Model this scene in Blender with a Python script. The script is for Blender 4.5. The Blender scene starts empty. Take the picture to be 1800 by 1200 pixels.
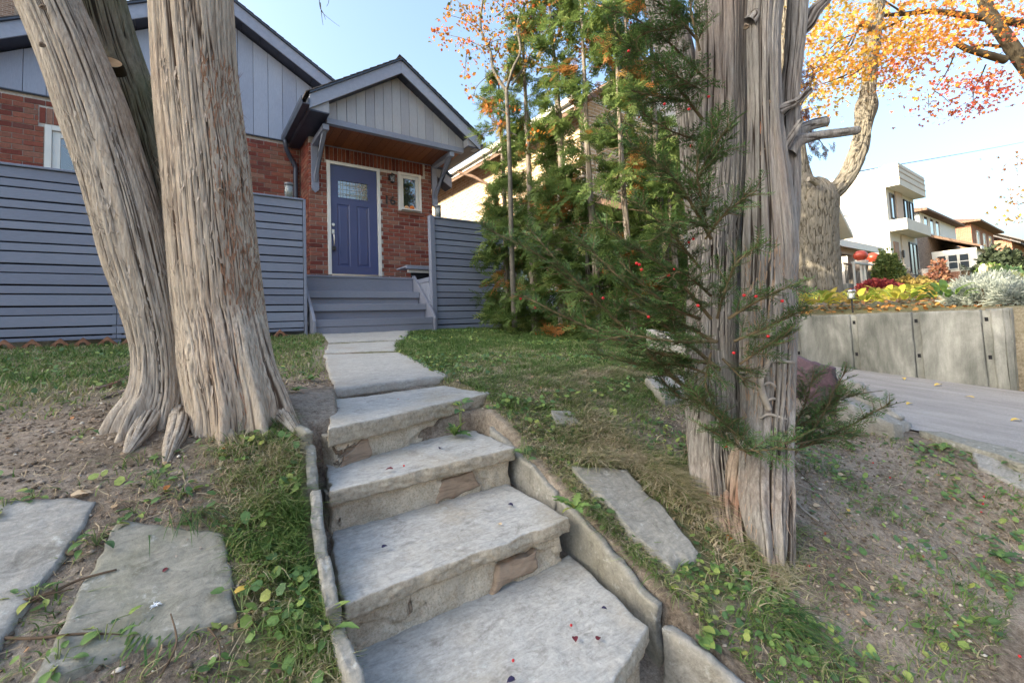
import bpy, math, random
import numpy as np
from mathutils import Vector, Matrix
random.seed(7); RNG=np.random.default_rng(11)
S=bpy.context.scene; COL=S.collection
# ---------------------------------------------------------------- camera
CX=np.array([1085.,-2.,-793.]); CX/=np.linalg.norm(CX)
CY=np.array([-580.,-71.,-793.]); CY-=CX*CX.dot(CY); CY/=np.linalg.norm(CY)
CZ=np.cross(CX,CY)
cam=bpy.data.cameras.new('camera'); co=bpy.data.objects.new('camera',cam); COL.objects.link(co)
co.matrix_world=Matrix(((CX[0],CX[1],CX[2],0),(CY[0],CY[1],CY[2],0),(CZ[0],CZ[1],CZ[2],0),(0,0,0,1)))
cam.sensor_width=36; cam.lens=15.86; cam.shift_y=-76/1800; cam.clip_start=.05; cam.clip_end=2000
S.camera=co
# ---------------------------------------------------------------- light
SUN=np.array([-.965,.26,0]); SUN/=np.linalg.norm(SUN); ELEV=math.radians(25)
W=bpy.data.worlds.new('World'); S.world=W; W.use_nodes=True
wn=W.node_tree.nodes; wl=W.node_tree.links
bg=wn['Background']; bg.inputs[1].default_value=.15
sky=wn.new('ShaderNodeTexSky'); sky.sky_type='NISHITA'; sky.sun_disc=False
sky.sun_elevation=ELEV; sky.sun_rotation=math.atan2(SUN[0],SUN[1])
sky.air_density=1.0; sky.dust_density=6.5; sky.ozone_density=3.0
wl.new(sky.outputs[0],bg.inputs[0])
sd=bpy.data.lights.new('sun','SUN'); sd.energy=2.6; sd.angle=math.radians(.55); sd.color=(1,.86,.68)
so=bpy.data.objects.new('sun',sd); COL.objects.link(so)
dv=Vector((SUN[0]*math.cos(ELEV),SUN[1]*math.cos(ELEV),math.sin(ELEV)))
so.rotation_euler=dv.to_track_quat('Z','Y').to_euler(); so.location=dv*50
S.view_settings.view_transform='Standard'; S.view_settings.look='None'
S.view_settings.exposure=2.15; S.view_settings.use_white_balance=True; S.view_settings.white_balance_temperature=7000; S.view_settings.white_balance_tint=4; S.view_settings.gamma=1; S.view_settings.use_curve_mapping=False
S.render.engine='CYCLES'
S.cycles.max_bounces=8; S.cycles.transparent_max_bounces=8
# ---------------------------------------------------------------- geometry helpers
def ray(u,v):
    c=np.array([u-900.,524.-v,-793.]); return np.array([c.dot(CX),c.dot(CY),c.dot(CZ)])
def aY(u,v,y): r=ray(u,v); return r*(y/r[1])
def aX(u,v,x): r=ray(u,v); return r*(x/r[0])
def aZ(u,v,z): r=ray(u,v); return r*(z/r[2])
def aD(u,v,d): return ray(u,v)*(d/793.)
_T=RNG.random((32,32,32))*2-1
def vnoise(x,y,z):
    x,y,z=np.broadcast_arrays(np.asarray(x,float),np.asarray(y,float),np.asarray(z,float))
    xi=np.floor(x).astype(int);yi=np.floor(y).astype(int);zi=np.floor(z).astype(int)
    fx=x-xi;fy=y-yi;fz=z-zi
    fx=fx*fx*(3-2*fx);fy=fy*fy*(3-2*fy);fz=fz*fz*(3-2*fz)
    r=0
    for a in (0,1):
        wa=fx if a else 1-fx
        for b in (0,1):
            wb=fy if b else 1-fy
            for c in (0,1):
                wc=fz if c else 1-fz
                r=r+wa*wb*wc*_T[(xi+a)%32,(yi+b)%32,(zi+c)%32]
    return r
def fbm(x,y,z,o=4,g=.5):
    r=0;a=1.;t=0
    for i in range(o):
        k=2.03**i
        r=r+a*vnoise(x*k+i*7.3,y*k+i*3.1,z*k+i*5.7); t+=a; a*=g
    return r/t
def sst(a,b,x):
    t=np.clip((x-a)/(b-a),0,1); return t*t*(3-2*t)
def mesh(name,V,F,attrs=None,smooth=False):
    """V (n,3), F list of arrays (m,k) or list of tuples"""
    me=bpy.data.meshes.new(name)
    V=np.asarray(V,dtype=np.float32)
    if isinstance(F,np.ndarray): F=[F]
    if len(F) and isinstance(F[0],np.ndarray):
        me.vertices.add(len(V)); me.vertices.foreach_set('co',V.ravel())
        idx=np.concatenate([f.ravel() for f in F]).astype(np.int32)
        tot=np.concatenate([np.full(len(f),f.shape[1]) for f in F]).astype(np.int32)
        st=np.concatenate([[0],np.cumsum(tot)[:-1]]).astype(np.int32)
        me.loops.add(len(idx)); me.loops.foreach_set('vertex_index',idx)
        me.polygons.add(len(tot)); me.polygons.foreach_set('loop_start',st)
        me.polygons.foreach_set('loop_total',tot)
        me.update(calc_edges=True)
    else:
        me.from_pydata([tuple(map(float,v)) for v in V],[],[tuple(map(int,f)) for f in F]); me.update()
    if smooth: me.polygons.foreach_set('use_smooth',np.ones(len(me.polygons),dtype=bool))
    if attrs:
        for k,a in attrs.items():
            t=me.attributes.new(k,'FLOAT','POINT'); t.data.foreach_set('value',np.asarray(a,dtype=np.float32))
    return me
def tag(o,label=None,cat=None,group=None,kind=None):
    if label: o['label']=label
    if cat: o['category']=cat
    if group: o['group']=group
    if kind: o['kind']=kind
    return o
def O(name,me,m=None,parent=None,label=None,cat=None,group=None,kind=None,M=None):
    if m is not None and len(me.materials)==0: me.materials.append(m)
    o=bpy.data.objects.new(name,me); COL.objects.link(o)
    if M is not None: o.matrix_basis=M
    if parent is not None:
        o.parent=parent; o.matrix_parent_inverse=parent.matrix_basis.inverted()
    return tag(o,label,cat,group,kind)
def E(name,loc,label,cat,group=None,kind=None,parent=None):
    o=bpy.data.objects.new(name,None); COL.objects.link(o); o.location=tuple(map(float,loc)); o.empty_display_size=.1
    o.matrix_basis=Matrix.Translation(Vector(tuple(map(float,loc))))
    if parent is not None: o.parent=parent; o.matrix_parent_inverse=parent.matrix_basis.inverted()
    return tag(o,label,cat,group,kind)
def copytree(src,M,label=None,extra=None):
    """copy a thing with its parts and sub-parts; M is applied in front"""
    def rec(o,par):
        c=o.copy(); COL.objects.link(c); c.matrix_basis=M@o.matrix_basis
        if par is not None: c.parent=par; c.matrix_parent_inverse=par.matrix_basis.inverted()
        for ch in [k for k in ALLK.get(o.name,[])]: rec(ch,c)
        return c
    global ALLK
    ALLK={}
    for k in bpy.data.objects:
        if k.parent: ALLK.setdefault(k.parent.name,[]).append(k)
    r=rec(src,None)
    if label: r['label']=label
    return r
BF=np.array([[0,3,2,1],[4,5,6,7],[0,1,5,4],[1,2,6,5],[2,3,7,6],[3,0,4,7]])
def boxV(a,b):
    x0,y0,z0=a;x1,y1,z1=b
    return np.array([[x0,y0,z0],[x1,y0,z0],[x1,y1,z0],[x0,y1,z0],[x0,y0,z1],[x1,y0,z1],[x1,y1,z1],[x0,y1,z1]],float)
def bevel_me(me,w,seg=1):
    import bmesh
    bm=bmesh.new(); bm.from_mesh(me)
    bmesh.ops.bevel(bm,geom=bm.edges[:],offset=w,segments=seg,affect='EDGES',profile=.6)
    bm.to_mesh(me); bm.free(); return me
def box(name,a,b,m,parent=None,bev=.003,**k):
    a=np.minimum(a,b).astype(float);b2=np.maximum(a,np.asarray(b,float))
    me=mesh(name,boxV(a,b2),[tuple(f) for f in BF])
    if bev: bevel_me(me,min(bev,.4*float(np.min(b2-a))))
    return O(name,me,m,parent,**k)
def prism(name,poly,axis,a,b,m,parent=None,bev=0,**k):
    """poly 2D points in the plane normal to axis ('x','y','z'), extruded a..b"""
    n=len(poly);V=[]
    for t in (a,b):
        for p,q in poly:
            V.append({'x':(t,p,q),'y':(p,t,q),'z':(p,q,t)}[axis])
    F=[tuple(range(n))[::-1],tuple(range(n,2*n))]+[(i,(i+1)%n,n+(i+1)%n,n+i) for i in range(n)]
    me=mesh(name,V,F)
    import bmesh
    bm=bmesh.new();bm.from_mesh(me);bmesh.ops.recalc_face_normals(bm,faces=bm.faces)
    if bev: bmesh.ops.bevel(bm,geom=bm.edges[:],offset=bev,segments=1,affect='EDGES')
    bm.to_mesh(me);bm.free()
    return O(name,me,m,parent,**k)
class MB:
    def __init__(s): s.V=[];s.F=[];s.n=0
    def add(s,V,F):
        V=np.asarray(V,float); s.V.append(V)
        for f in F: s.F.append(tuple(int(i)+s.n for i in f))
        s.n+=len(V)
    def box(s,a,b): s.add(boxV(a,b),BF)
    def tube(s,P,R,seg=8,cap=True):
        V,F=tubeVF(P,R,seg,cap); s.add(V,F)
    def build(s,name,m,parent=None,smooth=False,**k):
        return O(name,mesh(name,np.concatenate(s.V),s.F,smooth=smooth),m,parent,**k)
def frames(P):
    P=np.asarray(P,float); T=np.gradient(P,axis=0); T/=np.linalg.norm(T,axis=1)[:,None]+1e-9
    up=np.array([0,0,1.]) if abs(T[0][2])<.8 else np.array([1.,0,0])
    A=np.cross(T[0],up);A/=np.linalg.norm(A); As=[A]
    for i in range(1,len(P)):
        A=As[-1]-T[i]*T[i].dot(As[-1]); A/=np.linalg.norm(A)+1e-9; As.append(A)
    A=np.array(As); B=np.cross(T,A); return T,A,B
def tubeVF(P,R,seg=8,cap=True):
    P=np.asarray(P,float); R=np.broadcast_to(np.asarray(R,float),(len(P),))
    T,A,B=frames(P); th=np.arange(seg)*2*np.pi/seg
    V=(P[:,None]+R[:,None,None]*(np.cos(th)[None,:,None]*A[:,None]+np.sin(th)[None,:,None]*B[:,None])).reshape(-1,3)
    n=len(P);F=[]
    for i in range(n-1):
        for j in range(seg):
            k=(j+1)%seg; F.append((i*seg+j,i*seg+k,(i+1)*seg+k,(i+1)*seg+j))
    if cap: F.append(tuple(range(seg))[::-1]); F.append(tuple((n-1)*seg+j for j in range(seg)))
    return V,F
def cyl(name,c,r,z0,z1,m,parent=None,seg=24,prof=None,**k):
    """lathe about z through c; prof = [(r,z)...]"""
    prof=prof or [(r,z0),(r,z1)]
    V=[];F=[]
    for (rr,z) in prof:
        for j in range(seg):
            t=2*math.pi*j/seg; V.append((c[0]+rr*math.cos(t),c[1]+rr*math.sin(t),z))
    for i in range(len(prof)-1):
        for j in range(seg):
            q=(j+1)%seg; F.append((i*seg+j,i*seg+q,(i+1)*seg+q,(i+1)*seg+j))
    F.append(tuple(range(seg))[::-1]); F.append(tuple((len(prof)-1)*seg+j for j in range(seg)))
    return O(name,mesh(name,V,F,smooth=seg>12),m,parent,**k)
def smoothpath(P,n):
    P=np.asarray(P,float); d=np.concatenate([[0],np.cumsum(np.linalg.norm(np.diff(P[:,:3],axis=0),axis=1))])
    t=np.linspace(0,d[-1],n); out=[]
    m=len(P)
    # catmull-rom
    for s in t:
        i=min(max(np.searchsorted(d,s)-1,0),m-2); f=(s-d[i])/(d[i+1]-d[i]+1e-9)
        p0=P[max(i-1,0)];p1=P[i];p2=P[i+1];p3=P[min(i+2,m-1)]
        out.append(.5*((2*p1)+(-p0+p2)*f+(2*p0-5*p1+4*p2-p3)*f*f+(-p0+3*p1-3*p2+p3)*f**3))
    return np.array(out)
# ---------------------------------------------------------------- material helpers
class NT:
    def __init__(s,name,rough=.8,spec=.3):
        s.m=bpy.data.materials.new(name); s.m.use_nodes=True; s.t=s.m.node_tree; s.n=s.t.nodes; s.l=s.t.links
        s.b=s.n['Principled BSDF']; s.b.inputs['Roughness'].default_value=rough
        s.b.inputs['Specular IOR Level'].default_value=spec
        s.tc=s.n.new('ShaderNodeTexCoord')
    def set(s,sock,v):
        if hasattr(v,'is_output') or isinstance(v,bpy.types.NodeSocket): s.l.new(v,sock)
        elif isinstance(v,(tuple,list)): sock.default_value=(*v,1) if len(v)==3 and sock.type=='RGBA' else v
        else: sock.default_value=v
    def map(s,sc=(1,1,1),rot=(0,0,0),co='Object',vec=None):
        n=s.n.new('ShaderNodeMapping'); n.inputs['Scale'].default_value=sc; n.inputs['Rotation'].default_value=rot
        s.l.new(vec if vec is not None else s.tc.outputs[co],n.inputs[0]); return n.outputs[0]
    def noise(s,scale=5,det=4,rough=.55,vec=None,dist=0):
        n=s.n.new('ShaderNodeTexNoise'); n.inputs['Scale'].default_value=scale; n.inputs['Detail'].default_value=det
        n.inputs['Roughness'].default_value=rough; n.inputs['Distortion'].default_value=dist
        s.l.new(vec if vec is not None else s.tc.outputs['Object'],n.inputs[0]); return n.outputs[0]
    def vor(s,scale=5,vec=None,feat='F1',out=0):
        n=s.n.new('ShaderNodeTexVoronoi'); n.feature=feat; n.inputs['Scale'].default_value=scale
        s.l.new(vec if vec is not None else s.tc.outputs['Object'],n.inputs[0]); return n.outputs[out]
    def ramp(s,f,st):
        n=s.n.new('ShaderNodeValToRGB'); e=n.color_ramp.elements
        while len(e)<len(st): e.new(.5)
        for i,(p,c) in enumerate(st):
            e[i].position=p; e[i].color=(*c,1) if isinstance(c,(tuple,list)) else (c,c,c,1)
        s.set(n.inputs[0],f); return n.outputs[0]
    def mix(s,f,a,b,mode='MIX'):
        n=s.n.new('ShaderNodeMix'); n.data_type='RGBA'; n.blend_type=mode
        s.set(n.inputs[0],f); s.set(n.inputs[6],a); s.set(n.inputs[7],b); return n.outputs[2]
    def math(s,op,a,b=0.,c=0.):
        n=s.n.new('ShaderNodeMath'); n.operation=op; s.set(n.inputs[0],a); s.set(n.inputs[1],b); s.set(n.inputs[2],c); return n.outputs[0]
    def attr(s,name):
        n=s.n.new('ShaderNodeAttribute'); n.attribute_name=name; return n.outputs['Fac']
    def nz(s):
        g=s.n.new('ShaderNodeNewGeometry'); q=s.n.new('ShaderNodeSeparateXYZ'); s.l.new(g.outputs['Normal'],q.inputs[0]); return q.outputs[2]
    def rnd(s): return s.n.new('ShaderNodeObjectInfo').outputs['Random']
    def isl(s): return s.n.new('ShaderNodeNewGeometry').outputs['Random Per Island']
    def bump(s,h,st=.3,d=.01):
        n=s.n.new('ShaderNodeBump'); n.inputs['Strength'].default_value=st; n.inputs['Distance'].default_value=d
        s.set(n.inputs['Height'],h); s.l.new(n.outputs[0],s.b.inputs['Normal']); return n
    def col(s,c): s.set(s.b.inputs['Base Color'],c)
    def inp(s,k,v): s.set(s.b.inputs[k],v)
def flat(name,c,rough=.6,spec=.3,metal=0,var=.08,sc=6,bump=0,bs=60):
    k=NT(name,rough,spec); n=k.noise(sc,5)
    lo=tuple(x*(1-var) for x in c); hi=tuple(min(1,x*(1+var)) for x in c)
    k.col(k.ramp(n,[(.3,lo),(.7,hi)])); k.inp('Metallic',metal)
    if bump: k.bump(k.noise(bs,4),bump,.005)
    return k.m
def leafmat(name,stops,trans=.35,rough=.5,src='isl',spec=.3,noise=True):
    """foliage: colour by island, some light comes through"""
    k=NT(name,rough,spec)
    f=k.isl() if src=='isl' else (k.rnd() if src=='rnd' else k.attr(src))
    c=k.ramp(f,stops)
    if noise: c=k.mix(.25,c,k.ramp(k.noise(3,2),[(.35,(.5,.5,.5)),(.65,(1.2,1.2,1.2))]),'MULTIPLY')
    k.col(c)
    tr=k.n.new('ShaderNodeBsdfTranslucent'); k.l.new(c,tr.inputs[0])
    mx=k.n.new('ShaderNodeMixShader'); mx.inputs[0].default_value=trans
    out=k.n['Material Output']; k.l.new(k.b.outputs[0],mx.inputs[1]); k.l.new(tr.outputs[0],mx.inputs[2]); k.l.new(mx.outputs[0],out.inputs[0])
    return k.m
# painted wood of house, fence, stairs
def paint(name,c,rough=.45,grain=(1,1,12),knots=False):
    k=NT(name,rough,.35)
    g=k.noise(14,6,.6,k.map(grain)); big=k.noise(1.3,3)
    cc=k.mix(k.ramp(g,[(.3,0),(.75,1)]),tuple(x*.88 for x in c),tuple(x*1.08 for x in c))
    cc=k.mix(.5,cc,k.ramp(big,[(.3,(.86,.86,.88)),(.7,(1.08,1.08,1.08))]),'MULTIPLY')
    r=k.rnd(); cc=k.mix(1,cc,k.ramp(r,[(0,(.88,.88,.90)),(1,(1.10,1.10,1.08))]),'MULTIPLY')
    dirt=k.noise(26,6,.7); cc=k.mix(k.ramp(dirt,[(.66,0),(.8,.45)]),cc,tuple(x*.55+.02 for x in c))
    sc_=k.noise(5,7,.75,k.map(grain),.8); cc=k.mix(k.ramp(sc_,[(.63,0),(.72,.5)]),cc,tuple(min(1,x*1.5+.04) for x in c))
    k.col(cc); k.bump(g,.16,.004); return k.m
M={}
M['fence']=paint('fence_paint',(.215,.24,.31),grain=(1.2,8,9))
M['stair']=paint('stair_paint',(.225,.24,.295),grain=(1.5,9,9))
M['siding']=paint('siding_paint',(.33,.36,.44),grain=(12,12,1))
M['gable']=paint('gable_paint',(.36,.365,.39),grain=(12,12,1))
M['trim']=paint('trim_paint',(.25,.275,.345),rough=.4,grain=(2,2,2))
M['fascia']=paint('fascia_metal',(.30,.325,.40),rough=.35,grain=(1,1,1))
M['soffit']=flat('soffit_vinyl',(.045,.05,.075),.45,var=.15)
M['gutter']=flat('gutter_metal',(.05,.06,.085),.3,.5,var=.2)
M['black']=flat('black_metal',(.015,.015,.017),.4,.5)
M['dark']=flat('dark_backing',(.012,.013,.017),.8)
M['white']=flat('white_vinyl',(.72,.71,.66),.35,.4,var=.04)
M['door']=flat('door_paint',(.065,.082,.185),.35,.4,var=.05,sc=3)
M['nickel']=flat('brushed_nickel',(.55,.53,.5),.3,.5,metal=1)
M['pumpkin']=flat('pumpkin_skin',(.75,.2,.03),.45,.4,var=.15)
k=NT('cedar_soffit_boards',.45,.4); g=k.noise(9,6,.6,k.map((22,1.5,22)))
c=k.ramp(g,[(.25,(.12,.035,.012)),(.6,(.30,.10,.035)),(.8,(.42,.17,.06))])
k.col(k.mix(.6,c,k.ramp(k.rnd(),[(0,(.6,.6,.6)),(1,(1.25,1.25,1.2))]),'MULTIPLY')); M['cedar']=k.m
# bricks
def brickmat(name,stops,streak=True):
    k=NT(name,.85,.2)
    f=k.math('FRACT',k.math('ADD',k.rnd(),k.isl()))
    c=k.ramp(f,stops)
    n=k.noise(30,6,.7,k.map((1,1,1))); v=k.noise(50,3,.6,k.map((3,3,.25)))
    c=k.mix(.7,c,k.ramp(n,[(.3,(.62,.6,.6)),(.7,(1.25,1.22,1.2))]),'MULTIPLY')
    c=k.mix(.35,c,k.ramp(v,[(.4,(.5,.5,.5)),(.6,(1.15,1.15,1.15))]),'MULTIPLY')
    c=k.mix(k.ramp(k.noise(4,6,.7),[(.62,0),(.8,.4)]),c,(.42,.36,.30))
    k.col(c); k.bump(v,.5,.004); return k.m
BR=[(0,(.16,.045,.035)),(.2,(.25,.07,.05)),(.4,(.32,.125,.085)),(.55,(.16,.05,.042)),(.7,(.33,.18,.13)),(.85,(.27,.085,.055)),(1,(.24,.13,.095))]
M['brick']=brickmat('red_brick',BR)
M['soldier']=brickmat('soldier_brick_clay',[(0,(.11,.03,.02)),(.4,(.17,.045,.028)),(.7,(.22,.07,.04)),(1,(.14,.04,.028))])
k=NT('mortar',.95,.1); k.col(k.ramp(k.noise(40,5),[(.3,(.40,.37,.34)),(.7,(.58,.55,.50))])); k.bump(k.noise(120,4),.4,.004); M['mortar']=k.m
# window glass: a dark room behind a reflecting pane
def glassmat(name,tint=(.02,.025,.03),alpha=0):
    k=NT(name,.03,.9); k.col(tint); k.inp('Metallic',0); k.inp('Coat Weight',1.0); k.inp('Coat Roughness',.02); k.b.inputs['IOR'].default_value=1.9
    return k.m
M['glass']=glassmat('window_glass')
k=NT('pane_glass',.02,.5); k.inp('Transmission Weight',1.0); k.b.inputs['IOR'].default_value=1.5; k.col((.85,.95,.93)); M['pane']=k.m
k=NT('clear_glass',.05,.5); k.inp('Transmission Weight',.85); k.b.inputs['IOR'].default_value=1.3; k.col((.75,.82,.85)); M['jar']=k.m
# ================================================================ GROUND
def zdrive(y): return np.where(y>.0,-.82+.105*(np.minimum(y,7.5)-.86),-.91+.12*y)
def lerp(a,b,t): return a+(b-a)*t
def smin(a,b,k=.1):
    h=np.clip(.5+.5*(b-a)/k,0,1); return b*(1-h)+a*h-k*h*(1-h)
def xedge(y): return 4.0+.55*sst(1.9,3.2,y)
def hbase(x,y):
    yard=-.04-.078*(6.8-np.minimum(y,6.8))
    bank=-.4-.43*(2.2-y)
    h=smin(yard,bank,.12)
    h=np.maximum(h,-1.33-.17*(y<-3.05)*(y>-11))
    zd=zdrive(y)
    t=sst(2.9,4.0,x)*(1-sst(1.0,1.7,y)); h=h*(1-t)+(zd-.01)*t
    # driveway trench
    xe=xedge(y)
    f=sst(0,.07,x-xe)*(1-sst(6.56,6.6,x)); h=h*(1-f)+np.minimum(h,zd-.06)*f
    # neighbours' raised yards
    g=-.03+.047*(x-6.5); g=np.where(x>60,2.48+.015*(x-60),g)
    low=g-1.0+.0*x
    gg=low+(g-low)*sst(-1.2,.45,y)
    f=sst(6.56,6.6,x); h=h*(1-f)+gg*f
    return h
def leftedge(y): return .335+.09*sst(1.5,2.3,y)
def rightedge(y): return 1.285+.04*sst(1.3,2.0,y)
def hgt(x,y):
    x=np.asarray(x,float);y=np.asarray(y,float); h=hbase(x,y)
    h=h+.02*fbm(x*1.1,y*1.1,0,3)*(1-sst(9,20,y))
    h=h+.012*fbm(x*5,y*5,3,3)
    # carve under the stone steps
    ins=sst(0,.03,x-leftedge(y)-.02)*(1-sst(-.02,.015,x-rightedge(y)))*(1-sst(2.15,2.25,y))
    hs=-.66-.42*(2.1-y)
    h=h*(1-ins)+np.minimum(h,hs)*ins
    ins2=sst(0,.05,x-.52-.24*(y-2.0))*(1-sst(-.05,0,x-1.46))*sst(2.1,2.15,y)*(1-sst(2.7,2.9,y))
    h=h*(1-ins2)+np.minimum(h,-.47)*ins2
    # mounding round the trunks and the tuft beside the big slab
    h=h+.05*np.exp(-(((x-.18)/.45)**2+((y-2.62)/.35)**2))
    h=h+.03*np.exp(-(((x-1.84)/.10)**2+((y-1.32)/.35)**2))
    return h
def gcoords(a,b,fa,fb,fs,grow,mx):
    c=list(np.arange(fa,fb+1e-6,fs)); s=fs
    while c[-1]<b: s=min(s*grow,mx); c.append(c[-1]+s)
    s=fs
    while c[0]>a: s=min(s*grow,mx); c.insert(0,c[0]-s)
    return np.array(c)
gx=gcoords(-240,460,-1.0,3.3,.016,1.12,40); gx=np.unique(np.concatenate([gx,[3.9,3.95,4.0,4.04,4.08,4.15,4.3,4.5,4.56,4.63,4.75,6.3,6.5,6.555,6.605,6.7,6.9,7.1]])); gy=gcoords(-260,460,.25,2.75,.016,1.10,40)
GX,GY=np.meshgrid(gx,gy,indexing='ij'); H=hgt(GX,GY)
soil=sst(1.6,3.0,GY)
H=H+.006*fbm(GX*22,GY*22,9,3)*np.exp(-((GX-1)**2+(GY-1.5)**2)/8)
nx,ny=GX.shape
I=np.arange(nx*ny).reshape(nx,ny)
F=np.stack([I[:-1,:-1].ravel(),I[1:,:-1].ravel(),I[1:,1:].ravel(),I[:-1,1:].ravel()],1)
# lawn attribute 0 bare soil .. 1 thatch
def lawnmask(x,y):
    l=sst(1.35,1.75,x)*sst(1.75,2.5,y+.15*fbm(x*3,y*3,1,3))*(1-sst(0,.1,x-xedge(y)-.1))
    l=np.maximum(l,sst(1.3,1.5,x)*(1-sst(1.75,1.95,x))*sst(.75,1.0,y)*.9)
    l2=sst(3.2,4.3,y+.5*fbm(x*2,y*2,5,3))*(1-sst(-.1,.1,x-(.4+.24*(y-2))))
    l2=np.maximum(l2,sst(.02,.22,x+.06*fbm(x*6,y*6,2,2))*(1-sst(-.02,.02,x-leftedge(y)))*sst(.8,1.0,y)*(1-sst(2.3,2.6,y)))
    return np.clip(np.maximum(l,l2),0,1)
LM=lawnmask(GX,GY); LM=np.maximum(LM,sst(6.5,6.7,GX)*.9)
k=NT('soil',.95,.12)
n1=k.noise(2.5,5,.6); n2=k.noise(38,6,.75); n3=k.noise(170,4,.7); 
dry=k.ramp(n2,[(.28,(.13,.10,.078)),(.48,(.33,.272,.22)),(.72,(.47,.41,.345))])
dmp=k.ramp(n2,[(.30,(.07,.053,.04)),(.52,(.21,.168,.13)),(.75,(.36,.30,.24))])
c=k.mix(k.ramp(n1,[(.42,0),(.6,1)]),dmp,dry)
c=k.mix(k.ramp(k.vor(95),[(.0,.85),(.12,0)]),c,(.50,.46,.40))
c=k.mix(.55,c,k.ramp(n3,[(.35,(.45,.45,.45)),(.65,(1.3,1.3,1.3))]),'MULTIPLY')
th=k.ramp(k.noise(55,5,.7),[(.3,(.06,.065,.03)),(.5,(.15,.145,.07)),(.7,(.30,.265,.16))])
c=k.mix(k.attr('lawn'),c,th)
k.col(c); hh=k.math('ADD',k.math('MULTIPLY',n2,.6),k.math('MULTIPLY',n3,.35)); k.bump(hh,.9,.02); M['soil']=k.m
ground=O('ground',mesh('ground',np.stack([GX.ravel(),GY.ravel(),H.ravel()],1),F,{'lawn':LM.ravel()},smooth=True),M['soil'],kind='structure')
M['walk']=flat('sidewalk_concrete',(.38,.36,.33),.9,.15,var=.1,bump=.4,bs=80); M['road']=flat('street_asphalt',(.14,.135,.13),.9,.15,var=.15,bump=.5,bs=120)
sw=E('sidewalk',(0,-.9,-1.31),None,None,kind='structure')
for i in range(-12,14):
    x=i*1.5; box('paving_slab',(x+.01,-1.7,-1.45),(x+1.49,-.15,-1.305),M['walk'],sw,bev=.004)
box('road',(-200,-11,-1.6),(300,-3.2,-1.44),M['road'],None,bev=0,kind='structure')
box('kerb',(-200,-3.2,-1.6),(300,-3.05,-1.30),M['walk'],None,bev=0,kind='structure')
# crumbs of soil and small stones
def scatterlow(name,n,xr,yr,size,m,maskf,kind='stuff',flatn=.6):
    base=np.array([[1,0,0],[-1,0,0],[0,1,0],[0,-1,0],[0,0,1],[0,0,-1]],float)
    fc=np.array([[0,2,4],[2,1,4],[1,3,4],[3,0,4],[2,0,5],[1,2,5],[3,1,5],[0,3,5]])
    x=RNG.uniform(*xr,n*3);y=RNG.uniform(*yr,n*3); keep=RNG.random(n*3)<maskf(x,y); x=x[keep][:n];y=y[keep][:n]; n=len(x)
    s=size[0]+(size[1]-size[0])*RNG.random(n)**3
    V=base[None]*(s[:,None,None]*RNG.uniform(.5,1.3,(n,6,1))); V[:,:,2]*=flatn
    a=RNG.random(n)*6.28; ca,sa=np.cos(a)[:,None],np.sin(a)[:,None]
    X=V[:,:,0]*ca-V[:,:,1]*sa; Y=V[:,:,0]*sa+V[:,:,1]*ca
    V=np.stack([X+x[:,None],Y+y[:,None],V[:,:,2]+hgt(x,y)[:,None]+.2*s[:,None]],2).reshape(-1,3)
    F=(fc[None]+6*np.arange(n)[:,None,None]).reshape(-1,3)
    return O(name,mesh(name,V,F),m,kind=kind)
k=NT('crumb',.95,.1); k.col(k.ramp(k.isl(),[(0,(.10,.078,.058)),(.6,(.28,.225,.18)),(.97,(.42,.36,.30)),(1,(.6,.58,.53))])); M['crumb']=k.m
def nosteps(x,y): return 1-((x>leftedge(y)-.02)&(x<rightedge(y)+.05)&(y<2.9))*1.
scatterlow('soil_crumbs',26000,(-.95,3.6),(.35,3.2),(.0015,.013),M['crumb'],lambda x,y:(1-.7*lawnmask(x,y))*nosteps(x,y))
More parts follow.
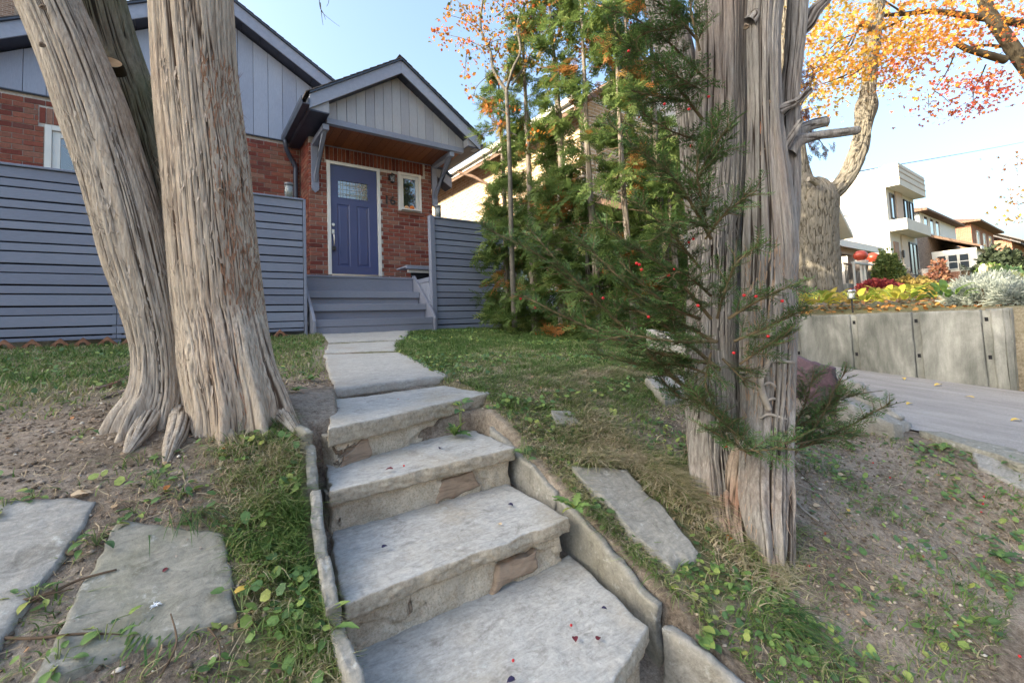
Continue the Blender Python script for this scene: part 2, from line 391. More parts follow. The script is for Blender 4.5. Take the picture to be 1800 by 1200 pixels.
# ================================================================ STONE
def stone(name,c4,T,m,parent=None,nu=40,nv=20,relief=.004,edge=.012,rs=4,rough=.006,seed=0,mod=None,**k):
    """slab of rock: c4 = 4 corners of the worked face, T = thickness vector away from it"""
    c4=np.asarray(c4,float);T=np.asarray(T,float);N=-T/np.linalg.norm(T)
    u,v=np.meshgrid(np.linspace(0,1,nu),np.linspace(0,1,nv),indexing='ij')
    P=(c4[0]*((1-u)*(1-v))[...,None]+c4[1]*(u*(1-v))[...,None]+c4[2]*(u*v)[...,None]+c4[3]*((1-u)*v)[...,None])
    s=seed*3.7
    w=np.maximum(1-4*np.minimum(u,1-u),1-4*np.minimum(v,1-v)).clip(0,1)[...,None]
    U=c4[1]-c4[0];U=U/np.linalg.norm(U);Vv=np.cross(N,U)
    q=P
    P=P+w*edge*(U*fbm(q[...,0]*9+s,q[...,1]*9,q[...,2]*9,3)[...,None]+Vv*fbm(q[...,0]*9,q[...,1]*9+s+9,q[...,2]*9,3)[...,None])*1.6
    d=relief*fbm(P[...,0]*7+s,P[...,1]*7,P[...,2]*7,4)*1.6
    d=d+relief*.5*fbm(P[...,0]*40+s,P[...,1]*40,P[...,2]*40,3)
    eg=np.minimum(np.minimum(u,1-u)*np.linalg.norm(c4[1]-c4[0]),np.minimum(v,1-v)*np.linalg.norm(c4[3]-c4[0]))
    d=d-.35*rough*np.exp(-eg/.008)*(1.2+fbm(P[...,0]*30,P[...,1]*30,P[...,2]*30,2))
    if mod is not None: d=d+mod(u,v,P)
    P=P+N*d[...,None]
    V=[P.reshape(-1,3)];I=np.arange(nu*nv).reshape(nu,nv)
    F=[np.stack([I[:-1,:-1].ravel(),I[1:,:-1].ravel(),I[1:,1:].ravel(),I[:-1,1:].ravel()],1)]
    ring=np.concatenate([I[:,0],I[-1,1:],I[-2::-1,-1],I[0,-2:0:-1]]); R0=P.reshape(-1,3)[ring]; C=P.reshape(-1,3).mean(0)
    out=R0-C; out-=N*(out@N)[:,None]; out/=np.linalg.norm(out,axis=1)[:,None]
    prev=ring; n=len(ring); off=nu*nv
    for j in range(1,rs+1):
        f=j/rs
        nn=fbm(R0[:,0]*25+s,R0[:,1]*25+j*2.3,R0[:,2]*25+j*1.7,3)
        Q=R0+T*f+out*((rough*1.6*nn+rough*.6*math.sin(f*3.1)-(.4*rough*f))[:,None])
        V.append(Q); cur=off+np.arange(n); off+=n
        F.append(np.stack([prev,cur,np.roll(cur,-1),np.roll(prev,-1)],1)); prev=cur
    V=np.concatenate(V)
    V=np.concatenate([V,[V[prev].mean(0)]]); ci=len(V)-1
    F.append(np.stack([prev,np.full(n,ci),np.roll(prev,-1)],1)) 
    me=mesh(name,V,F,smooth=True)
    import bmesh
    bm=bmesh.new();bm.from_mesh(me);bmesh.ops.recalc_face_normals(bm,faces=bm.faces);bm.to_mesh(me);bm.free()
    me.polygons.foreach_set('use_smooth',np.ones(len(me.polygons),dtype=bool))
    return O(name,me,m,parent,**k)
def slatemat(name,base,warm,rot=0,spots=True,sides=False):
    k=NT(name,.75,.25)
    st=k.noise(11,8,.72,k.map((1,2.6,2.6),(0,0,rot)),1.6); n=k.noise(3,4); f=k.noise(75,5,.7)
    c=k.ramp(st,[(.25,tuple(x*.62 for x in base)),(.5,base),(.75,tuple(x*1.35 for x in base))])
    c=k.mix(k.ramp(n,[(.48,0),(.68,.75)]),c,warm)
    c=k.mix(.5,c,k.ramp(f,[(.3,(.6,.6,.6)),(.7,(1.25,1.25,1.25))]),'MULTIPLY')
    if spots:
        c=k.mix(k.ramp(k.vor(55),[(.03,.6),(.09,0)]),c,(.06,.05,.045))
        c=k.mix(k.ramp(k.noise(17,5,.7),[(.6,0),(.72,.5)]),c,(.62,.64,.62))
        c=k.mix(k.ramp(k.noise(11,6,.75,dist=.6),[(.54,0),(.70,.65)]),c,tuple(x*.36 for x in warm))
    if sides:   # broken side faces are browner and coarser than the worn top
        sd_=k.ramp(k.noise(60,6,.8),[(.3,(.16,.13,.09)),(.5,(.36,.31,.235)),(.72,(.52,.465,.37))])
        c=k.mix(k.ramp(k.nz(),[(.45,.85),(.8,0)]),c,sd_)
    k.col(c); k.bump(k.math('ADD',k.math('MULTIPLY',st,.6),k.math('MULTIPLY',f,.9)),.6,.004); return k.m
M['slate']=slatemat('blue_grey_slate',(.41,.40,.38),(.38,.34,.28),.5,True,True)
M['slate2']=slatemat('weathered_slate',(.30,.29,.27),(.24,.22,.18),1.1)
M['pathstone']=slatemat('grey_path_stone',(.41,.395,.37),(.36,.325,.285),.2,False)
M['flag']=slatemat('mossy_flagstone',(.25,.24,.205),(.21,.205,.145),.8)
M['lime']=slatemat('rough_grey_stone',(.28,.27,.245),(.23,.215,.17),.3)
M['purple']=slatemat('purple_slate',(.12,.075,.09),(.10,.07,.075),.3,False)
# riser: coarse mortar with bare sandstone showing through
def risermat(name,seed):
    k=NT(name,.95,.12)
    off=k.map((1,1,1)); 
    n=k.n.new('ShaderNodeMapping'); n.inputs['Location'].default_value=(seed*3.1,seed*1.7,seed); k.l.new(k.tc.outputs['Object'],n.inputs[0]); v=n.outputs[0]
    grit=k.noise(130,5,.8,v); mid=k.noise(9,5,.65,v,.5); big=k.noise(4.2,4,.6,v,.8)
    mort=k.ramp(grit,[(.28,(.24,.205,.16)),(.5,(.52,.465,.38)),(.75,(.68,.62,.53))])
    mort=k.mix(.8,mort,k.ramp(mid,[(.3,(.62,.58,.52)),(.6,(1.12,1.1,1.06))]),'MULTIPLY')
    sand=k.ramp(k.noise(16,5,.6,k.map((1,1,5)),.6),[(.25,(.15,.11,.08)),(.5,(.28,.215,.16)),(.75,(.36,.27,.20))])
    mask=k.ramp(big,[(.60,0),(.62,1)])
    c=k.mix(mask,mort,sand)
    edge=k.ramp(big,[(.585,0),(.602,.7),(.61,.7),(.623,0)]); c=k.mix(edge,c,(.07,.055,.04))
    c=k.mix(k.ramp(k.noise(6,4),[(.55,0),(.72,.7)]),c,(.47,.44,.38))
    k.col(c); hh=k.math('ADD',k.math('MULTIPLY',grit,.5),k.math('MULTIPLY',mask,-.9)); k.bump(hh,.9,.008); return k.m
steps=E('stone_steps',(.85,1.6,-.75),'flight of four worn grey stone steps climbing the bank from the bottom of the picture','steps')
def tread(name,z,pts,th,m,seed,zs=None,**k):
    zs=zs or [z]*4
    c=[(p[0],p[1],q) for p,q in zip(pts,zs)]
    return stone(name,c,(0,0,-th),m,steps,nu=110,nv=60,relief=.004,edge=.010,rs=7,rough=.008,seed=seed,**k)
t1=[(.495,2.02),(1.475,2.29),(1.56,2.80),(.70,2.72)]
t2=[(.45,1.80),(1.275,1.755),(1.31,2.24),(.52,2.15)]
t3=[(.375,1.36),(1.20,1.325),(1.245,1.80),(.46,1.84)]
t4=[(.36,.69),(1.135,.92),(1.24,1.38),(.385,1.42)]
tread('tread',-.40,t1,.075,M['slate'],1,zs=[-.405,-.398,-.39,-.385],label='topmost tread slab with a thick chipped front edge')
tread('tread',-.58,t2,.055,M['slate'],2,zs=[-.585,-.575,-.57,-.575],label='second tread slab from the top')
tread('tread',-.75,t3,.05,M['slate'],3,zs=[-.757,-.748,-.745,-.75],label='third tread slab from the top')
tread('tread',-.92,t4,.055,M['slate'],4,zs=[-.93,-.92,-.918,-.925],label='lowest tread slab in view')
def vstone(name,a,b,z1a,z1b,z0a,z0b,back,m,parent,seed,nu=60,nv=24,**k):
    """upright face from plan point a to b, top heights z1, bottom z0, thickness vector back"""
    c=[(a[0],a[1],z0a),(b[0],b[1],z0b),(b[0],b[1],z1b),(a[0],a[1],z1a)]
    return stone(name,c,(back[0],back[1],0),m,parent,nu=nu,nv=nv,seed=seed,**k)
def patch(seed,thr=.12,dep=.012):
    def f(u,v,P): 
        n=fbm(P[...,0]*6+seed,P[...,1]*6,P[...,2]*9+seed,3); return -dep*sst(thr,thr+.06,n)+.004*fbm(P[...,0]*30,P[...,1]*30,P[...,2]*30,3)
    return f
R1=risermat('mortared_riser',1);R2=risermat('mortared_riser_patchy',2.3);R3=risermat('mortared_riser_rough',4.4)
vstone('riser',(.535,2.055),(1.43,2.30),-.462,-.46,-.64,-.63,(-.03,.14),R1,steps,11,nu=150,nv=40,relief=.006,mod=patch(3),label='pale mortared riser under the topmost slab')
vstone('riser',(.46,1.835),(1.255,1.79),-.628,-.622,-.80,-.79,(.0,.14),R2,steps,12,nu=150,nv=40,relief=.007,mod=patch(5),label='patched riser with bare brown stone under the second slab')
vstone('riser',(.385,1.395),(1.18,1.36),-.80,-.79,-.985,-.965,(.0,.14),R3,steps,13,nu=150,nv=40,relief=.008,mod=patch(8),label='cracked riser with a brown stone let in under the third slab')
vstone('riser',(.40,.74),(1.125,.955),-.975,-.97,-1.18,-1.16,(-.03,.12),R1,steps,14,nu=110,nv=40,relief=.008,mod=patch(9))
vstone('riser',(1.13,.955),(1.215,1.37),-.972,-.965,-1.16,-1.1,(-.1,.02),R1,steps,19,nu=60,nv=30,relief=.008,mod=patch(9))
# stones let into the risers
k=NT('brown_sandstone',.9,.15); c=k.ramp(k.noise(9,6,.65,k.map((1,1,4)),1),[(.25,(.17,.125,.09)),(.5,(.31,.235,.175)),(.75,(.39,.30,.225))]); k.col(c); k.bump(k.noise(45,5),.6,.006); M['sandstone']=k.m
def let(a,b,z0,z1,seed,m=None,mod=None):
    c=[(a[0],a[1],z0[0]),(b[0],b[1],z0[1]),(b[0]-.02,b[1],z1[1]),(a[0]+.03,a[1],z1[0])]
    stone('riser_stone',c,(0,.05,0),m or M['sandstone'],steps,nu=30,nv=16,edge=.03,relief=.005,seed=seed)
let((.855,1.358),(1.06,1.349),(-.93,-.89),(-.852,-.812),31)
let((.88,1.803),(1.07,1.793),(-.745,-.72),(-.66,-.645),32)
let((.54,2.045),(.68,2.085),(-.60,-.575),(-.52,-.50),33)
# upright edging stones, left of the steps
ed=E('edging_stones',(.38,1.6,-.7),'row of thin upright stones edging the left side of the stone steps','edging')
el=[((.405,2.24),(.45,2.06),-.365,-.42),((.445,2.04),(.405,1.80),-.43,-.53),((.40,1.74),(.365,1.50),-.545,-.64),((.355,1.47),(.345,1.30),-.655,-.73),((.35,1.26),(.345,.98),-.735,-.87)]
for i,(a,b,z1,z2) in enumerate(el):
    vstone('edging_stone',b,a,z2-.012,z1-.02,z2-.3,z1-.3,(-.035,-.0),M['lime'],ed,40+i,nu=30,nv=26,edge=.028,relief=.006)
er=E('edging_slabs',(1.25,1.4,-.7),'run of tall grey stone slabs edging the right side of the steps','edging')
erl=[((1.30,2.02),(1.275,1.50),-.53,-.715),((1.272,1.48),(1.245,.98),-.73,-.925),((1.20,.93),(1.27,.60),-.95,-1.08)]
for i,(a,b,z1,z2) in enumerate(erl):
    vstone('edging_slab',a,b,z1,z2,z1-.38,z2-.34,(.032,0),M['lime'] if i<2 else M['slate2'],er,50+i,nu=60,nv=26,edge=.012,relief=.006)
def flag(name,poly4,lift,th,m,seed,label,cat,nu=50,nv=40,**k):
    c=[(x,y,float(hbase(x,y))+lift) for x,y in poly4]
    return stone(name,c,(0,0,-th),m,None,nu=nu,nv=nv,seed=seed,edge=.02,relief=.005,rough=.008,label=label,cat=cat,**k)
flag('flagstone',[(-.62,1.42),(-.33,1.52),(-.20,1.955),(-.52,2.05)],.018,.05,M['slate2'],61,'large grey flagstone cut by the left edge of the picture','flagstone')
flag('flagstone',[(-.26,1.43),(.12,1.43),(.10,1.70),(-.15,1.85)],.016,.05,M['flag'],62,'mossy flagstone with a yellow leaf, right of the larger grey one','flagstone')
flag('bank_slab',[(1.40,1.02),(1.57,1.03),(1.70,1.45),(1.42,1.56)],.028,.12,M['lime'],63,'big pale slab lying in the bank between the steps and the grey trunk','stone')
flag('boulder',[(2.52,1.83),(2.86,1.82),(3.0,2.02),(2.66,2.06)],.07,.14,M['lime'],64,'flat boulder in the grass left of the grey trunk','stone')
flag('small_slab',[(2.62,.58),(2.83,.57),(2.80,.66),(2.70,.72)],.012,.04,M['slate2'],65,'small flat slate lying on the bare soil of the right bank','stone',nu=24,nv=20)
flag('kerb_rock',[(3.55,.36),(3.95,.40),(3.9,.62),(3.62,.58)],.02,.14,M['slate2'],66,'pale cracked rock on the bank at the right edge of the picture','stone',nu=30,nv=24)
flag('buried_stone',[(1.62,1.86),(1.78,1.82),(1.80,1.93),(1.68,1.97)],.015,.05,M['lime'],67,'half buried stone in the dry grass right of the second step','stone',nu=20,nv=16)
# garden path slabs
pathroot=E('garden_path',(1.4,4.6,-.2),None,None,kind='structure')
pv=[(.72,2.80),(1.50,2.84),(1.70,4.24),(1.07,4.46)],[(1.12,4.62),(1.76,4.42),(2.16,5.28),(1.34,5.38)],[(1.40,5.58),(2.28,5.48),(2.97,6.86),(1.62,6.86)]
for i,p in enumerate(pv):
    c=[(x,y,float(hbase(x,y))+.022) for x,y in p]
    stone('path_slab',c,(0,0,-.06),M['pathstone'],pathroot,nu=60,nv=50,edge=.015,relief=.004,seed=70+i)
# ================================================================ DRIVEWAY and its walls
xs=np.linspace(0,1,30); ys=gcoords(-9,14,.2,3,.1,1.15,.8)
V=[];
for y in ys:
    for t in xs:
        x=(float(xedge(np.array(y)))-.02)*(1-t)+6.5*t; V.append((x,y,float(zdrive(np.array(y)))+.01*math.sin(3*x)*.4))
n=len(xs);F=np.array([[i*n+j,i*n+j+1,(i+1)*n+j+1,(i+1)*n+j] for i in range(len(ys)-1) for j in range(n-1)])
k=NT('driveway_asphalt',.9,.2); g=k.noise(150,5,.8); st=k.noise(5,5,.6,k.map((1,.25,1)))
c=k.ramp(g,[(.3,(.19,.18,.175)),(.55,(.37,.355,.345)),(.75,(.50,.48,.465))]); c=k.mix(.8,c,k.ramp(st,[(.3,(.72,.70,.68)),(.65,(1.1,1.08,1.08))]),'MULTIPLY')
k.col(c); k.bump(g,.6,.006); M['drive']=k.m
O('driveway',mesh('driveway',V,F,smooth=True),M['drive'],kind='structure')
k=NT('old_concrete',.9,.2)
a=k.noise(2.2,6,.65,k.map((1,1,.5)),.5); b=k.noise(9,6,.7,k.map((1.5,1.5,.25))); f=k.noise(110,4,.7)
c=k.ramp(a,[(.3,(.09,.095,.088)),(.5,(.20,.203,.192)),(.7,(.38,.378,.36))])
c=k.mix(.7,c,k.ramp(b,[(.3,(.55,.57,.53)),(.7,(1.35,1.33,1.28))]),'MULTIPLY')
c=k.mix(k.ramp(k.noise(4,7,.8,dist=.5),[(.62,0),(.7,.45)]),c,(.50,.51,.50))
c=k.mix(.4,c,k.ramp(f,[(.3,(.7,.7,.7)),(.7,(1.2,1.2,1.2))]),'MULTIPLY'); k.col(c); k.bump(k.math('ADD',b,k.math('MULTIPLY',f,.5)),.4,.006); M['conc']=k.m
rw=E('retaining_wall',(6.5,1.6,-.5),'weathered concrete panel retaining wall along the far side of the driveway','wall')
xw=6.5; js=[.86,1.40,1.97,2.60,3.25,3.95,4.7,5.5,6.4]
top=-.045
for i in range(len(js)-1):
    y0,y1=js[i]+.035,js[i+1]-.035; zb=float(zdrive(np.array(y0)))-.1
    vstone('wall_panel',(xw,y1),(xw,y0),top+.004*(i%2),top,zb,zb,(.12,0),M['conc'],rw,80+i,nu=40,nv=40,edge=.006,relief=.003,rough=.003)
for i,y in enumerate(js):
    zb=float(zdrive(np.array(y)))-.1
    # grooved post with two square sockets
    p=box('wall_post',(xw+.03,y-.033,zb),(xw+.14,y+.033,top-.006),M['conc'],rw,bev=.004)
    for z in (-.14,-.52): 
        if z>zb+.15: box('socket',(xw+.024,y-.013,z-.02),(xw+.034,y+.013,z+.02),M['dark'],p,bev=0)
# turned end of the wall towards the street
pts=[(6.50,.825),(6.515,.745),(6.55,.70),(6.62,.675),(6.80,.66),(7.3,.66)]
for i in range(len(pts)-1):
    a,b=pts[i],pts[i+1]; a=(a[0],a[1]-.006); zb=-1.1
    vstone('wall_panel',a,b,top+.005,top+.008,zb,zb,(.1,.05),M['conc'],rw,95+i,nu=20,nv=40,edge=.004,relief=.003,rough=.002)
# slabs holding the yard on the near side of the driveway
ds=E('driveway_edge_stones',(3.97,1.3,-.6),'broken purple and grey stone slabs holding the lawn above the driveway','edging')
vstone('edge_slab',(3.97,2.2),(3.97,1.32),-.18,-.42,-.75,-.85,(-.07,0),M['purple'],ds,101,nu=40,edge=.02,label='purple slate slab')
vstone('edge_slab',(3.99,1.30),(4.0,.98),-.45,-.74,-.85,-.95,(-.07,0),M['slate2'],ds,102,nu=30,edge=.03,label='dark grey tilted slab')
vstone('edge_slab',(3.98,3.0),(3.98,2.22),-.12,-.2,-.6,-.72,(-.06,0),M['slate2'],ds,103,nu=30,edge=.02)
stone('edge_slab',[(3.7,.96,-.74),(4.02,.92,-.78),(4.0,1.25,-.62),(3.72,1.25,-.6)],(0,0,-.2),M['slate2'],ds,nu=24,nv=20,edge=.03,seed=104,label='pale rough stone behind the yew')
stone('edge_slab',[(3.68,.30,-.885),(4.02,.22,-.90),(4.05,.80,-.815),(3.9,.86,-.80)],(0,0,-.12),M['flag'],ds,nu=40,nv=20,edge=.02,seed=105,label='long mossy kerb stone beside the asphalt')
# ================================================================ THE BUNGALOW
house=E('brick_bungalow',(1,9.3,0),'red brick bungalow with blue grey board gable and gabled front porch','house')
WY=9.30; PY=8.56
# mortar cores
def wallcore(name,x0,x1,z0,z1,hol,y0,y1):
    xs=sorted({x0,x1}|{h[0] for h in hol}|{h[1] for h in hol}); zs=sorted({z0,z1}|{h[2] for h in hol}|{h[3] for h in hol}); mb=MB()
    for i in range(len(xs)-1):
        for j in range(len(zs)-1):
            cx=.5*(xs[i]+xs[i+1]);cz=.5*(zs[j]+zs[j+1])
            if any(h[0]<cx<h[1] and h[2]<cz<h[3] for h in hol): continue
            mb.add(boxV((xs[i],y0,zs[j]),(xs[i+1],y1,zs[j+1])),BF)
    return mb.build(name,M['mortar'],house)
wallcore('wall',-3.45,4.28,-.1,3.69,[(-1.64,-.19,2.21,3.25)],WY+.012,WY+.3)
prism('back_wall',[(-3.45,-.1),(4.28,-.1),(4.28,3.69),(-3.45,3.69)],'y',WY+.6,WY+11,M['mortar'],house)
box('side_wall',(-3.45,WY+.301,-.1),(-3.25,WY+.6,3.69),M['mortar'],house,bev=0); box('side_wall',(4.08,WY+.301,-.1),(4.28,WY+.6,3.69),M['mortar'],house,bev=0)
wallcore('porch_wall',1.852,4.268,0,3.62,[(2.16,3.14,1.04,3.17),(3.54,4.02,2.40,3.19)],PY+.012,PY+.16)
box('side_wall',(1.852,PY+.161,0),(2.0,WY+.011,3.62),M['mortar'],house,bev=0); box('side_wall',(4.12,PY+.161,0),(4.268,WY+.011,3.62),M['mortar'],house,bev=0)
box('door_backing',(2.0,PY+.2,.9),(3.3,PY+.25,3.4),M['dark'],house,bev=0)
PITCH=.08; BL=.225
UNIT=None
def brickmesh(l,h,d=.05):
    return bevel_me(mesh('brick',boxV((-l/2,0,-h/2),(l/2,d,h/2)),[tuple(f) for f in BF]),.003)
BM={}
def bm_(l,h):
    key=(round(l,3),round(h,3))
    if key not in BM: BM[key]=brickmesh(l,h)
    return BM[key]
singles=[];rest=[]
def wallbricks(x0,x1,z0,z1,y,holes,pri,rot=0,origin=None):
    rows=int((z1-z0)/PITCH)+1
    for r in range(rows):
        zc=z0+PITCH*(r+.5)
        if zc+PITCH/2>z1+.01: continue
        off=(r%2)*BL/2
        xs=np.arange(x0-off,x1,BL)
        for a in xs:
            segs=[(max(a,x0),min(a+BL,x1))]
            for (hx0,hx1,hz0,hz1) in holes:
                ns=[]
                for s in segs:
                    if zc+PITCH*.45<hz0 or zc-PITCH*.45>hz1: ns.append(s);continue
                    if s[0]<hx0: ns.append((s[0],min(s[1],hx0)))
                    if s[1]>hx1: ns.append((max(s[0],hx1),s[1]))
                segs=ns
            for s in segs:
                if s[1]-s[0]<.04: continue
                (singles if pri else rest).append((.5*(s[0]+s[1]),y,zc,s[1]-s[0]-.011,PITCH-.011,rot))
door=(2.15,3.15,0,3.18); win=(3.53,4.03,2.39,3.2); sol=(2.15,4.10,3.19,3.45)
wallbricks(1.84,4.28,.9,3.46,PY,[(2.15,3.15,-1,3.19),(3.52,4.04,2.38,3.20),(2.12,4.13,3.185,3.47)],True)
wallbricks(.55,1.84,2.10,3.68,WY,[],False)
wallbricks(-3.45,.55,2.10,3.68,WY,[(-1.66,-.17,2.1,3.26),(-1.72,-.12,3.24,3.53)],False)
singles.sort(key=lambda s:(s[2]<1.5,random.random()))
rest+= singles[300:]; singles=singles[:300]
for (x,y,z,l,h,r) in singles:
    O('brick',bm_(round(l,2),h),M['brick'],house,M=Matrix.Translation((x,y-.0+random.uniform(-.002,.002),z)))
mb=MB()
for (x,y,z,l,h,r) in rest: mb.add(boxV((x-l/2,y+random.uniform(-.002,.002),z-h/2),(x+l/2,y+.05,z+h/2)),BF)
# side wall of the porch
for r in range(int((3.62-.9)/PITCH)):
    z=.94+r*PITCH; off=(r%2)*.11
    for a in np.arange(PY+.055-off,WY,BL):
        a0=max(a,PY+.055);b0=min(a+BL,WY)
        if b0-a0>.04: mb.add(boxV((1.84,a0+.005,z-.0345),(1.87,b0-.006,z+.0345)),BF)
mb.build('brickwork',M['brick'],house,kind='stuff')
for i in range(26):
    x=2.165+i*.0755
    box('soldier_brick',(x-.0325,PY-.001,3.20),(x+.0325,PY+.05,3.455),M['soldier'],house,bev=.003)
for i in range(21):
    x=-1.68+i*.0755
    box('soldier_brick',(x-.0325,WY-.001,3.275),(x+.0325,WY+.05,3.51),M['brick'],house,bev=.003)
box('sill',(3.50,PY-.03,2.33),(4.06,PY+.05,2.385),M['brick'],house)
# board gable of the main roof
zs=3.69; pk=(.56,6.02); SL=.583
def roofz(x): return pk[1]-SL*abs(x-pk[0])
xs=np.arange(-3.6,4.6,.245)
for a in xs:
    b=a+.245
    pts=[(a+.003,zs),(b-.003,zs),(b-.003,roofz(b)-.27),(a+.003,roofz(a)-.27)]
    if a<pk[0]<b: pts=[(a+.003,zs),(b-.003,zs),(b-.003,roofz(b)-.27),(pk[0],pk[1]-.27),(a+.003,roofz(a)-.27)]
    if min(roofz(a),roofz(b))-.27>zs+.02: prism('siding_board',pts,'y',WY-.03,WY,M['siding'],house,bev=.003)
prism('siding_backing',[(-3.4,zs),(4.3,zs),(4.3,zs+.1),(pk[0],pk[1]-.3),(-3.4,zs+.1)],'y',WY-.012,WY+.2,M['dark'],house)
box('siding_drip',(-3.5,WY-.04,zs-.02),(1.9,WY+.0,zs-.002),M['gutter'],house)
# roof: fascia, soffit panels, shingles
xL,xR=-4.15,5.0
def rake(x0,x1,zf,ya,yb,t0,t1,name,m,par,**k):
    return prism(name,[(x0,zf(x0)-t1),(x1,zf(x1)-t1),(x1,zf(x1)-t0),(x0,zf(x0)-t0)],'y',ya,yb,m,par,**k)
for x0,x1 in ((xL,pk[0]-.001),(pk[0]+.001,xR)):
    rake(x0,x1,roofz,WY-.325,WY-.30,0,.24,'fascia',M['fascia'],house,bev=.003)
    rake(x0,x1,roofz,WY-.36,WY+9,-.035,-.003,'roof_shingles',M['gutter'],house)
    n=int(abs(x1-x0)/.28)
    for i in range(n):
        a=x0+(x1-x0)*i/n;b=x0+(x1-x0)*(i+1)/n
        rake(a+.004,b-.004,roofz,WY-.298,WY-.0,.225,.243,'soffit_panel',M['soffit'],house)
k=NT('shingle_roof',.95,.1); c=k.ramp(k.isl(),[(0,(.06,.055,.06)),(.5,(.11,.10,.10)),(1,(.17,.15,.14))]); k.col(c); k.bump(k.noise(150,3),.5,.005); M['shingle']=k.m
mb=MB()
def shingles(mb,x0,x1,zf,y0,y1,row=.14,wid=.3,t=.012):
    """rows run along y, climbing from x0 (eave) to x1 (ridge)"""
    L=math.hypot(x1-x0,zf(x1)-zf(x0)); n=int(L/row); ux=(x1-x0)/L; uz=(zf(x1)-zf(x0))/L; nxn,nz=-uz*np.sign(ux)*1.,abs(ux)
    if ux<0: nxn=-uz*-1*-1
    nrm=np.array([-uz,0,ux]); 
    if nrm[2]<0: nrm=-nrm
    u=np.array([ux,0,uz])
    for i in range(n+1):
        p=np.array([x0,0,zf(x0)])+u*(i*row)+nrm*.036
        for y in np.arange(y0-(i%2)*wid/2,y1,wid):
            a=max(y,y0)+.003;b=min(y+wid,y1)-.003
            if b-a<.03: continue
            q0=p-u*.02*random.random()+nrm*t; q1=p+u*row*1.08+nrm*.002
            V=[]
            for yy in (a,b):
                for q,d in ((q0,0),(q0,-t),(q1,-t),(q1,0)):
                    w=q+nrm*d; V.append((w[0],yy,w[2]))
            mb.add(V,[(0,1,2,3),(7,6,5,4),(0,4,5,1),(3,7,4,0),(2,6,7,3)])
shingles(mb,xR,pk[0],roofz,WY-.37,WY+3); shingles(mb,xL,pk[0],roofz,WY-.37,WY+1)
mb.build('shingles',M['shingle'],house,kind='stuff')
# left window
def window(x0,x1,z0,z1,y,fr=.05,par=house,inner=.05,mull=None,mat=None,glass=None,dep=.07):
    mat=mat or M['white']; glass=glass or M['glass']
    f=box('window',(x0,y-.02,z0),(x0+fr,y+dep,z1),mat,par,bev=.004)
    box('frame',(x1-fr,y-.02,z0),(x1,y+dep,z1),mat,f,bev=.004)
    box('frame',(x0+fr+.001,y-.02,z1-fr),(x1-fr-.001,y+dep,z1),mat,f,bev=.004)
    box('frame',(x0+fr+.001,y-.025,z0),(x1-fr-.001,y+dep,z0+fr*.8),mat,f,bev=.004)
    xs=[x0+fr]+(mull or [])+[x1-fr]
    for a,b in zip(xs[:-1],xs[1:]):
        i=inner
        box('sash',(a+.002,y+.012,z0+fr*.8+.001),(a+i,y+.05,z1-fr-.001),mat,f,bev=.003)
        box('sash',(b-i,y+.012,z0+fr*.8+.001),(b-.002,y+.05,z1-fr-.001),mat,f,bev=.003)
        box('sash',(a+i+.001,y+.012,z1-fr-i),(b-i-.001,y+.05,z1-fr-.001),mat,f,bev=.003)
        box('sash',(a+i+.001,y+.012,z0+fr*.8+.001),(b-i-.001,y+.05,z0+fr*.8+i),mat,f,bev=.003)
        box('pane',(a+i-.004,y+.032,z0+fr*.8+i-.004),(b-i+.004,y+.036,z1-fr-i+.004),glass,f,bev=0)
    return f
window(-1.65,-.18,2.2,3.255,WY-.0,fr=.075,inner=.09,mull=[-.91])
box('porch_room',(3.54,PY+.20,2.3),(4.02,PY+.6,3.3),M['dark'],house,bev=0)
# ---------------------------------------------------------------- porch roof
pp=(3.22,4.89); PS=.672
def pz(x): return pp[1]-PS*abs(x-pp[0])
pl,pr=1.64,4.87; YF=7.50
for x0,x1 in ((pl,pp[0]-.001),(pp[0]+.001,pr)):
    rake(x0,x1,pz,YF,YF+.025,0,.235,'porch_fascia',M['fascia'],house,bev=.003)
    rake(x0,x1,pz,YF-.035,WY+.8,-.03,-.002,'porch_roof_deck',M['gutter'],house)
    # dark ribbed soffit between fascia and gable boards
    n=12
    for i in range(n):
        a=x0+(x1-x0)*i/n;b=x0+(x1-x0)*(i+1)/n
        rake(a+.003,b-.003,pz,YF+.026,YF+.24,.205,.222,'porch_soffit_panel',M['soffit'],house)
mb=MB(); shingles(mb,pl-.03,pp[0],pz,YF-.05,WY-.3); shingles(mb,pr+.03,pp[0],pz,YF-.05,WY+.6)
mb.build('porch_shingles',M['shingle'],house,kind='stuff')
GY0=YF+.21; gl,gr_=1.955,4.585
nb=16; w=(gr_-gl)/nb
for i in range(nb):
    a=gl+i*w;b=a+w; zt=lambda x:pz(x)-.225
    pts=[(a+.003,3.60),(b-.003,3.60),(b-.003,zt(b)),(a+.003,zt(a))]
    if a<pp[0]<b: pts=[(a+.003,3.60),(b-.003,3.60),(b-.003,zt(b)),(pp[0],zt(pp[0])),(a+.003,zt(a))]
    prism('gable_board',pts,'y',GY0,GY0+.02,M['gable'],house,bev=.0035)
prism('gable_backing',[(gl,3.605),(gr_,3.605),(gr_,3.72),(pp[0],4.64),(gl,3.72)],'y',GY0+.012,GY0+.1,M['dark'],house)
box('gable_beam',(gl-.0,GY0-.012,3.50),(gr_,GY0+.09,3.597),M['trim'],house)
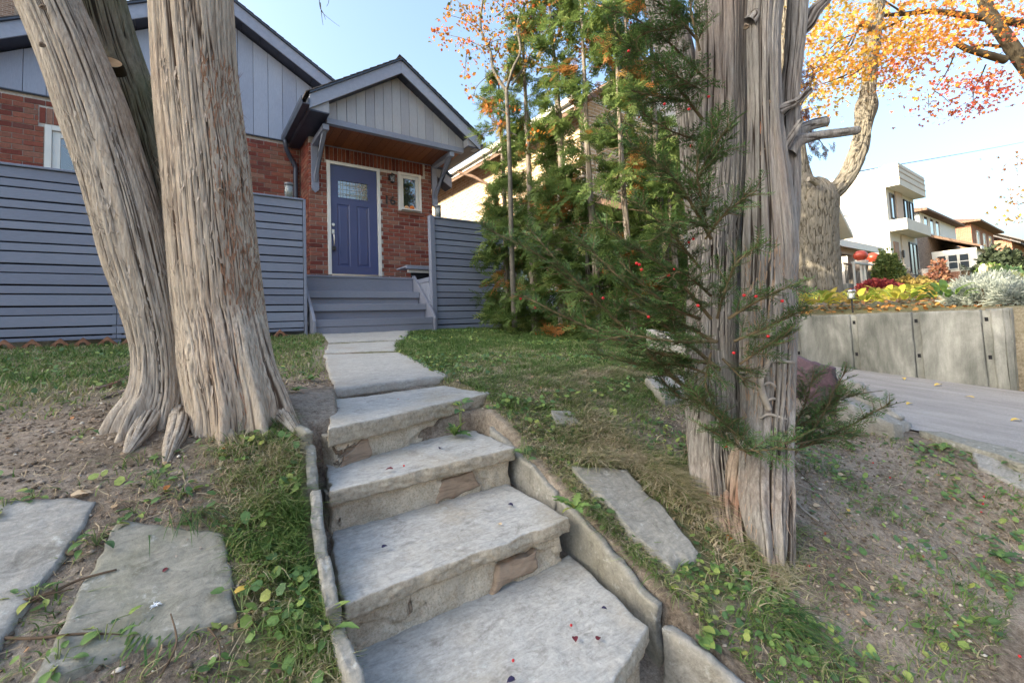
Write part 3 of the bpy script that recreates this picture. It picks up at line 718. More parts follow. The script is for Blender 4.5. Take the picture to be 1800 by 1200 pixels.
# closed triangular boxes at the eaves
for x0,x1 in ((pl+.02,gl-.004),(gr_+.004,pr-.02)):
    prism('eave_box_front',[(x0,min(pz(x0),pz(x1))-.235),(x1,3.60 if x0<3 else 3.60),(x1,pz(x1)-.225),(x0,pz(x0)-.225)] if x0<3 else [(x0,3.60),(x1,min(pz(x0),pz(x1))-.235),(x1,pz(x1)-.225),(x0,pz(x0)-.225)],'y',GY0-.17,GY0-.0,M['gable'],house)
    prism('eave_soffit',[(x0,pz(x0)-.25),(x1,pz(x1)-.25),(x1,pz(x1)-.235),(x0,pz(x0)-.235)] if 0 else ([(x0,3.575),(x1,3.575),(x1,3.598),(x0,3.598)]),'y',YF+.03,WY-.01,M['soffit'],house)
# gutters and downspouts
def gutter(x0,x1,z,ya,yb):
    o=-1 if x1<x0 else 1
    P=[(x0,z),(x0+o*.10,z),(x0+o*.125,z+.06),(x0+o*.125,z+.12),(x0+o*.113,z+.12),(x0+o*.113,z+.06),(x0+o*.094,z+.01),(x0+o*.005,z+.01),(x0+o*.005,z+.12),(x0,z+.12)]
    return prism('gutter',P,'y',ya,yb,M['gutter'],house)
gutter(pl-.005,pl-1,3.64,YF-.02,WY-.06); gutter(pr+.005,pr+1,3.62,YF-.02,WY+.5)
box('eave_fascia',(pl-.004,YF+.03,3.58),(pl+.02,WY-.01,3.80),M['gutter'],house,bev=0)
box('eave_fascia',(pr-.02,YF+.03,3.58),(pr+.004,WY-.01,3.78),M['gutter'],house,bev=0)
dp=smoothpath([(1.56,9.10,3.66),(1.57,9.12,3.50),(1.66,9.2,3.34),(1.745,9.235,3.2),(1.75,9.235,2.9),(1.75,9.235,1.0)],30)
mb=MB(); mb.tube(dp,.042,14); mb.build('downspout',M['gutter'],house,smooth=True)
# stained cedar ceiling boards (run back to the door wall)
nb=18; w=(4.56-1.97)/nb
for i in range(nb):
    a=1.97+i*w; V=[]
    V=np.array([[a+.002,GY0+.1,3.515],[a+w-.002,GY0+.1,3.515],[a+w-.002,PY-.001,3.462],[a+.002,PY-.001,3.462]]); V=np.concatenate([V,V+[0,0,.02]])
    O('ceiling_board',bevel_me(mesh('ceiling_board',V,[tuple(f) for f in BF]),.003),M['cedar'],house)
box('ceiling_backing',(1.97,GY0+.09,3.538),(4.56,WY-.01,3.57),M['dark'],house,bev=0)
box('ceiling_trim',(1.98,PY-.018,3.445),(4.27,PY-.002,3.462),M['trim'],house)
# brackets
def bracket(x,pw=.13):
    # wall plate with pointed foot
    b=prism('bracket',[(x-pw/2,3.44),(x-pw/2,2.60),(x,2.53),(x+pw/2,2.60),(x+pw/2,3.44)],'y',PY-.035,PY-.003,M['trim'],house,bev=.003)
    box('bracket_arm',(x-.05,GY0+.02,3.40),(x+.05,PY-.03,3.495),M['trim'],b)
    # diagonal strut
    a=np.array([x,PY-.04,2.70]);c=np.array([x,GY0+.12,3.40])
    V=[]
    for sx in (-.03,.03):
        V+= [(x+sx,PY-.037,2.72),(x+sx,PY-.037,2.85),(x+sx,GY0+.10,3.398),(x+sx,GY0+.22,3.398)]
    o=O('bracket_strut',mesh('bracket_strut',V,[(0,1,2,3),(7,6,5,4),(0,3,7,4),(1,5,6,2),(0,4,5,1),(3,2,6,7)]),M['trim'],b); bevel_me(o.data,.006)
bracket(1.945);bracket(4.335,.12)
# ---------------------------------------------------------------- door
fr=box('door_frame',(2.15,PY-.02,1.05),(2.208,PY+.06,3.18),M['white'],house)
box('jamb',(3.092,PY-.02,1.05),(3.15,PY+.06,3.18),M['white'],fr); box('lintel',(2.209,PY-.02,3.125),(3.091,PY+.06,3.18),M['white'],fr)
box('threshold',(2.209,PY-.03,1.035),(3.091,PY+.06,1.07),M['nickel'],fr)
x0,x1=2.212,3.088
def framewith(name,x0,x1,z0,z1,hol,y0,y1,m,par):
    """board with rectangular holes built of strips"""
    xs=sorted({x0,x1}|{h[0] for h in hol}|{h[1] for h in hol}); zs=sorted({z0,z1}|{h[2] for h in hol}|{h[3] for h in hol})
    mb=MB()
    for i in range(len(xs)-1):
        for j in range(len(zs)-1):
            cx=.5*(xs[i]+xs[i+1]);cz=.5*(zs[j]+zs[j+1])
            if any(h[0]<cx<h[1] and h[2]<cz<h[3] for h in hol): continue
            mb.add(boxV((xs[i],y0,zs[j]),(xs[i+1],y1,zs[j+1])),BF)
    return mb.build(name,m,par)
gh=(2.335,2.93,2.50,2.86); pa=(2.33,2.56,1.22,2.39); pb=(2.69,2.93,1.22,2.39)
dr=framewith('door',x0,x1,1.075,3.12,[gh,pa,pb],PY+.018,PY+.06,M['door'],house)
def raised(h,par):
    a,b,c,d=h; mb=MB()
    for (o,yy),(o2,y2) in zip([(0,.018),(.018,.032),(.032,.030),(.055,.020)],[(.018,.032),(.032,.030),(.055,.020),(.06,.020)]):
        A=[(a+o,PY+yy,c+o),(b-o,PY+yy,c+o),(b-o,PY+yy,d-o),(a+o,PY+yy,d-o)];B=[(a+o2,PY+y2,c+o2),(b-o2,PY+y2,c+o2),(b-o2,PY+y2,d-o2),(a+o2,PY+y2,d-o2)]
        mb.add(A+B,[(0,1,5,4),(1,2,6,5),(2,3,7,6),(3,0,4,7)])
    o=.06; mb.add([(a+o,PY+.02,c+o),(b-o,PY+.02,c+o),(b-o,PY+.02,d-o),(a+o,PY+.02,d-o)],[(0,1,2,3)])
    mb.build('door_panel',M['door'],par)
raised(pa,dr);raised(pb,dr)
# leaded light: glass with came lines
k=NT('leaded_glass',.08,.9); v=k.vor(14); k.col((.05,.06,.07)); k.inp('Coat Weight',1.); k.b.inputs['IOR'].default_value=2.0; k.bump(k.noise(40,3),.25,.004); M['leadglass']=k.m
box('door_glass',(gh[0]-.01,PY+.035,gh[2]-.01),(gh[1]+.01,PY+.045,gh[3]+.01),M['leadglass'],dr,bev=0)
mb=MB()
for s in ((gh[0],gh[0]+.018,gh[2],gh[3]),(gh[1]-.018,gh[1],gh[2],gh[3]),(gh[0]+.018,gh[1]-.018,gh[2],gh[2]+.018),(gh[0]+.018,gh[1]-.018,gh[3]-.018,gh[3])):
    mb.add(boxV((s[0],PY+.012,s[2]),(s[1],PY+.034,s[3])),BF)
mb.build('glazing_bead',M['door'],dr)
mb=MB(); gx0,gx1,gz0,gz1=gh[0]+.02,gh[1]-.02,gh[2]+.02,gh[3]-.02
def came(x0,x1,z0,z1):
    t=.0035; mb.add(boxV((min(x0,x1)-t,PY+.028,min(z0,z1)-t),(max(x0,x1)+t,PY+.0345,max(z0,z1)+t)),BF)
cx=(gx0+gx1)/2
for x in (gx0+.05,gx0+.09,gx1-.05,gx1-.09,cx-.06,cx+.06,cx-.12,cx+.12): came(x,x,gz0,gz1)
for z in (gz0+.05,gz0+.08,gz1-.05,gz1-.08,(gz0+gz1)/2): came(gx0,gx1,z,z)
for d in (.09,.05): came(cx-d*1.6,cx+d*1.6,(gz0+gz1)/2-d,(gz0+gz1)/2-d); came(cx-d*1.6,cx+d*1.6,(gz0+gz1)/2+d,(gz0+gz1)/2+d)
mb.build('lead_came',flat('lead_came',(.35,.33,.27),.35,.5,metal=.8),dr)
# deadbolt and handle
mb=MB(); th=np.linspace(0,1,2)
mb.tube([(2.25,PY+.018,1.985),(2.25,PY-.006,1.985)],[.032,.028],18); mb.build('deadbolt',M['nickel'],dr)
hd=box('handle_plate',(2.225,PY+.008,1.80),(2.275,PY+.018,1.90),M['nickel'],dr,bev=.004)
mb=MB(); mb.tube(smoothpath([(2.25,PY+.0,1.82),(2.25,PY-.045,1.79),(2.25,PY-.055,1.70),(2.25,PY-.04,1.60),(2.25,PY+.008,1.57)],14),.011,10); mb.build('handle',M['nickel'],hd,smooth=True)
box('lock_box',(2.222,PY-.04,1.50),(2.285,PY-.005,1.575),M['black'],dr,bev=.006)
# small window with trim
window(3.53,4.03,2.395,3.2,PY-.0,fr=.055,inner=.06)
for i,(x,r,c) in enumerate(((3.80,.055,M['pumpkin']),(3.685,.045,flat('pale_pumpkin',(.75,.42,.22),.5)))):
    V=[];n=20
    for a in range(9):
        ph=math.pi*a/8
        for b in range(n):
            t=2*math.pi*b/n; rr=r*math.sin(ph)*(1-.10*abs(math.cos(t*4)))
            V.append((x+rr*math.cos(t),PY+.0+rr*.8*math.sin(t)-.04,2.435+.0+r*.8*(1+math.cos(ph))-.0))
    F=[(a*n+b,(a+1)*n+b,(a+1)*n+(b+1)%n,a*n+(b+1)%n) for a in range(8) for b in range(n)]
    p=O('pumpkin',mesh('pumpkin',V,F,smooth=True),c,None,label=('small orange pumpkin on the sill of the little porch window' if i==0 else 'pale pumpkin beside the orange one on the porch window sill'),cat='pumpkin',group='pumpkins on the porch window sill')
    mb=MB(); mb.tube([(x,PY-.04,2.435+r*1.5),(x+.006,PY-.045,2.435+r*1.5+.03)],[.008,.005],8); mb.build('stem',flat('pumpkin_stem',(.18,.16,.06)),p)
box('pumpkin_sill',(3.57,PY-.10,2.41),(3.99,PY-.026,2.434),M['white'],house)
# lantern
ln=box('wall_lantern',(3.33,PY-.02,2.98),(3.41,PY-.002,3.10),M['black'],house)
mb=MB(); mb.tube(smoothpath([(3.37,PY-.02,3.08),(3.37,PY-.08,3.12),(3.37,PY-.12,3.09)],8),.008,8); mb.build('lantern_arm',M['black'],ln)
cyl('lantern_cap',(3.37,PY-.12),.06,0,0,M['black'],ln,6,[(.07,3.045),(.065,3.055),(.03,3.09),(.008,3.10)])
cyl('lantern_glass',(3.37,PY-.12),.05,0,0,M['jar'],ln,6,[(.04,2.93),(.052,3.045)])
cyl('lantern_base',(3.37,PY-.12),.05,0,0,M['black'],ln,6,[(.012,2.90),(.045,2.915),(.043,2.93)])
for j in range(6):
    t=j*math.pi/3; mb=MB(); mb.tube([(3.37+.041*math.cos(t),PY-.12+.041*math.sin(t),2.93),(3.37+.053*math.cos(t),PY-.12+.053*math.sin(t),3.045)],.003,4); mb.build('lantern_bar',M['black'],ln)
# house number 16
def text(s,size,M4,m,name,parent=None,ext=.004,**k):
    cu=bpy.data.curves.new(name,'FONT'); cu.body=s; cu.size=size; cu.extrude=ext; cu.align_x='CENTER'
    tmp=bpy.data.objects.new(name,cu); COL.objects.link(tmp); bpy.context.view_layer.update()
    me=bpy.data.meshes.new_from_object(tmp); bpy.data.objects.remove(tmp)
    return O(name,me,m,parent,M=M4,**k)
rotf=Matrix.Rotation(math.pi/2,4,'X')
text('16',.25,Matrix.Translation((3.34,PY-.012,2.50))@rotf,M['black'],'house_number',house,.006)
# ================================================================ DECK, STAIRS, FENCES
deck=E('wooden_deck',(2.4,7.8,.5),'blue grey painted wooden porch deck behind the slat fences','deck')
for i in range(6):
    y=7.60+i*.145
    box('deck_board',(1.42 if i else 1.42,y+.003,.89),(3.42,y+.142,.925),M['stair'],deck)
box('deck_rim',(1.52,7.63,.70),(3.38,7.66,.888),M['stair'],deck)
box('deck_floor',(-3.4,7.2,.80),(1.41,9.25,.88),M['stair'],deck); box('deck_floor',(3.43,7.2,.80),(4.9,8.5,.88),M['stair'],deck)
st=E('wooden_stairs',(2.4,7.2,0),'wide blue grey wooden stairs of four steps up to the front door','stairs')
box('riser',(1.535,7.615,.66),(3.37,7.629,.888),M['stair'],st)
for z,y in ((.645,7.35),(.425,7.10),(.185,6.85)):
    box('tread',(1.535,y+.02,z-.035),(3.37,y+.29,z),M['stair'],st,bev=.004)
    box('tread_nosing',(1.535,y-.0,z-.105),(3.37,y+.018,z+.002),M['stair'],st,bev=.004)
    box('riser',(1.535,y+.05,max(z-.25,-.06)),(3.37,y+.065,z-.037),M['stair'],st,bev=.002)
box('riser',(1.535,6.862,-.06),(3.37,6.874,.078),M['stair'],st,bev=.002)
for xa in (1.49,3.375):
    pts=[(6.80,-.08),(6.80,.17),(6.86,.25),(7.60,.96),(7.66,.96),(7.66,.60),(7.1,-.08)]
    prism('stringer',pts,'x',xa,xa+.04,M['stair'],st,bev=.003)
# bench and boards on the right of the landing
bn=E('deck_bench',(3.6,7.9,.9),'blue grey bench behind the right slat fence beside the stairs','bench')
for i in range(3): box('seat_board',(3.30,7.75+i*.15,1.13),(4.6,7.89+i*.15,1.165),M['stair'],bn)
box('seat_edge',(3.30,7.70,1.10),(4.6,7.745,1.165),M['fascia'],bn); box('apron',(3.34,7.76,1.04),(4.6,7.78,1.095),M['white'],bn)
box('bench_side',(3.42,7.79,.90),(4.5,7.82,1.04),M['dark'],bn)
ap=E('landing_panel',(3.44,7.4,.5),'narrow vertical boards closing the gap between stairs and right fence','panel')
for i in range(7):
    y=7.06+i*.085
    box('board',(3.425,y,.10),(3.445,y+.08,.80),M['fence'],ap)
box('cap',(3.415,7.05,.802),(3.46,7.66,.88),M['fence'],ap)
def slatfence(x0,x1,y,zt,zb,label,capright=False,capleft=False,posts=()):
    f=E('slat_fence',((x0+x1)/2,y,0),label,'fence')
    z=zt-.03; wide=True; i=0
    while z>zb+.03:
        h=.118 if wide else .082
        lo=max(z-h,zb)
        cuts=[x0]+[c for c in posts if x0<c<x1]+[x1]
        for a,b in zip(cuts[:-1],cuts[1:]):
            dz=random.uniform(-.003,.003)
            box('slat',(a+.002,y+random.uniform(0,.003),lo+dz),(b-.002,y+.022,z+dz),M['fence'],f,bev=.004)
        z=lo-.016; wide=not wide; i+=1
    box('top_rail',(x0-.01,y-.025,zt-.026),(x1+.01,y+.08,zt),M['fence'],f,bev=.004)
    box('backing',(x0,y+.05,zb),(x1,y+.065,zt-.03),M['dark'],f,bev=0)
    for px in posts: box('post',(px-.04,y+.0225,zb-.1),(px+.04,y+.049,zt-.03),M['fence'],f)
    return f
fl=slatfence(-3.6,1.415,7.0,1.96,.035,'long blue grey slat fence left of the front stairs',posts=(-2.2,-.62,.62))
box('end_post',(1.418,6.985,-.05),(1.455,7.08,1.955),M['fence'],fl,bev=.004)
frr=slatfence(3.53,5.15,7.0,1.93,-.04,'shorter blue grey slat fence right of the front stairs',posts=())
box('end_post',(3.435,6.975,-.05),(3.525,7.075,1.945),M['fence'],frr,bev=.005)
mb=MB(); mb.tube([(4.93,6.93,-.1),(4.93,6.93,.62)],.014,8); mb.build('drain_pipe',flat('grey_pipe',(.35,.36,.38)),None,label='thin grey pipe standing at the foot of the right fence',cat='pipe')
# solar jar lights on the fences
k=NT('crackle_glass',.2,.6); k.col((.45,.5,.52)); k.inp('Transmission Weight',.6); k.bump(k.vor(110,feat='DISTANCE_TO_EDGE'),.8,.004); M['crackle']=k.m
def jarlight(x,y,z,label):
    r=E('jar_light',(x,y,z),label,'light','glass jar lights on the fences')
    cyl('jar',(x,y),.055,z+.001,z+.17,M['crackle'],r,20)
    cyl('filling',(x,y),.045,z+.004,z+.12,flat('pale_filling',(.42,.40,.33),.8,var=.5,sc=60),r,16)
    cyl('lid',(x,y),.058,z+.171,z+.215,flat('smoked_lid',(.12,.13,.15),.3,.5),r,20,[(.058,z+.171),(.058,z+.21),(.05,z+.215)])
jarlight(1.24,7.03,1.96,'glass jar light on the left fence, close to the downspout')
jarlight(3.62,7.03,1.93,'glass jar light beside the post on the right fence')
jarlight(4.93,7.03,1.93,'glass jar light farther along the right fence, near the hedge')
# terracotta edging under the left fence
k=NT('terracotta',.9,.15); k.col(k.ramp(k.noise(12,5),[(.3,(.19,.09,.055)),(.7,(.33,.17,.11))])); k.bump(k.noise(60,4),.5,.004); M['terra']=k.m
edg=[('leftmost in view, half buried',-1.47),('second from the left',-1.27),('third from the left, mostly sunk in grass',-1.06),('fourth from the left',-.88),('fifth from the left and tallest',-.68),('sixth, just left of the leaning trunk',-.48),('hidden edge piece right of the big trunk',1.07)]
for i,(t,x) in enumerate(edg):
    z=float(hgt(x,6.75))-.02; y=6.78-.0
    n=14; V=[];F=[]
    outer=[(-.105,0),(-.105,.02),(0,.125),(.105,.02),(.105,0)]
    hole=[(.032*math.cos(a),.045+.032*math.sin(a)) for a in np.linspace(0,2*math.pi,n,endpoint=False)]
    import bmesh
    bm=bmesh.new()
    # ring of quads between the outline (resampled) and the hole
    def outl(a):
        dx,dz=math.cos(a),math.sin(a); best=9
        O5=outer+[outer[0]]
        for p,q in zip(O5[:-1],O5[1:]):
            ex,ez=q[0]-p[0],q[1]-p[1]; den=dx*ez-dz*ex
            if abs(den)<1e-9: continue
            t_=((p[0])*ez-(p[1]-.045)*ex)/den; s_=((p[0])*dz-(p[1]-.045)*dx)/den
            if t_>0 and -1e-6<=s_<=1+1e-6: best=min(best,t_)
        return (dx*best,.045+dz*best)
    n=24; rings=[]
    for yy in (y,y+.05):
        rings.append([bm.verts.new((x+outl(2*math.pi*j/n)[0],yy,z+outl(2*math.pi*j/n)[1])) for j in range(n)])
        rings.append([bm.verts.new((x+.03*math.cos(2*math.pi*j/n),yy,z+.045+.03*math.sin(2*math.pi*j/n))) for j in range(n)])
    for A,B in ((rings[0],rings[1]),(rings[1],rings[3]),(rings[3],rings[2]),(rings[2],rings[0])):
        for j in range(n): bm.faces.new((A[j],A[(j+1)%n],B[(j+1)%n],B[j]))
    bmesh.ops.recalc_face_normals(bm,faces=bm.faces)
    me=bpy.data.meshes.new('edging_tile'); bm.to_mesh(me); bm.free()
    O('edging_tile',me,M['terra'],None,label='pointed terracotta edging tile with round hole, '+t if i<6 else 'pointed terracotta edging tile between the big trunk and the stairs',cat='edging tile',group='terracotta edging tiles along the left fence')
# ================================================================ TREE TRUNKS
def trunk(name,ctrl,m,parent=None,nseg=170,step=.012,depth=.010,fr=55,fl=3.2,lobes=None,lobeR=None,wob=.04,seed=0,twist=0.,bulge=None,**k):
    """ctrl rows: x,y,z,r  (bottom to top). Bark ridges are real relief; attribute bark = 0 furrow .. 1 ridge"""
    ctrl=np.asarray(ctrl,float); L=np.sum(np.linalg.norm(np.diff(ctrl[:,:3],axis=0),axis=1))
    P=smoothpath(ctrl,max(12,int(L/step))); R=P[:,3]; C=P[:,:3]
    T,A,B=frames(C); s=np.concatenate([[0],np.cumsum(np.linalg.norm(np.diff(C,axis=0),axis=1))])
    th=np.arange(nseg)*2*np.pi/nseg
    # fixed frame so that lobes keep their compass direction
    X=np.tile([1.,0,0],(len(C),1)); X=X-T*(X*T).sum(1)[:,None]; X/=np.linalg.norm(X,axis=1)[:,None]; Y=np.cross(T,X)
    S_,TH=np.meshgrid(s,th,indexing='ij')
    r0=R[:,None]*np.ones_like(TH)
    r=r0*(1+wob*2*fbm(np.cos(TH)*1.3+seed,np.sin(TH)*1.3,S_*1.4,3)+wob*fbm(np.cos(TH)*3+seed,np.sin(TH)*3,S_*2.5,2))
    if lobes is not None:
        for (a,h,amp,wd) in lobes:   # angle, height scale, amplitude, width
            d=np.angle(np.exp(1j*(TH-a-twist*S_*.5)))
            r=r+amp*np.exp(-(S_/h))*np.exp(-(d/wd)**2)
    if bulge is not None: r=r+bulge(TH,S_)
    rr=float(np.mean(R))
    tw=TH+twist*S_+.10*fbm(np.cos(TH)*1.5+seed+4,np.sin(TH)*1.5,S_*1.2,2)
    cx,cy=np.cos(tw)*rr,np.sin(tw)*rr
    n1=fbm(cx*fr+seed,cy*fr,S_*fl,2,.5); n2=fbm(cx*fr*.42+seed+9,cy*fr*.42,S_*fl*.8,2); n3=fbm(cx*fr*1.7,cy*fr*1.7+seed,S_*fl*3.0,2)
    bk=sst(.0,.20,np.abs(n1))*(.7+.3*sst(.0,.15,np.abs(n2)))
    bk=np.clip(bk+.12*n3,0,1)
    r=r+depth*(bk-.75)+depth*.35*n2
    V=C[:,None]+r[...,None]*(np.cos(TH)[...,None]*X[:,None]+np.sin(TH)[...,None]*Y[:,None])
    V=V.reshape(-1,3); n=len(C); I=np.arange(n*nseg).reshape(n,nseg); J=np.roll(I,-1,1)
    F=[np.stack([I[:-1].ravel(),J[:-1].ravel(),J[1:].ravel(),I[1:].ravel()],1)]
    ci=len(V); V=np.concatenate([V,[C[-1]]]); F.append(np.stack([I[-1],J[-1],np.full(nseg,ci)],1))
    return O(name,mesh(name,V,F,{'bark':np.concatenate([bk.ravel(),[.5]])},smooth=True),m,parent,**k)
def barkmat(name,fur,lo,hi,red,redamt=.3,moss=None,mossamt=.0,vs=9):
    k=NT(name,.9,.12)
    b=k.attr('bark'); big=k.noise(2.2,4,.6); st=k.noise(55,6,.7,k.map((1,1,.07))); fine=k.noise(120,4,.75,k.map((1,1,.12)))
    c=k.mix(k.ramp(st,[(.3,0),(.7,1)]),lo,hi)
    c=k.mix(k.math('MULTIPLY',k.ramp(k.noise(3.5,5,.65,k.map((1,1,.35))),[(.5,0),(.66,1)]),redamt),c,red)
    if moss: c=k.mix(k.math('MULTIPLY',k.ramp(big,[(.45,0),(.65,1)]),mossamt),c,moss)
    c=k.mix(.55,c,k.ramp(fine,[(.3,(.55,.55,.55)),(.7,(1.28,1.28,1.28))]),'MULTIPLY')
    c=k.mix(k.ramp(b,[(.05,1),(.55,0)]),c,fur)
    k.col(c); k.bump(k.math('ADD',fine,k.math('MULTIPLY',st,.8)),.8,.008); return k.m
M['bark_pale']=barkmat('pale_cedar_bark',(.075,.05,.036),(.33,.265,.205),(.60,.52,.43),(.38,.20,.12),.25)
M['bark_lean']=barkmat('grey_cedar_bark',(.07,.05,.036),(.29,.24,.19),(.55,.49,.42),(.27,.18,.12),.3)
M['bark_dark']=barkmat('mossy_cedar_bark',(.04,.032,.022),(.16,.135,.10),(.30,.265,.20),(.12,.12,.06),.4,(.11,.12,.055),.6)
M['bark_grey']=barkmat('weathered_grey_bark',(.035,.026,.022),(.145,.132,.123),(.40,.382,.368),(.26,.15,.10),.28)
M['bark_root']=barkmat('bare_root_wood',(.06,.045,.035),(.24,.19,.155),(.46,.38,.32),(.30,.14,.09),.85)
M['bark_maple']=barkmat('maple_bark',(.07,.06,.045),(.15,.135,.115),(.27,.25,.215),(.20,.175,.13),.3)
M['twig']=flat('twig_bark',(.12,.085,.06),.9,.1,var=.3,sc=30)
M['deadwood']=flat('dead_branch_wood',(.33,.30,.27),.9,.1,var=.3,sc=25,bump=.6)
k=NT('cut_wood',.7,.2); v=k.noise(8,4,.5,k.map((1,1,1)),1.5); k.col(k.ramp(v,[(.3,(.42,.26,.14)),(.5,(.62,.44,.27)),(.7,(.72,.54,.36))])); M['cut']=k.m
DS=.80
# ---- left cedar : three stems from one stool
ct=E('cedar_tree',(.15,2.6,-.37),'big pale barked cedar with leaning twin stems, left of the stone steps','tree')
def col(pts,d0,extra_top=None,dd=None):
    """rows of (u,v,halfwidth px, depth) measured on the trunk"""
    out=[]
    for (u,v,w,*dq) in pts:
        d=(dq[0] if dq else d0)*DS
        p=aD(u,v,d); out.append((p[0],p[1],p[2],w/793*d*.985))
    return out
d=2.62
Mst=col([(420,790,70,2.50),(415,715,72,2.52),(400,640,71,2.55),(388,560,70),(381,490,69),(372,400,68),(364,300,67),(352,200,65),(343,100,64),(338,0,64),(334,-120,62)],d)
top=np.array(Mst[-1]); Mst.append((top[0]-.02,top[1]+.05,top[2]+1.2,.17)); Mst.append((top[0]+.05,top[1]+.1,top[2]+3.2,.12)); Mst.append((top[0]+.05,top[1]+.1,top[2]+5.5,.05))
# angles: 0=+x (right), -pi/2 = towards the street
def ang(dx,dy): return math.atan2(dy,dx)
cam_dir=math.atan2(-.80,-.59); rt=math.atan2(-.59,.81)
trunk('trunk',Mst,M['bark_pale'],ct,nseg=340,step=.011,depth=.009,fr=135,fl=1.3,wob=.02,seed=1,twist=.10,
  lobes=[(rt+.0,.17,.15,.20),(cam_dir+.95,.17,.12,.17),(cam_dir+.30,.15,.11,.13),(cam_dir-.3,.12,.06,.12),(rt+1.6,.15,.10,.3),(cam_dir-1.2,.15,.08,.2)],label='thickest, upright pale stem')
Lst=col([(268,800,58,2.42),(275,745,56,2.44),(287,690,47,2.48),(284,620,41,2.5),(268,540,44),(244,450,50),(222,370,51),(200,300,50),(166,200,50),(128,100,47),(84,0,45),(30,-120,44)],2.50)
top=np.array(Lst[-1]); Lst.append((top[0]-.45,top[1]+.1,top[2]+1.3,.12)); Lst.append((top[0]-.8,top[1]+.1,top[2]+3.2,.06))
trunk('trunk',Lst,M['bark_lean'],ct,nseg=280,step=.011,depth=.008,fr=135,fl=1.3,wob=.03,seed=5,twist=-.12,
  lobes=[(cam_dir-.55,.17,.11,.20),(cam_dir+.1,.17,.14,.16),(cam_dir-1.3,.18,.10,.22),(cam_dir+.8,.12,.07,.12)],label='light grey stem leaning left')
Bst=col([(320,640,30,2.75),(303,520,46,2.82),(285,430,52,2.86),(262,330,52,2.9),(228,210,52,2.92),(196,110,48,2.95),(166,0,46,2.95),(140,-120,44,2.95)],2.9)
top=np.array(Bst[-1]); Bst.append((top[0]-.2,top[1]+.3,top[2]+1.3,.13)); Bst.append((top[0]-.3,top[1]+.4,top[2]+3,.06))
trunk('trunk',Bst,M['bark_dark'],ct,nseg=240,step=.012,depth=.010,fr=115,fl=2.0,wob=.05,seed=9,label='darker mossy stem behind the leaning one')
# sawn-off branch and its pale cut face
p=aD(193,109,2.62*DS); nrm=-ray(193,109)/np.linalg.norm(ray(193,109))*1.0+np.array([-.1,0,.45]); nrm/=np.linalg.norm(nrm)
a=np.cross(nrm,[0,0,1]);a/=np.linalg.norm(a); b=np.cross(nrm,a); ax=-(ray(193,109)/np.linalg.norm(ray(193,109)))
V=[];n=28
for rr,off in ((1.2,-.06),(1.1,-.02),(1.0,0.)):
    for j in range(n):
        t=2*math.pi*j/n; V.append(p+nrm*off*1.4+(a*.046*math.cos(t)+b*.024*math.sin(t))*rr)
F=[(i*n+j,i*n+(j+1)%n,(i+1)*n+(j+1)%n,(i+1)*n+j) for i in range(2) for j in range(n)]
stub=O('branch_stub',mesh('branch_stub',V,F,smooth=True),M['bark_dark'],ct)
V=[p+nrm*.001+(a*.044*math.cos(2*math.pi*j/n)+b*.022*math.sin(2*math.pi*j/n)) for j in range(n)]
O('cut_face',mesh('cut_face',V,[tuple(range(n))]),M['cut'],stub,label='pale freshly sawn oval cut')
# knots
M['knotwood']=flat('knot_wood',(.20,.155,.12),.9,.1,var=.5,sc=60,bump=.8,bs=90)
def knot(u,v,d,r,m,par):
    d=d*DS;r=r*DS
    p=aD(u,v,d); q=-ray(u,v);q/=np.linalg.norm(q); V=[];n=14
    a=np.cross(q,[0,0,1]);a/=np.linalg.norm(a);b=np.cross(q,a)
    for rr,of in ((1.3,-.02),(1.1,-.002),(.85,.004),(.6,.002),(.3,-.006)):
        for j in range(n):
            t=2*math.pi*j/n; V.append(p+q*(of*r/.02)+(a*math.cos(t)+b*math.sin(t))*r*rr*(1+.15*math.sin(3*t+u)))
    F=[(i*n+j,i*n+(j+1)%n,(i+1)*n+(j+1)%n,(i+1)*n+j) for i in range(4) for j in range(n)]+[tuple(4*n+j for j in range(n))]
    O('knot',mesh('knot',V,F,smooth=True),m,par)
for u,v,d,r in ((76,13,2.36,.014),(74,79,2.36,.013),(388,335,2.41,.014)): knot(u,v,d*.985,r*.8,M['knotwood'],ct)
# surface roots
def root(pts,m,par,seed=0,seg=20,**k):
    ctrl=[]
    for (x,y,lift,r) in pts: ctrl.append((x,y,float(hgt(x,y))+lift,r))
    trunk('root',ctrl,m,par,nseg=40,step=.012,depth=.005,fr=60,fl=5,wob=.10,seed=seed,**k)
def rootpx(L,m,seed,par=None,depth=.004,fr=80,dv=0):
    par=par or ct
    C=[]
    for (u,v,dz,r) in L:
        v=v+dv
        ry=ray(u,v)/793.; t=np.linspace(.8,8,1500); dd=ry[2]*t-hgt(ry[0]*t,ry[1]*t); k=int(np.argmax(dd<0)); p=ry*t[k]; C.append((p[0],p[1],p[2]+dz+.012,r))
    trunk('root',C,m,par,nseg=60,step=.008,depth=depth,fr=fr,fl=3,wob=.12,seed=seed)
rootpx([(262,655,.02,.030),(228,668,.0,.020),(180,684,-.004,.014),(120,690,-.006,.010),(78,694,-.01,.003)],M['bark_root'],7)
rootpx([(268,690,.02,.026),(236,690,.0,.020),(205,694,-.006,.014),(170,706,-.01,.003)],M['bark_root'],8)
rootpx([(250,640,.01,.022),(205,650,-.004,.012),(160,660,-.008,.003)],M['bark_root'],10)
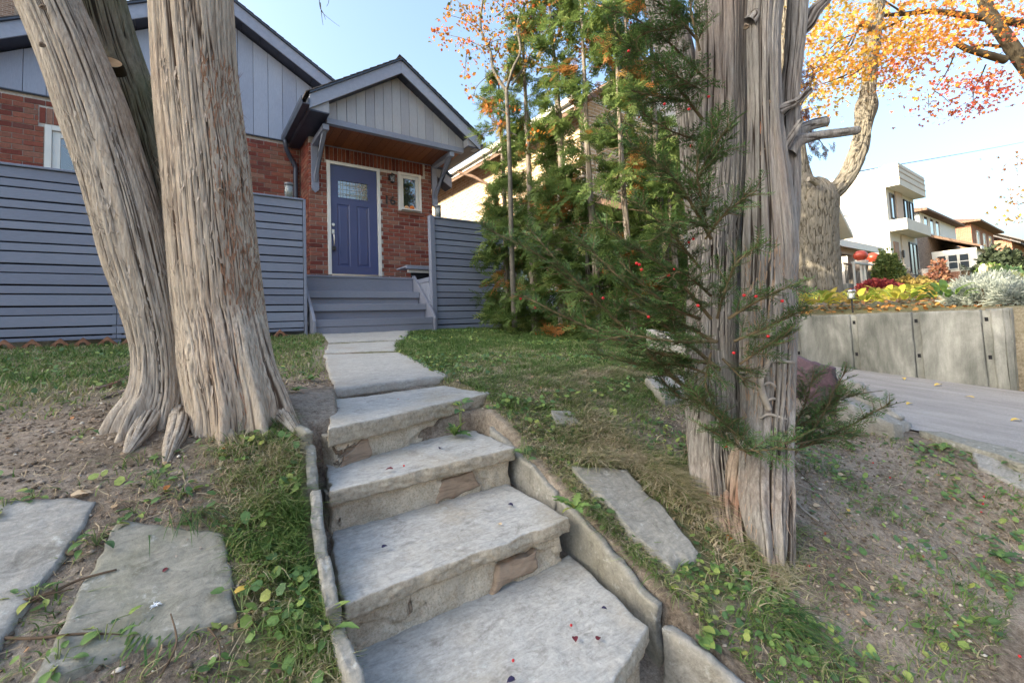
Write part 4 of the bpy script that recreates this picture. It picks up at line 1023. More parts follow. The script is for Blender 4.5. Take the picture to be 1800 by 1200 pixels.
for i,L in enumerate(([(300,655,.10,.052),(275,705,.03,.050),(245,745,.0,.036),(222,772,-.02,.012)],[(318,690,.06,.045),(312,735,.01,.042),(300,765,-.01,.030),(290,790,-.025,.010)],
   [(385,690,.07,.040),(392,725,.02,.034),(402,745,-.005,.024),(420,762,-.02,.008)],[(455,670,.09,.050),(485,705,.03,.042),(510,728,-.0,.028),(528,742,-.02,.010)],[(345,690,.06,.035),(348,725,.0,.030),(352,745,-.02,.012)])):
    rootpx(L,M['bark_lean'] if i<2 else M['bark_pale'],61+i,ct,.006,120,24)
# shreds of peeling bark
def shreds(name,n,tube,par,m,ln=(.02,.07),wd=.0022,azr=None):
    V=[];F=[];c=0
    P=smoothpath(tube,120)
    for i in range(n):
        j=random.randrange(4,100); ctr=P[j]; a=random.uniform(*azr) if azr else random.uniform(0,6.28)
        o=np.array([math.cos(a),math.sin(a),0]); tdir=(P[j+1][:3]-P[j][:3]);tdir/=np.linalg.norm(tdir)
        p=ctr[:3]+o*ctr[3]*.99; L=random.uniform(*ln); side=np.cross(tdir,o)*wd*random.uniform(.6,1.6); up=random.choice((-1,1))
        q=[p,p+tdir*up*L*.5+o*L*.10,p+tdir*up*L+o*L*random.uniform(.1,.5)+np.array([random.uniform(-.01,.01)]*3)]
        V+=[q[0]-side,q[0]+side,q[1]-side,q[1]+side,q[2]]; F+=[(c,c+1,c+3,c+2),(c+2,c+3,c+4)]; c+=5
    return O(name,mesh(name,V,F),m,par,kind='stuff')
shreds('bark_shreds',900,Mst[:10],ct,flat('bark_shred_red',(.30,.17,.11),.9,.1,var=.3,sc=20),azr=(rt-.9,rt+.5))
shreds('bark_shreds',700,Mst[:10],ct,flat('bark_shred_pale',(.42,.35,.29),.9,.1,var=.3,sc=20),azr=(cam_dir-1.2,cam_dir+1.6))
shreds('bark_shreds',600,Lst[:10],ct,flat('bark_shred_grey',(.36,.32,.28),.9,.1,var=.3,sc=20),azr=(cam_dir-1.5,cam_dir+1.5))
DS=1.
# ---- right grey tree: fluted stems
gt=E('old_grey_trunk',(2.05,1.2,-.8),'old grey shaggy multi-stemmed trunk on the bank with yew growing through it','tree')
A_=col([(1268,900,40,2.08),(1260,850,44,2.12),(1254,780,44,2.17),(1254,700,48,2.22),(1252,600,45),(1254,500,43),(1257,400,42),(1264,300,44),(1267,200,43),(1269,100,43),(1269,0,44),(1267,-130,44)],2.24)
t=np.array(A_[-1]); A_+= [(t[0],t[1]+.05,t[2]+1.2,.10),(t[0]+.1,t[1],t[2]+3,.05)]
fl=lambda s,a: (lambda TH,S: a*(np.abs(np.sin(TH*3.5+s+.8*np.sin(S*2)))-.6))
trunk('trunk',A_,M['bark_grey'],gt,nseg=300,step=.010,depth=.012,fr=105,fl=1.3,wob=.03,seed=21,twist=.03,bulge=fl(1,.007),
   lobes=[(cam_dir+.3,.16,.07,.22),(cam_dir-.5,.16,.06,.2),(cam_dir-1.1,.16,.07,.3),(cam_dir+1.1,.14,.06,.3)],label='broad grey left stem')
B_=col([(1352,985,24,1.78),(1350,940,34,1.80),(1346,880,43,1.86),(1346,800,42,1.95),(1348,700,42),(1350,600,43),(1352,500,43),(1354,430,43),(1350,340,37),(1345,240,29),(1343,150,26),(1342,60,26),(1345,0,27),(1350,-130,25)],2.03)
t=np.array(B_[-1]); B_+= [(t[0]+.05,t[1],t[2]+1.2,.05),(t[0]+.1,t[1],t[2]+2.6,.03)]
trunk('trunk',B_,M['bark_grey'],gt,nseg=280,step=.010,depth=.012,fr=105,fl=1.3,wob=.05,seed=25,twist=-.04,bulge=fl(2.2,.007),
   lobes=[(cam_dir-.5,.22,.05,.2),(cam_dir+.7,.2,.04,.18),(cam_dir+.1,.2,.03,.15)],label='grey middle stem with knots and reddish patches')
gap_shade=col([(1313,760,12,2.25),(1312,600,12,2.25),(1314,400,12,2.25),(1320,200,13,2.2),(1320,0,13,2.2),(1318,-140,13,2.2)],2.2)  # dark filler added for the shade in the gap between the stems
trunk('trunk',gap_shade,M['bark_dark'],gt,nseg=70,step=.02,depth=.010,fr=90,fl=2,wob=.08,seed=26,label='dark strip standing in for the shaded gap between the two grey stems')
C_=col([(1378,470,16,2.05),(1382,400,19,2.06),(1384,330,20,2.08),(1386,250,18),(1388,170,15),(1395,100,15),(1400,40,16),(1404,-30,15),(1410,-150,14)],2.1)
trunk('trunk',C_,M['bark_grey'],gt,nseg=90,step=.012,depth=.009,fr=100,fl=2.4,wob=.05,seed=27)
trunk('trunk',col([(1400,60,10,2.1),(1418,42,13,2.1),(1432,20,11,2.1),(1452,0,8,2.1),(1480,-30,7,2.1)],2.1),M['bark_grey'],gt,nseg=50,step=.01,depth=.006,fr=60,fl=3,seed=28)
D_=col([(1232,560,12,2.4),(1228,420,17,2.4),(1220,320,21,2.4),(1216,240,22,2.4),(1210,180,23,2.4),(1196,120,27,2.42),(1178,60,30,2.45),(1165,20,24,2.45),(1140,-60,20,2.5)],2.4)
trunk('trunk',D_,M['bark_grey'],gt,nseg=90,step=.012,depth=.010,fr=95,fl=2.8,wob=.05,seed=29,label='thin shaded stem forking away to the left')
E2=col([(1300,930,20,1.95),(1302,880,26,1.98),(1306,820,25,2.02),(1318,770,22,2.08),(1322,700,16,2.14),(1320,600,12,2.2)],2)
trunk('root',E2,M['bark_root'],gt,nseg=90,step=.01,depth=.010,fr=60,fl=2.4,wob=.09,seed=31)
E3=col([(1238,880,18,2.12),(1240,830,24,2.14),(1232,780,24,2.2),(1228,730,17,2.26)],2)
trunk('root',E3,M['bark_root'],gt,nseg=90,step=.01,depth=.010,fr=60,fl=2.4,wob=.09,seed=33)
E4=col([(1325,960,12,1.86),(1322,905,20,1.90),(1326,850,20,1.94),(1332,800,16,2.0)],2)
trunk('root',E4,M['bark_root'],gt,nseg=70,step=.01,depth=.008,fr=60,fl=2.4,wob=.1,seed=35)
for i,L in enumerate(([(1243,735,.10,.050),(1232,775,.03,.050),(1222,812,-.0,.036),(1218,835,-.03,.012)],[(1262,790,.08,.055),(1252,835,.02,.050),(1256,875,-.01,.036),(1268,900,-.03,.012)],
   [(1300,840,.08,.050),(1294,885,.02,.045),(1300,925,-.01,.032),(1314,950,-.03,.010)],[(1345,890,.06,.050),(1346,935,.02,.046),(1356,968,-.01,.034),(1368,992,-.03,.012)],[(1278,850,.06,.035),(1276,890,.01,.032),(1284,915,-.03,.012)])):
    rootpx(L,M['bark_root'],71+i,gt,.008,110,34)
# broken branch stubs
def stubb(pts,d,m=None,par=gt,name='branch_stub',seed=0,seg=30,cut=True):
    c=col([(u,v,w) for u,v,w in pts],d)
    o=trunk(name,c,m or M['bark_grey'],par,nseg=seg,step=.01,depth=.004,fr=60,fl=4,wob=.04,seed=seed)
    if cut:
        q=np.array(c[-1][:3]);dr=q-np.array(c[-2][:3]);dr/=np.linalg.norm(dr); r=c[-1][3]*.9
        a=np.cross(dr,[0,0,1]);a/=np.linalg.norm(a);b=np.cross(dr,a)
        O('cut_face',mesh('cut_face',[q+dr*.003+(a*math.cos(t)+b*math.sin(t))*r for t in np.linspace(0,2*math.pi,12,endpoint=False)],[tuple(range(12))]),M['deadwood'],o)
stubb([(1385,270,14),(1402,248,11),(1430,240,8),(1470,234,7.5),(1508,229,7)],2.05,seed=41)
stubb([(1385,262,12),(1405,232,10),(1425,220,9),(1452,213,9)],2.15,seed=42)
stubb([(1372,200,8),(1392,184,7),(1405,176,6),(1424,158,6)],2.05,seed=43)
stubb([(1366,196,9),(1380,188,7),(1396,182,6.5)],1.99,seed=44)
stubb([(1376,262,8),(1392,238,6),(1408,212,5)],2.0,seed=45)
stubb([(1318,40,11),(1328,28,9),(1326,20,7)],2.0,seed=46)
for u,v,r in ((1348,184,.022),(1344,268,.02),(1366,408,.024),(1357,446,.014),(1340,490,.012),(1378,365,.018),(1312,47,.012)): knot(u,v,1.975 if u<1375 else 1.97,r*.85,M['knotwood'],gt)
# dead ivy stem clinging to the trunk
iv=col([(1352,720,5),(1340,690,6),(1338,665,5),(1350,640,4),(1358,615,3)],1.91)
mb=MB(); mb.tube(smoothpath(iv,24)[:,:3],smoothpath(iv,24)[:,3],8)
for P_ in ([(1346,640),(1362,634),(1398,637)],[(1340,678),(1352,672),(1364,680)],[(1345,705),(1358,700),(1364,702)],[(1336,735),(1352,728),(1384,737)],[(1330,690),(1326,684)],[(1352,640),(1356,600),(1350,560)]):
    c=np.array([aD(u,v,1.91) for u,v in P_]); mb.tube(smoothpath(c,8),[.006]*7+[.003],7)
mb.build('ivy_stem',M['deadwood'],gt,smooth=True,label='dead ivy stem clinging to the bark')
shreds('bark_shreds',500,A_[1:9],gt,flat('bark_shred_silver',(.40,.37,.345),.9,.1,var=.3,sc=20),azr=(cam_dir-1.5,cam_dir+1.5))
shreds('bark_shreds',600,B_[1:9],gt,flat('bark_shred_brown',(.33,.24,.18),.9,.1,var=.3,sc=20),azr=(cam_dir-1.5,cam_dir+1.5))
# reddish bare streaks where bark has peeled
k=NT('peeled_red_bark',.85,.15); c=k.ramp(k.noise(30,5,.7,k.map((1,1,.12))),[(.3,(.22,.09,.055)),(.55,(.40,.20,.13)),(.75,(.52,.33,.24))]); k.col(c); k.bump(k.noise(70,4,.7,k.map((1,1,.15))),.7,.006); M['peel']=k.m
for u,v,w,h in ((1343,235,3,8),(1338,400,3.2,12),(1382,460,3,7),(1340,220,2.5,10),(1361,560,3,14),(1344,270,3,14)):
    c=col([(u,v+h*2,.5),(u-1,v+h,w),(u+1,v-h,w),(u,v-h*2,.5)],1.985)
    trunk('peeled_strip',c,M['peel'],gt,nseg=14,step=.01,depth=.002,fr=40,fl=5,seed=u)
# ---- street maple and its limbs
mp=E('maple_tree',(9.97,3.6,.2),'big grey barked maple rising behind the hosta bed','tree')
T1=col([(1440,560,41),(1436,500,37),(1434,450,36),(1432,400,35),(1432,352,36),(1434,336,30),(1434,322,20),(1432,312,6)],8.8)
trunk('trunk',T1,M['bark_maple'],mp,nseg=260,step=.022,depth=.022,fr=34,fl=6,wob=.015,seed=51)
T2=col([(1420,370,22),(1412,330,20),(1404,290,15),(1395,230,15),(1385,160,15),(1376,80,15),(1374,0,15),(1374,-100,14)],8.8)
trunk('limb',T2,M['bark_maple'],mp,nseg=120,step=.025,depth=.022,fr=26,fl=5,wob=.04,seed=52)
T3=col([(1436,370,26),(1452,348,17),(1478,325,15),(1497,296,15),(1512,255,14),(1519,215,14),(1524,185,17),(1526,160,12),(1530,110,11),(1538,50,11),(1544,0,11),(1556,-90,10)],8.7)
trunk('limb',T3,M['bark_maple'],mp,nseg=120,step=.02,depth=.022,fr=28,fl=5,wob=.10,seed=53,label='long right limb with a swollen burl')
stubb([(1530,45,6),(1518,42,6),(1508,40,7)],8.6,M['bark_maple'],mp,'cut_stub',61)
stubb([(1438,322,7),(1428,316,6),(1421,315,5)],8.4,M['bark_maple'],mp,'cut_stub',62)
mb=MB()
for P_,w in (([(1508,48),(1490,90),(1455,110),(1420,125)],2),([(1500,60),(1480,95),(1440,125),(1395,150)],1.6),([(1522,118),(1480,140),(1450,150)],1.6),([(1500,62),(1478,70),(1450,95),(1415,135)],1.3),([(1490,90),(1505,62)],2.2)):
    c=np.array([aD(u,v,8.7+.2*random.random()) for u,v in P_]); mb.tube(smoothpath(c,10),np.linspace(w,.5,10)/793*8.8,6)
mb.build('twigs',M['bark_maple'],mp,smooth=True)
# ================================================================ GROUND PLANTS
def hit(u,v):
    r=ray(u,v)/793.; t=np.linspace(.8,14,2600); d=r[2]*t-hgt(r[0]*t,r[1]*t); i=int(np.argmax(d<0)) if (d<0).any() else len(t)-1
    p=r*t[i]; return np.array([p[0],p[1],float(hgt(p[0],p[1]))])
GR=[(0,(.06,.115,.03)),(.3,(.11,.195,.05)),(.55,(.175,.25,.075)),(.72,(.29,.28,.14)),(.88,(.40,.35,.22)),(1,(.52,.45,.32))]
M['grass']=leafmat('grass_blades',GR,.3,.55,src='g',noise=False)
def grass(name,n,xr,yr,maskf,hr,straw,droop=.5,w=.0028,seg=3,lean=(0,0),seed=0,kind='stuff',ly=0.):
    R=np.random.default_rng(seed+100)
    x=R.uniform(*xr,n*4);y=R.uniform(*yr,n*4); mk=maskf(x,y); keep=R.random(n*4)<mk; x=x[keep][:n];y=y[keep][:n];n=len(x)
    cl=.5+.5*np.clip(fbm(x*9,y*9,seed,3)*2,-1,1)
    h=R.uniform(*hr,n)*(.55+.75*cl); a=R.random(n)*6.283; dr=droop*R.uniform(.3,1.5,n)
    dx=np.cos(a)*dr+lean[0]*R.uniform(.4,1.2,n);dy=np.sin(a)*dr+lean[1]*R.uniform(.4,1.2,n)
    z0=hgt(x,y)-.004; sx=-np.sin(a+R.normal(0,.7,n));sy=np.cos(a)
    ww=w*R.uniform(.6,1.4,n)
    rows=[]
    for k in range(seg+1):
        f=k/seg; bend=f*f
        px=x+dx*h*bend; py=y+dy*h*bend; pz=z0+h*(f-.42*bend*np.minimum(dr+abs(lean[0])+abs(lean[1]),1.5))
        wk=ww*(1-f*.75) if k<seg else ww*.12
        rows.append(np.stack([px-sx*wk,py-sy*wk,pz],1)); rows.append(np.stack([px+sx*wk,py+sy*wk,pz],1))
    V=np.stack(rows,1).reshape(-1,3); m=2*(seg+1)
    f=np.array([[2*k,2*k+1,2*k+3,2*k+2] for k in range(seg)])
    F=(f[None]+m*np.arange(n)[:,None,None]).reshape(-1,4)
    g=np.clip(straw(x,y)+R.normal(0,.20,n)+.25*(cl<.3),0,1)
    return O(name,mesh(name,V,F,{'g':np.repeat(g,m)}),M['grass'],kind=kind)
onpath=lambda x,y: ((x>.70+.245*(y-2.9)) & (x<1.62+.395*(y-2.9)) & (y>2.65) & (y<6.9))*1.
onpath=lambda x,y: (((x>np.interp(y,[2.7,3,4,5.2,6.1,6.9],[.68,.76,.96,1.25,1.47,1.63])-.0)&(x<np.interp(y,[2.7,2.9,4.3,5.4,6.1,6.9],[1.42,1.44,1.69,2.15,2.52,2.9])))&(y>2.72)&(y<6.9))*1.
def inpoly(x,y,P):
    r=np.zeros(np.shape(x),bool);n=len(P)
    for i in range(n):
        x1,y1=P[i];x2,y2=P[(i+1)%n]
        c=((y1>y)!=(y2>y))&(x<(x2-x1)*(y-y1)/(y2-y1+1e-12)+x1); r^=c
    return r
FL=[[(-.62,1.42),(-.33,1.52),(-.20,1.955),(-.52,2.05)],[(-.26,1.43),(.12,1.43),(.10,1.70),(-.15,1.85)],[(1.40,1.02),(1.60,1.03),(1.74,1.48),(1.44,1.56)],[(2.52,1.83),(2.86,1.82),(3.0,2.02),(2.66,2.06)]]
def free(x,y):
    r=nosteps(x,y)*(1-onpath(x,y))
    for P in FL: r=r*(1-inpoly(x,y,P))
    return r
M1=lambda x,y: free(x,y)*((x>1.2)|(y>2.9))*sst(1.5,2.2,y+.1*fbm(x*4,y*4,2,2))*(x>onleft(y))*(1-sst(0,.06,x-xedge(y)))*np.clip(.55+.9*fbm(x*2.5,y*2.5,7,3)+.5*sst(2.2,3,y),.08,1)
onleft=lambda y: np.interp(y,[1.5,2.7,3,4,5.2,6.1,6.9],[1.33,1.5,.76,.99,1.31,1.53,1.66])
grass('lawn_grass',85000,(1.3,4.5),(2.4,6.95),lambda x,y:M1(x,y),(.02,.055),lambda x,y:.50+.35*fbm(x*1.8,y*1.8,3,3)-.22*sst(2.8,5,y),.8,.0040,seed=1)
grass('bank_grass',50000,(1.3,3.9),(1.5,2.7),lambda x,y:M1(x,y),(.025,.06),lambda x,y:.58+.35*fbm(x*2.5,y*2.5,4,3),.9,.0029,lean=(.0,-.5),seed=2)
# shaggy dry grass hanging round the big slab
def M2(x,y): 
    d=np.exp(-(((x-1.84-.12*np.sin(y*7))/.16)**2+((y-1.30)/.42)**2)); return np.clip(free(x,y)*d*1.3,0,1)
grass('dry_tufts',9500,(1.5,2.2),(.8,1.9),M2,(.05,.11),lambda x,y:.80+.35*fbm(x*5,y*5,1,2),.9,.0036,lean=(-.1,-.6),seed=3,seg=4)
def M2b(x,y): return np.clip(free(x,y)*(np.exp(-(((x-1.36)/.06)**2+((y-1.6)/.5)**2))*.8+np.exp(-(((x-1.55)/.15)**2+((y-1.72)/.16)**2))),0,1)
grass('dry_tufts',3500,(1.25,1.8),(.9,2.2),M2b,(.03,.065),lambda x,y:.75+0*x,1.0,.003,lean=(-.1,-.7),seed=13,seg=3)
def M2c(x,y): return np.clip(free(x,y)*np.exp(-(((x-1.335)/.028)**2))*(y<2.05)*(y>.95)*(.35+.9*(fbm(x*3,y*6,5,2)>.0)),0,1)
grass('edge_tufts',2600,(1.28,1.42),(.9,2.1),M2c,(.03,.07),lambda x,y:.6+0*x,1.0,.0028,lean=(-.7,-.35),seed=14,seg=3)
# left strip beside the steps
M3=lambda x,y: free(x,y)*(sst(.0,.20,x-.25+.35*sst(.9,1.7,y)*.55+.05*fbm(x*8,y*8,1,2))*(x<leftedge(y)+.03)*sst(.55,.75,y)*(1-.75*sst(1.7,2.2,y))*np.clip(.7+.9*fbm(x*7,y*7,4,3),0.05,1))
grass('strip_grass',17000,(-.05,.45),(.6,2.3),M3,(.035,.085),lambda x,y:.38+.4*fbm(x*6,y*6,2,2)+.25*sst(1.6,2,y),.9,.0024,lean=(0,-.35),seed=4,seg=4)
# left lawn under the fence
M4=lambda x,y: free(x,y)*sst(2.9,4.0,y+.5*fbm(x*2,y*2,5,3))*(x<onleft(y)-.0)*np.clip(.5+1.2*fbm(x*2,y*2,8,3)+.6*sst(4.5,6,y),.05,1)
grass('left_lawn_grass',30000,(-3.2,1.6),(2.9,6.95),M4,(.03,.07),lambda x,y:.40+.4*fbm(x*1.4,y*1.4,9,3)+.25*(1-sst(3.8,5,y)),.8,.0046,seed=5)
# thin sprinkle over the bare soil, denser tufts low on the right
M5=lambda x,y: free(x,y)*(.05+.9*np.exp(-(((x-1.55)/.28)**2+((y-.72)/.17)**2))+.5*np.exp(-(((x-1.38)/.10)**2+((y-.98)/.3)**2))+.45*np.exp(-(((x-2.2)/.5)**2+((y-.42)/.12)**2))+.35*np.exp(-(((x+.05)/.22)**2+((y-1.33)/.1)**2))+.25*(sst(.15,.35,fbm(x*3.5,y*3.5,6,3))))
grass('bank_tufts',17000,(-.7,3.8),(.35,2.2),M5,(.025,.075),lambda x,y:.42+.35*fbm(x*4,y*4,3,2),1.0,.0023,lean=(.0,-.4),seed=6,seg=4)
# long green blades
def blades(label,cx,cy,n,L,dirv,seed,spread=.06):
    R=np.random.default_rng(seed); mb=MB()
    for i in range(n):
        x=cx+R.normal(0,spread);y=cy+R.normal(0,spread*.6); z=float(hgt(x,y)); l=L*R.uniform(.6,1.2); a=math.atan2(dirv[1],dirv[0])+R.normal(0,.55)
        c=np.array([math.cos(a),math.sin(a)]); V=[];w=.0028
        for k in range(6):
            f=k/5; px=x+c[0]*l*f*.85;py=y+c[1]*l*f*.85;pz=max(z+l*(.55*f-.62*f*f),float(hbase(px,py))+.012)
            ww=w*(1-f*.85); V+=[(px-c[1]*ww,py+c[0]*ww,pz),(px+c[1]*ww,py-c[0]*ww,pz)]
        mb.add(V,[(2*k,2*k+1,2*k+3,2*k+2) for k in range(5)])
    return mb.build('grass_tuft',leafgreen,None,label=label,cat='grass tuft')
leafgreen=leafmat('long_blades',[(0,(.04,.10,.03)),(.6,(.09,.17,.05)),(1,(.22,.22,.10))],.3)
def bl(u,v,n,L,dirv,seed,label,spread=.04):
    p=hit(u,v); blades(label,p[0],p[1],n,L,dirv,seed,spread)
bl(340,905,40,.17,(.3,-1),1,'tuft of long grass blades falling over the top corner of the mossy flagstone')
bl(440,735,45,.20,(.7,-.5),2,'tuft of long grass at the foot of the thick pale trunk, beside its middle root')
bl(230,1160,26,.20,(.3,1),3,'tuft of long upright grass blades at the lower edge of the mossy flagstone')
bl(1385,1100,60,.16,(0,-1),4,'dense green grass tuft in the bank at the bottom, right of the lowest step',.05)
bl(925,800,35,.09,(-.2,-1),5,'grass tuft hanging over the right end of the second tread',.02)
# ---- broad leaves
def leafmesh(name,L,Wd,nl=6,fold=.25,curl=.25,heart=.15,jag=0):
    V=[];F=[]
    for i in range(nl+1):
        f=i/nl; w=Wd*math.sin(math.pi*min(1,f*.93+.07))**.7*(1-.15*f)
        if i==nl: w=Wd*.03
        if jag: w*=(.55 if i%2 else 1.15)
        z=curl*L*(f-f*f*1.3)
        for s in (-1,-.5,0,.5,1):
            V.append((f*L-heart*L*abs(s)*(1-f)*.6,s*w*.5,z+fold*abs(s)*w*.5+.02*L*math.sin(i*2.3+s*3)))
    for i in range(nl):
        for j in range(4): F.append((i*5+j,i*5+j+1,(i+1)*5+j+1,(i+1)*5+j))
    return mesh(name,V,F,smooth=True)
def broadmat(name,stops,trans=.3):
    k=NT(name,.45,.4); f=k.math('FRACT',k.math('ADD',k.rnd(),k.isl())); c=k.ramp(f,stops)
    n=k.noise(70,5,.7); c=k.mix(.6,c,k.ramp(n,[(.35,(.55,.55,.5)),(.65,(1.3,1.25,1.2))]),'MULTIPLY')
    k.col(c); k.bump(k.noise(120,2),.3,.003)
    tr=k.n.new('ShaderNodeBsdfTranslucent'); k.l.new(c,tr.inputs[0]); mx=k.n.new('ShaderNodeMixShader'); mx.inputs[0].default_value=trans
    k.l.new(k.b.outputs[0],mx.inputs[1]); k.l.new(tr.outputs[0],mx.inputs[2]); k.l.new(mx.outputs[0],k.n['Material Output'].inputs[0]); return k.m
M['weed']=broadmat('weed_leaf',[(0,(.07,.145,.06)),(.35,(.11,.21,.07)),(.65,(.17,.29,.085)),(.85,(.27,.37,.10)),(1,(.38,.42,.12))])
LMS={}
for nm,a in {'round':(1,1.0,6,.18,.2,.25),'oval':(1,.62,6,.28,.3,.05),'long':(1,.34,8,.3,.3,0)}.items():
    me=leafmesh('leaf',*a[:2],nl=a[2],fold=a[3],curl=a[4],heart=a[5]); me.materials.append(M['weed']); LMS[nm]=me
me=leafmesh('leaf',1,.42,nl=10,fold=.2,curl=.35,heart=0,jag=1); me.materials.append(M['weed']); LMS['jag']=me
def plant(p,kind,n,size,label,group=None,spread=.05,stem=True,name='weed_plant',cat='weed',R=None,up=.5,mat=None):
    R=R or random; r=E(name,p,label,cat,group)
    mb=MB(); nst=0
    for i in range(n):
        a=R.uniform(0,6.28) if kind!='jag' else i*6.28/n+R.uniform(-.2,.2)
        rad=R.uniform(.1,1)*spread if kind!='jag' else 0
        x=p[0]+math.cos(a)*rad;y=p[1]+math.sin(a)*rad; z=float(hbase(x,y)) if p[2]<50 else p[2]; z=max(z,p[2]-.12)+.012+R.uniform(0,.03)*(kind!='jag')*size/.04
        if kind=='jag': z=p[2]+.01
        s=size*R.uniform(.6,1.25); pitch=-R.uniform(.05,up)
        Mx=Matrix.Translation((x,y,z))@Matrix.Rotation(a+R.uniform(-.5,.5),4,'Z')@Matrix.Rotation(pitch if kind in('jag','long') else R.uniform(-.35,.5),4,'Y')@Matrix.Rotation(R.uniform(-.3,.3),4,'X')@Matrix.Diagonal((s,s,s,1))
        O('leaf',LMS[kind],None,r,M=Mx)
        if stem and rad>0: mb.tube([(p[0],p[1],p[2]),((p[0]+x)/2,(p[1]+y)/2,max(z,p[2])+.006),(x,y,z)],[.0014,.0012,.001],4,False); nst+=1
    if nst: mb.build('stem',M['stem'],r)
    return r
M['stem']=flat('weed_stem',(.16,.20,.08),.7)
random.seed(21)
gw='weeds growing on the left bank'
WP=[(470,990,'round',7,.045,'cluster of round pale leaves beside the right corner of the mossy flagstone'),
(425,1075,'round',4,.05,'few round leaves just above the yellow fallen leaf'),
(170,960,'oval',9,.055,'clump of dark leaves filling the joint between the two flagstones'),
(235,905,'oval',5,.05,'small leaf clump above the top corner of the mossy flagstone'),
(270,855,'oval',9,.06,'spreading leafy weed on bare soil above the mossy flagstone'),
(315,880,'oval',5,.055,'leafy weed with one orange leaf in the middle of the left bank'),
(60,880,'round',5,.04,'low weed at the top edge of the large grey flagstone'),
(8,905,'round',4,.05,'round leaves at the left edge of the picture, on the grey flagstone'),
(130,710,'round',3,.05,'pair of pale leaves on the bare soil left of the tree roots'),
(25,715,'oval',4,.055,'pale green weed at the left edge near the tree roots'),
(145,765,'oval',3,.05,'small flat weed in the bare soil below the surface roots'),
(60,1060,'oval',6,.05,'weed leaves in front of the twig at the lower left'),
(100,1185,'oval',9,.055,'broad leaves at the bottom left corner'),
(180,1140,'oval',5,.055,'two broad leaves under the lower corner of the mossy flagstone'),
(420,810,'oval',7,.045,'small leafy weed among grass left of the edging stones'),
(505,850,'oval',9,.05,'bushy weed against the edging stones beside the second step'),
(520,760,'oval',7,.04,'weed in front of the topmost edging stone'),
(520,690,'jag',9,.10,'leafy dandelion rosette between the trunk flare and the top slab'),
(545,670,'jag',11,.11,'bright green dandelion clump at the left edge of the path'),
(540,625,'jag',8,.10,'green weed rosette on the path edge behind the trunk flare'),
(510,660,'oval',6,.07,'upright broad leaf against the right root of the trunk'),
(575,1110,'long',6,.09,'long leaved weed beside the lowest edging stone'),
(1235,1165,'round',8,.05,'round leaved weed behind the lowest edging slab on the right'),
(1060,915,'round',5,.05,'two bright leaves on the soil right of the third tread'),
(1245,1100,'round',8,.035,'round leaves on the bank above the bottom edging slab'),
(1350,1130,'oval',5,.05,'light leaf beside the dense green tuft'),
(1290,1035,'oval',8,.045,'leafy weeds just below the tip of the grey trunk root'),
(1360,1040,'oval',6,.045,'leafy weed in the bare soil below the grey trunk'),
(1375,1060,'round',6,.04,'round leaved weed lower on the bank below the grey trunk'),
(1515,1060,'round',7,.035,'round leaved weed in the middle of the right bank'),
(1590,1045,'oval',9,.045,'broad leaved weed lower down the right bank'),
(1620,985,'round',5,.035,'small round weed below the little slate'),
(1730,1010,'oval',12,.06,'big leafy weed at the right edge of the bank'),
(1760,985,'jag',9,.12,'jagged weed at the right edge of the bank'),
(1720,1095,'round',3,.055,'single large round leaf low on the right bank'),
(1640,910,'round',4,.03,'yellowish round leaves above the little slate'),
(1495,790,'jag',7,.10,'weed rosette near the stone at the driveway'),
(1660,790,'jag',8,.12,'weed rosette beside the long kerb stone'),
(1780,820,'round',5,.06,'pale leaves by the kerb at the right edge'),
(1085,750,'oval',6,.045,'small weed in the dry lawn edge, middle of the bank'),
(1140,740,'oval',5,.05,'leaf pair beside the pale fallen leaf in the dry grass'),
(1000,740,'round',4,.04,'round leaves in the dry grass above the second tread'),
(930,690,'long',6,.06,'long weed leaves in the lawn right of the topmost slab'),
(1010,650,'long',8,.08,'patch of pale long leaves in the middle of the lawn'),
(890,640,'long',8,.08,'white edged long leaves in the lawn near the path'),
(1270,810,'round',4,.035,'round leaf pair at the foot of the grey trunk'),
(1198,860,'round',5,.035,'clover like leaves in the shaggy grass beside the big slab')]
for u,v,kd,n,s,lb in WP:
    p=hit(u,v); s*=.62; plant(p,kd,n+(2 if kd in('round','oval') else 0),s,lb,spread=s*1.3+.012)
# weeds standing on the steps
def onstep(u,v,z): return aZ(u,v,z)
p=onstep(800,768,-.565); plant(p,'jag',12,.085,'dark curly leaved weed growing from the right end of the topmost riser',up=1.2); plant(p+[.05,.03,.0],'oval',8,.05,'crinkled dark weed leaves beside the curly one on the second tread',spread=.05)
p=onstep(1010,898,-.70); plant(p,'jag',11,.075,'bright green jagged rosette on the slab at the right end of the third tread',up=.7)
p=onstep(920,770,-.52); plant(p,'oval',6,.04,'small yellow green plant above the grass at the right end of the second tread',spread=.03)
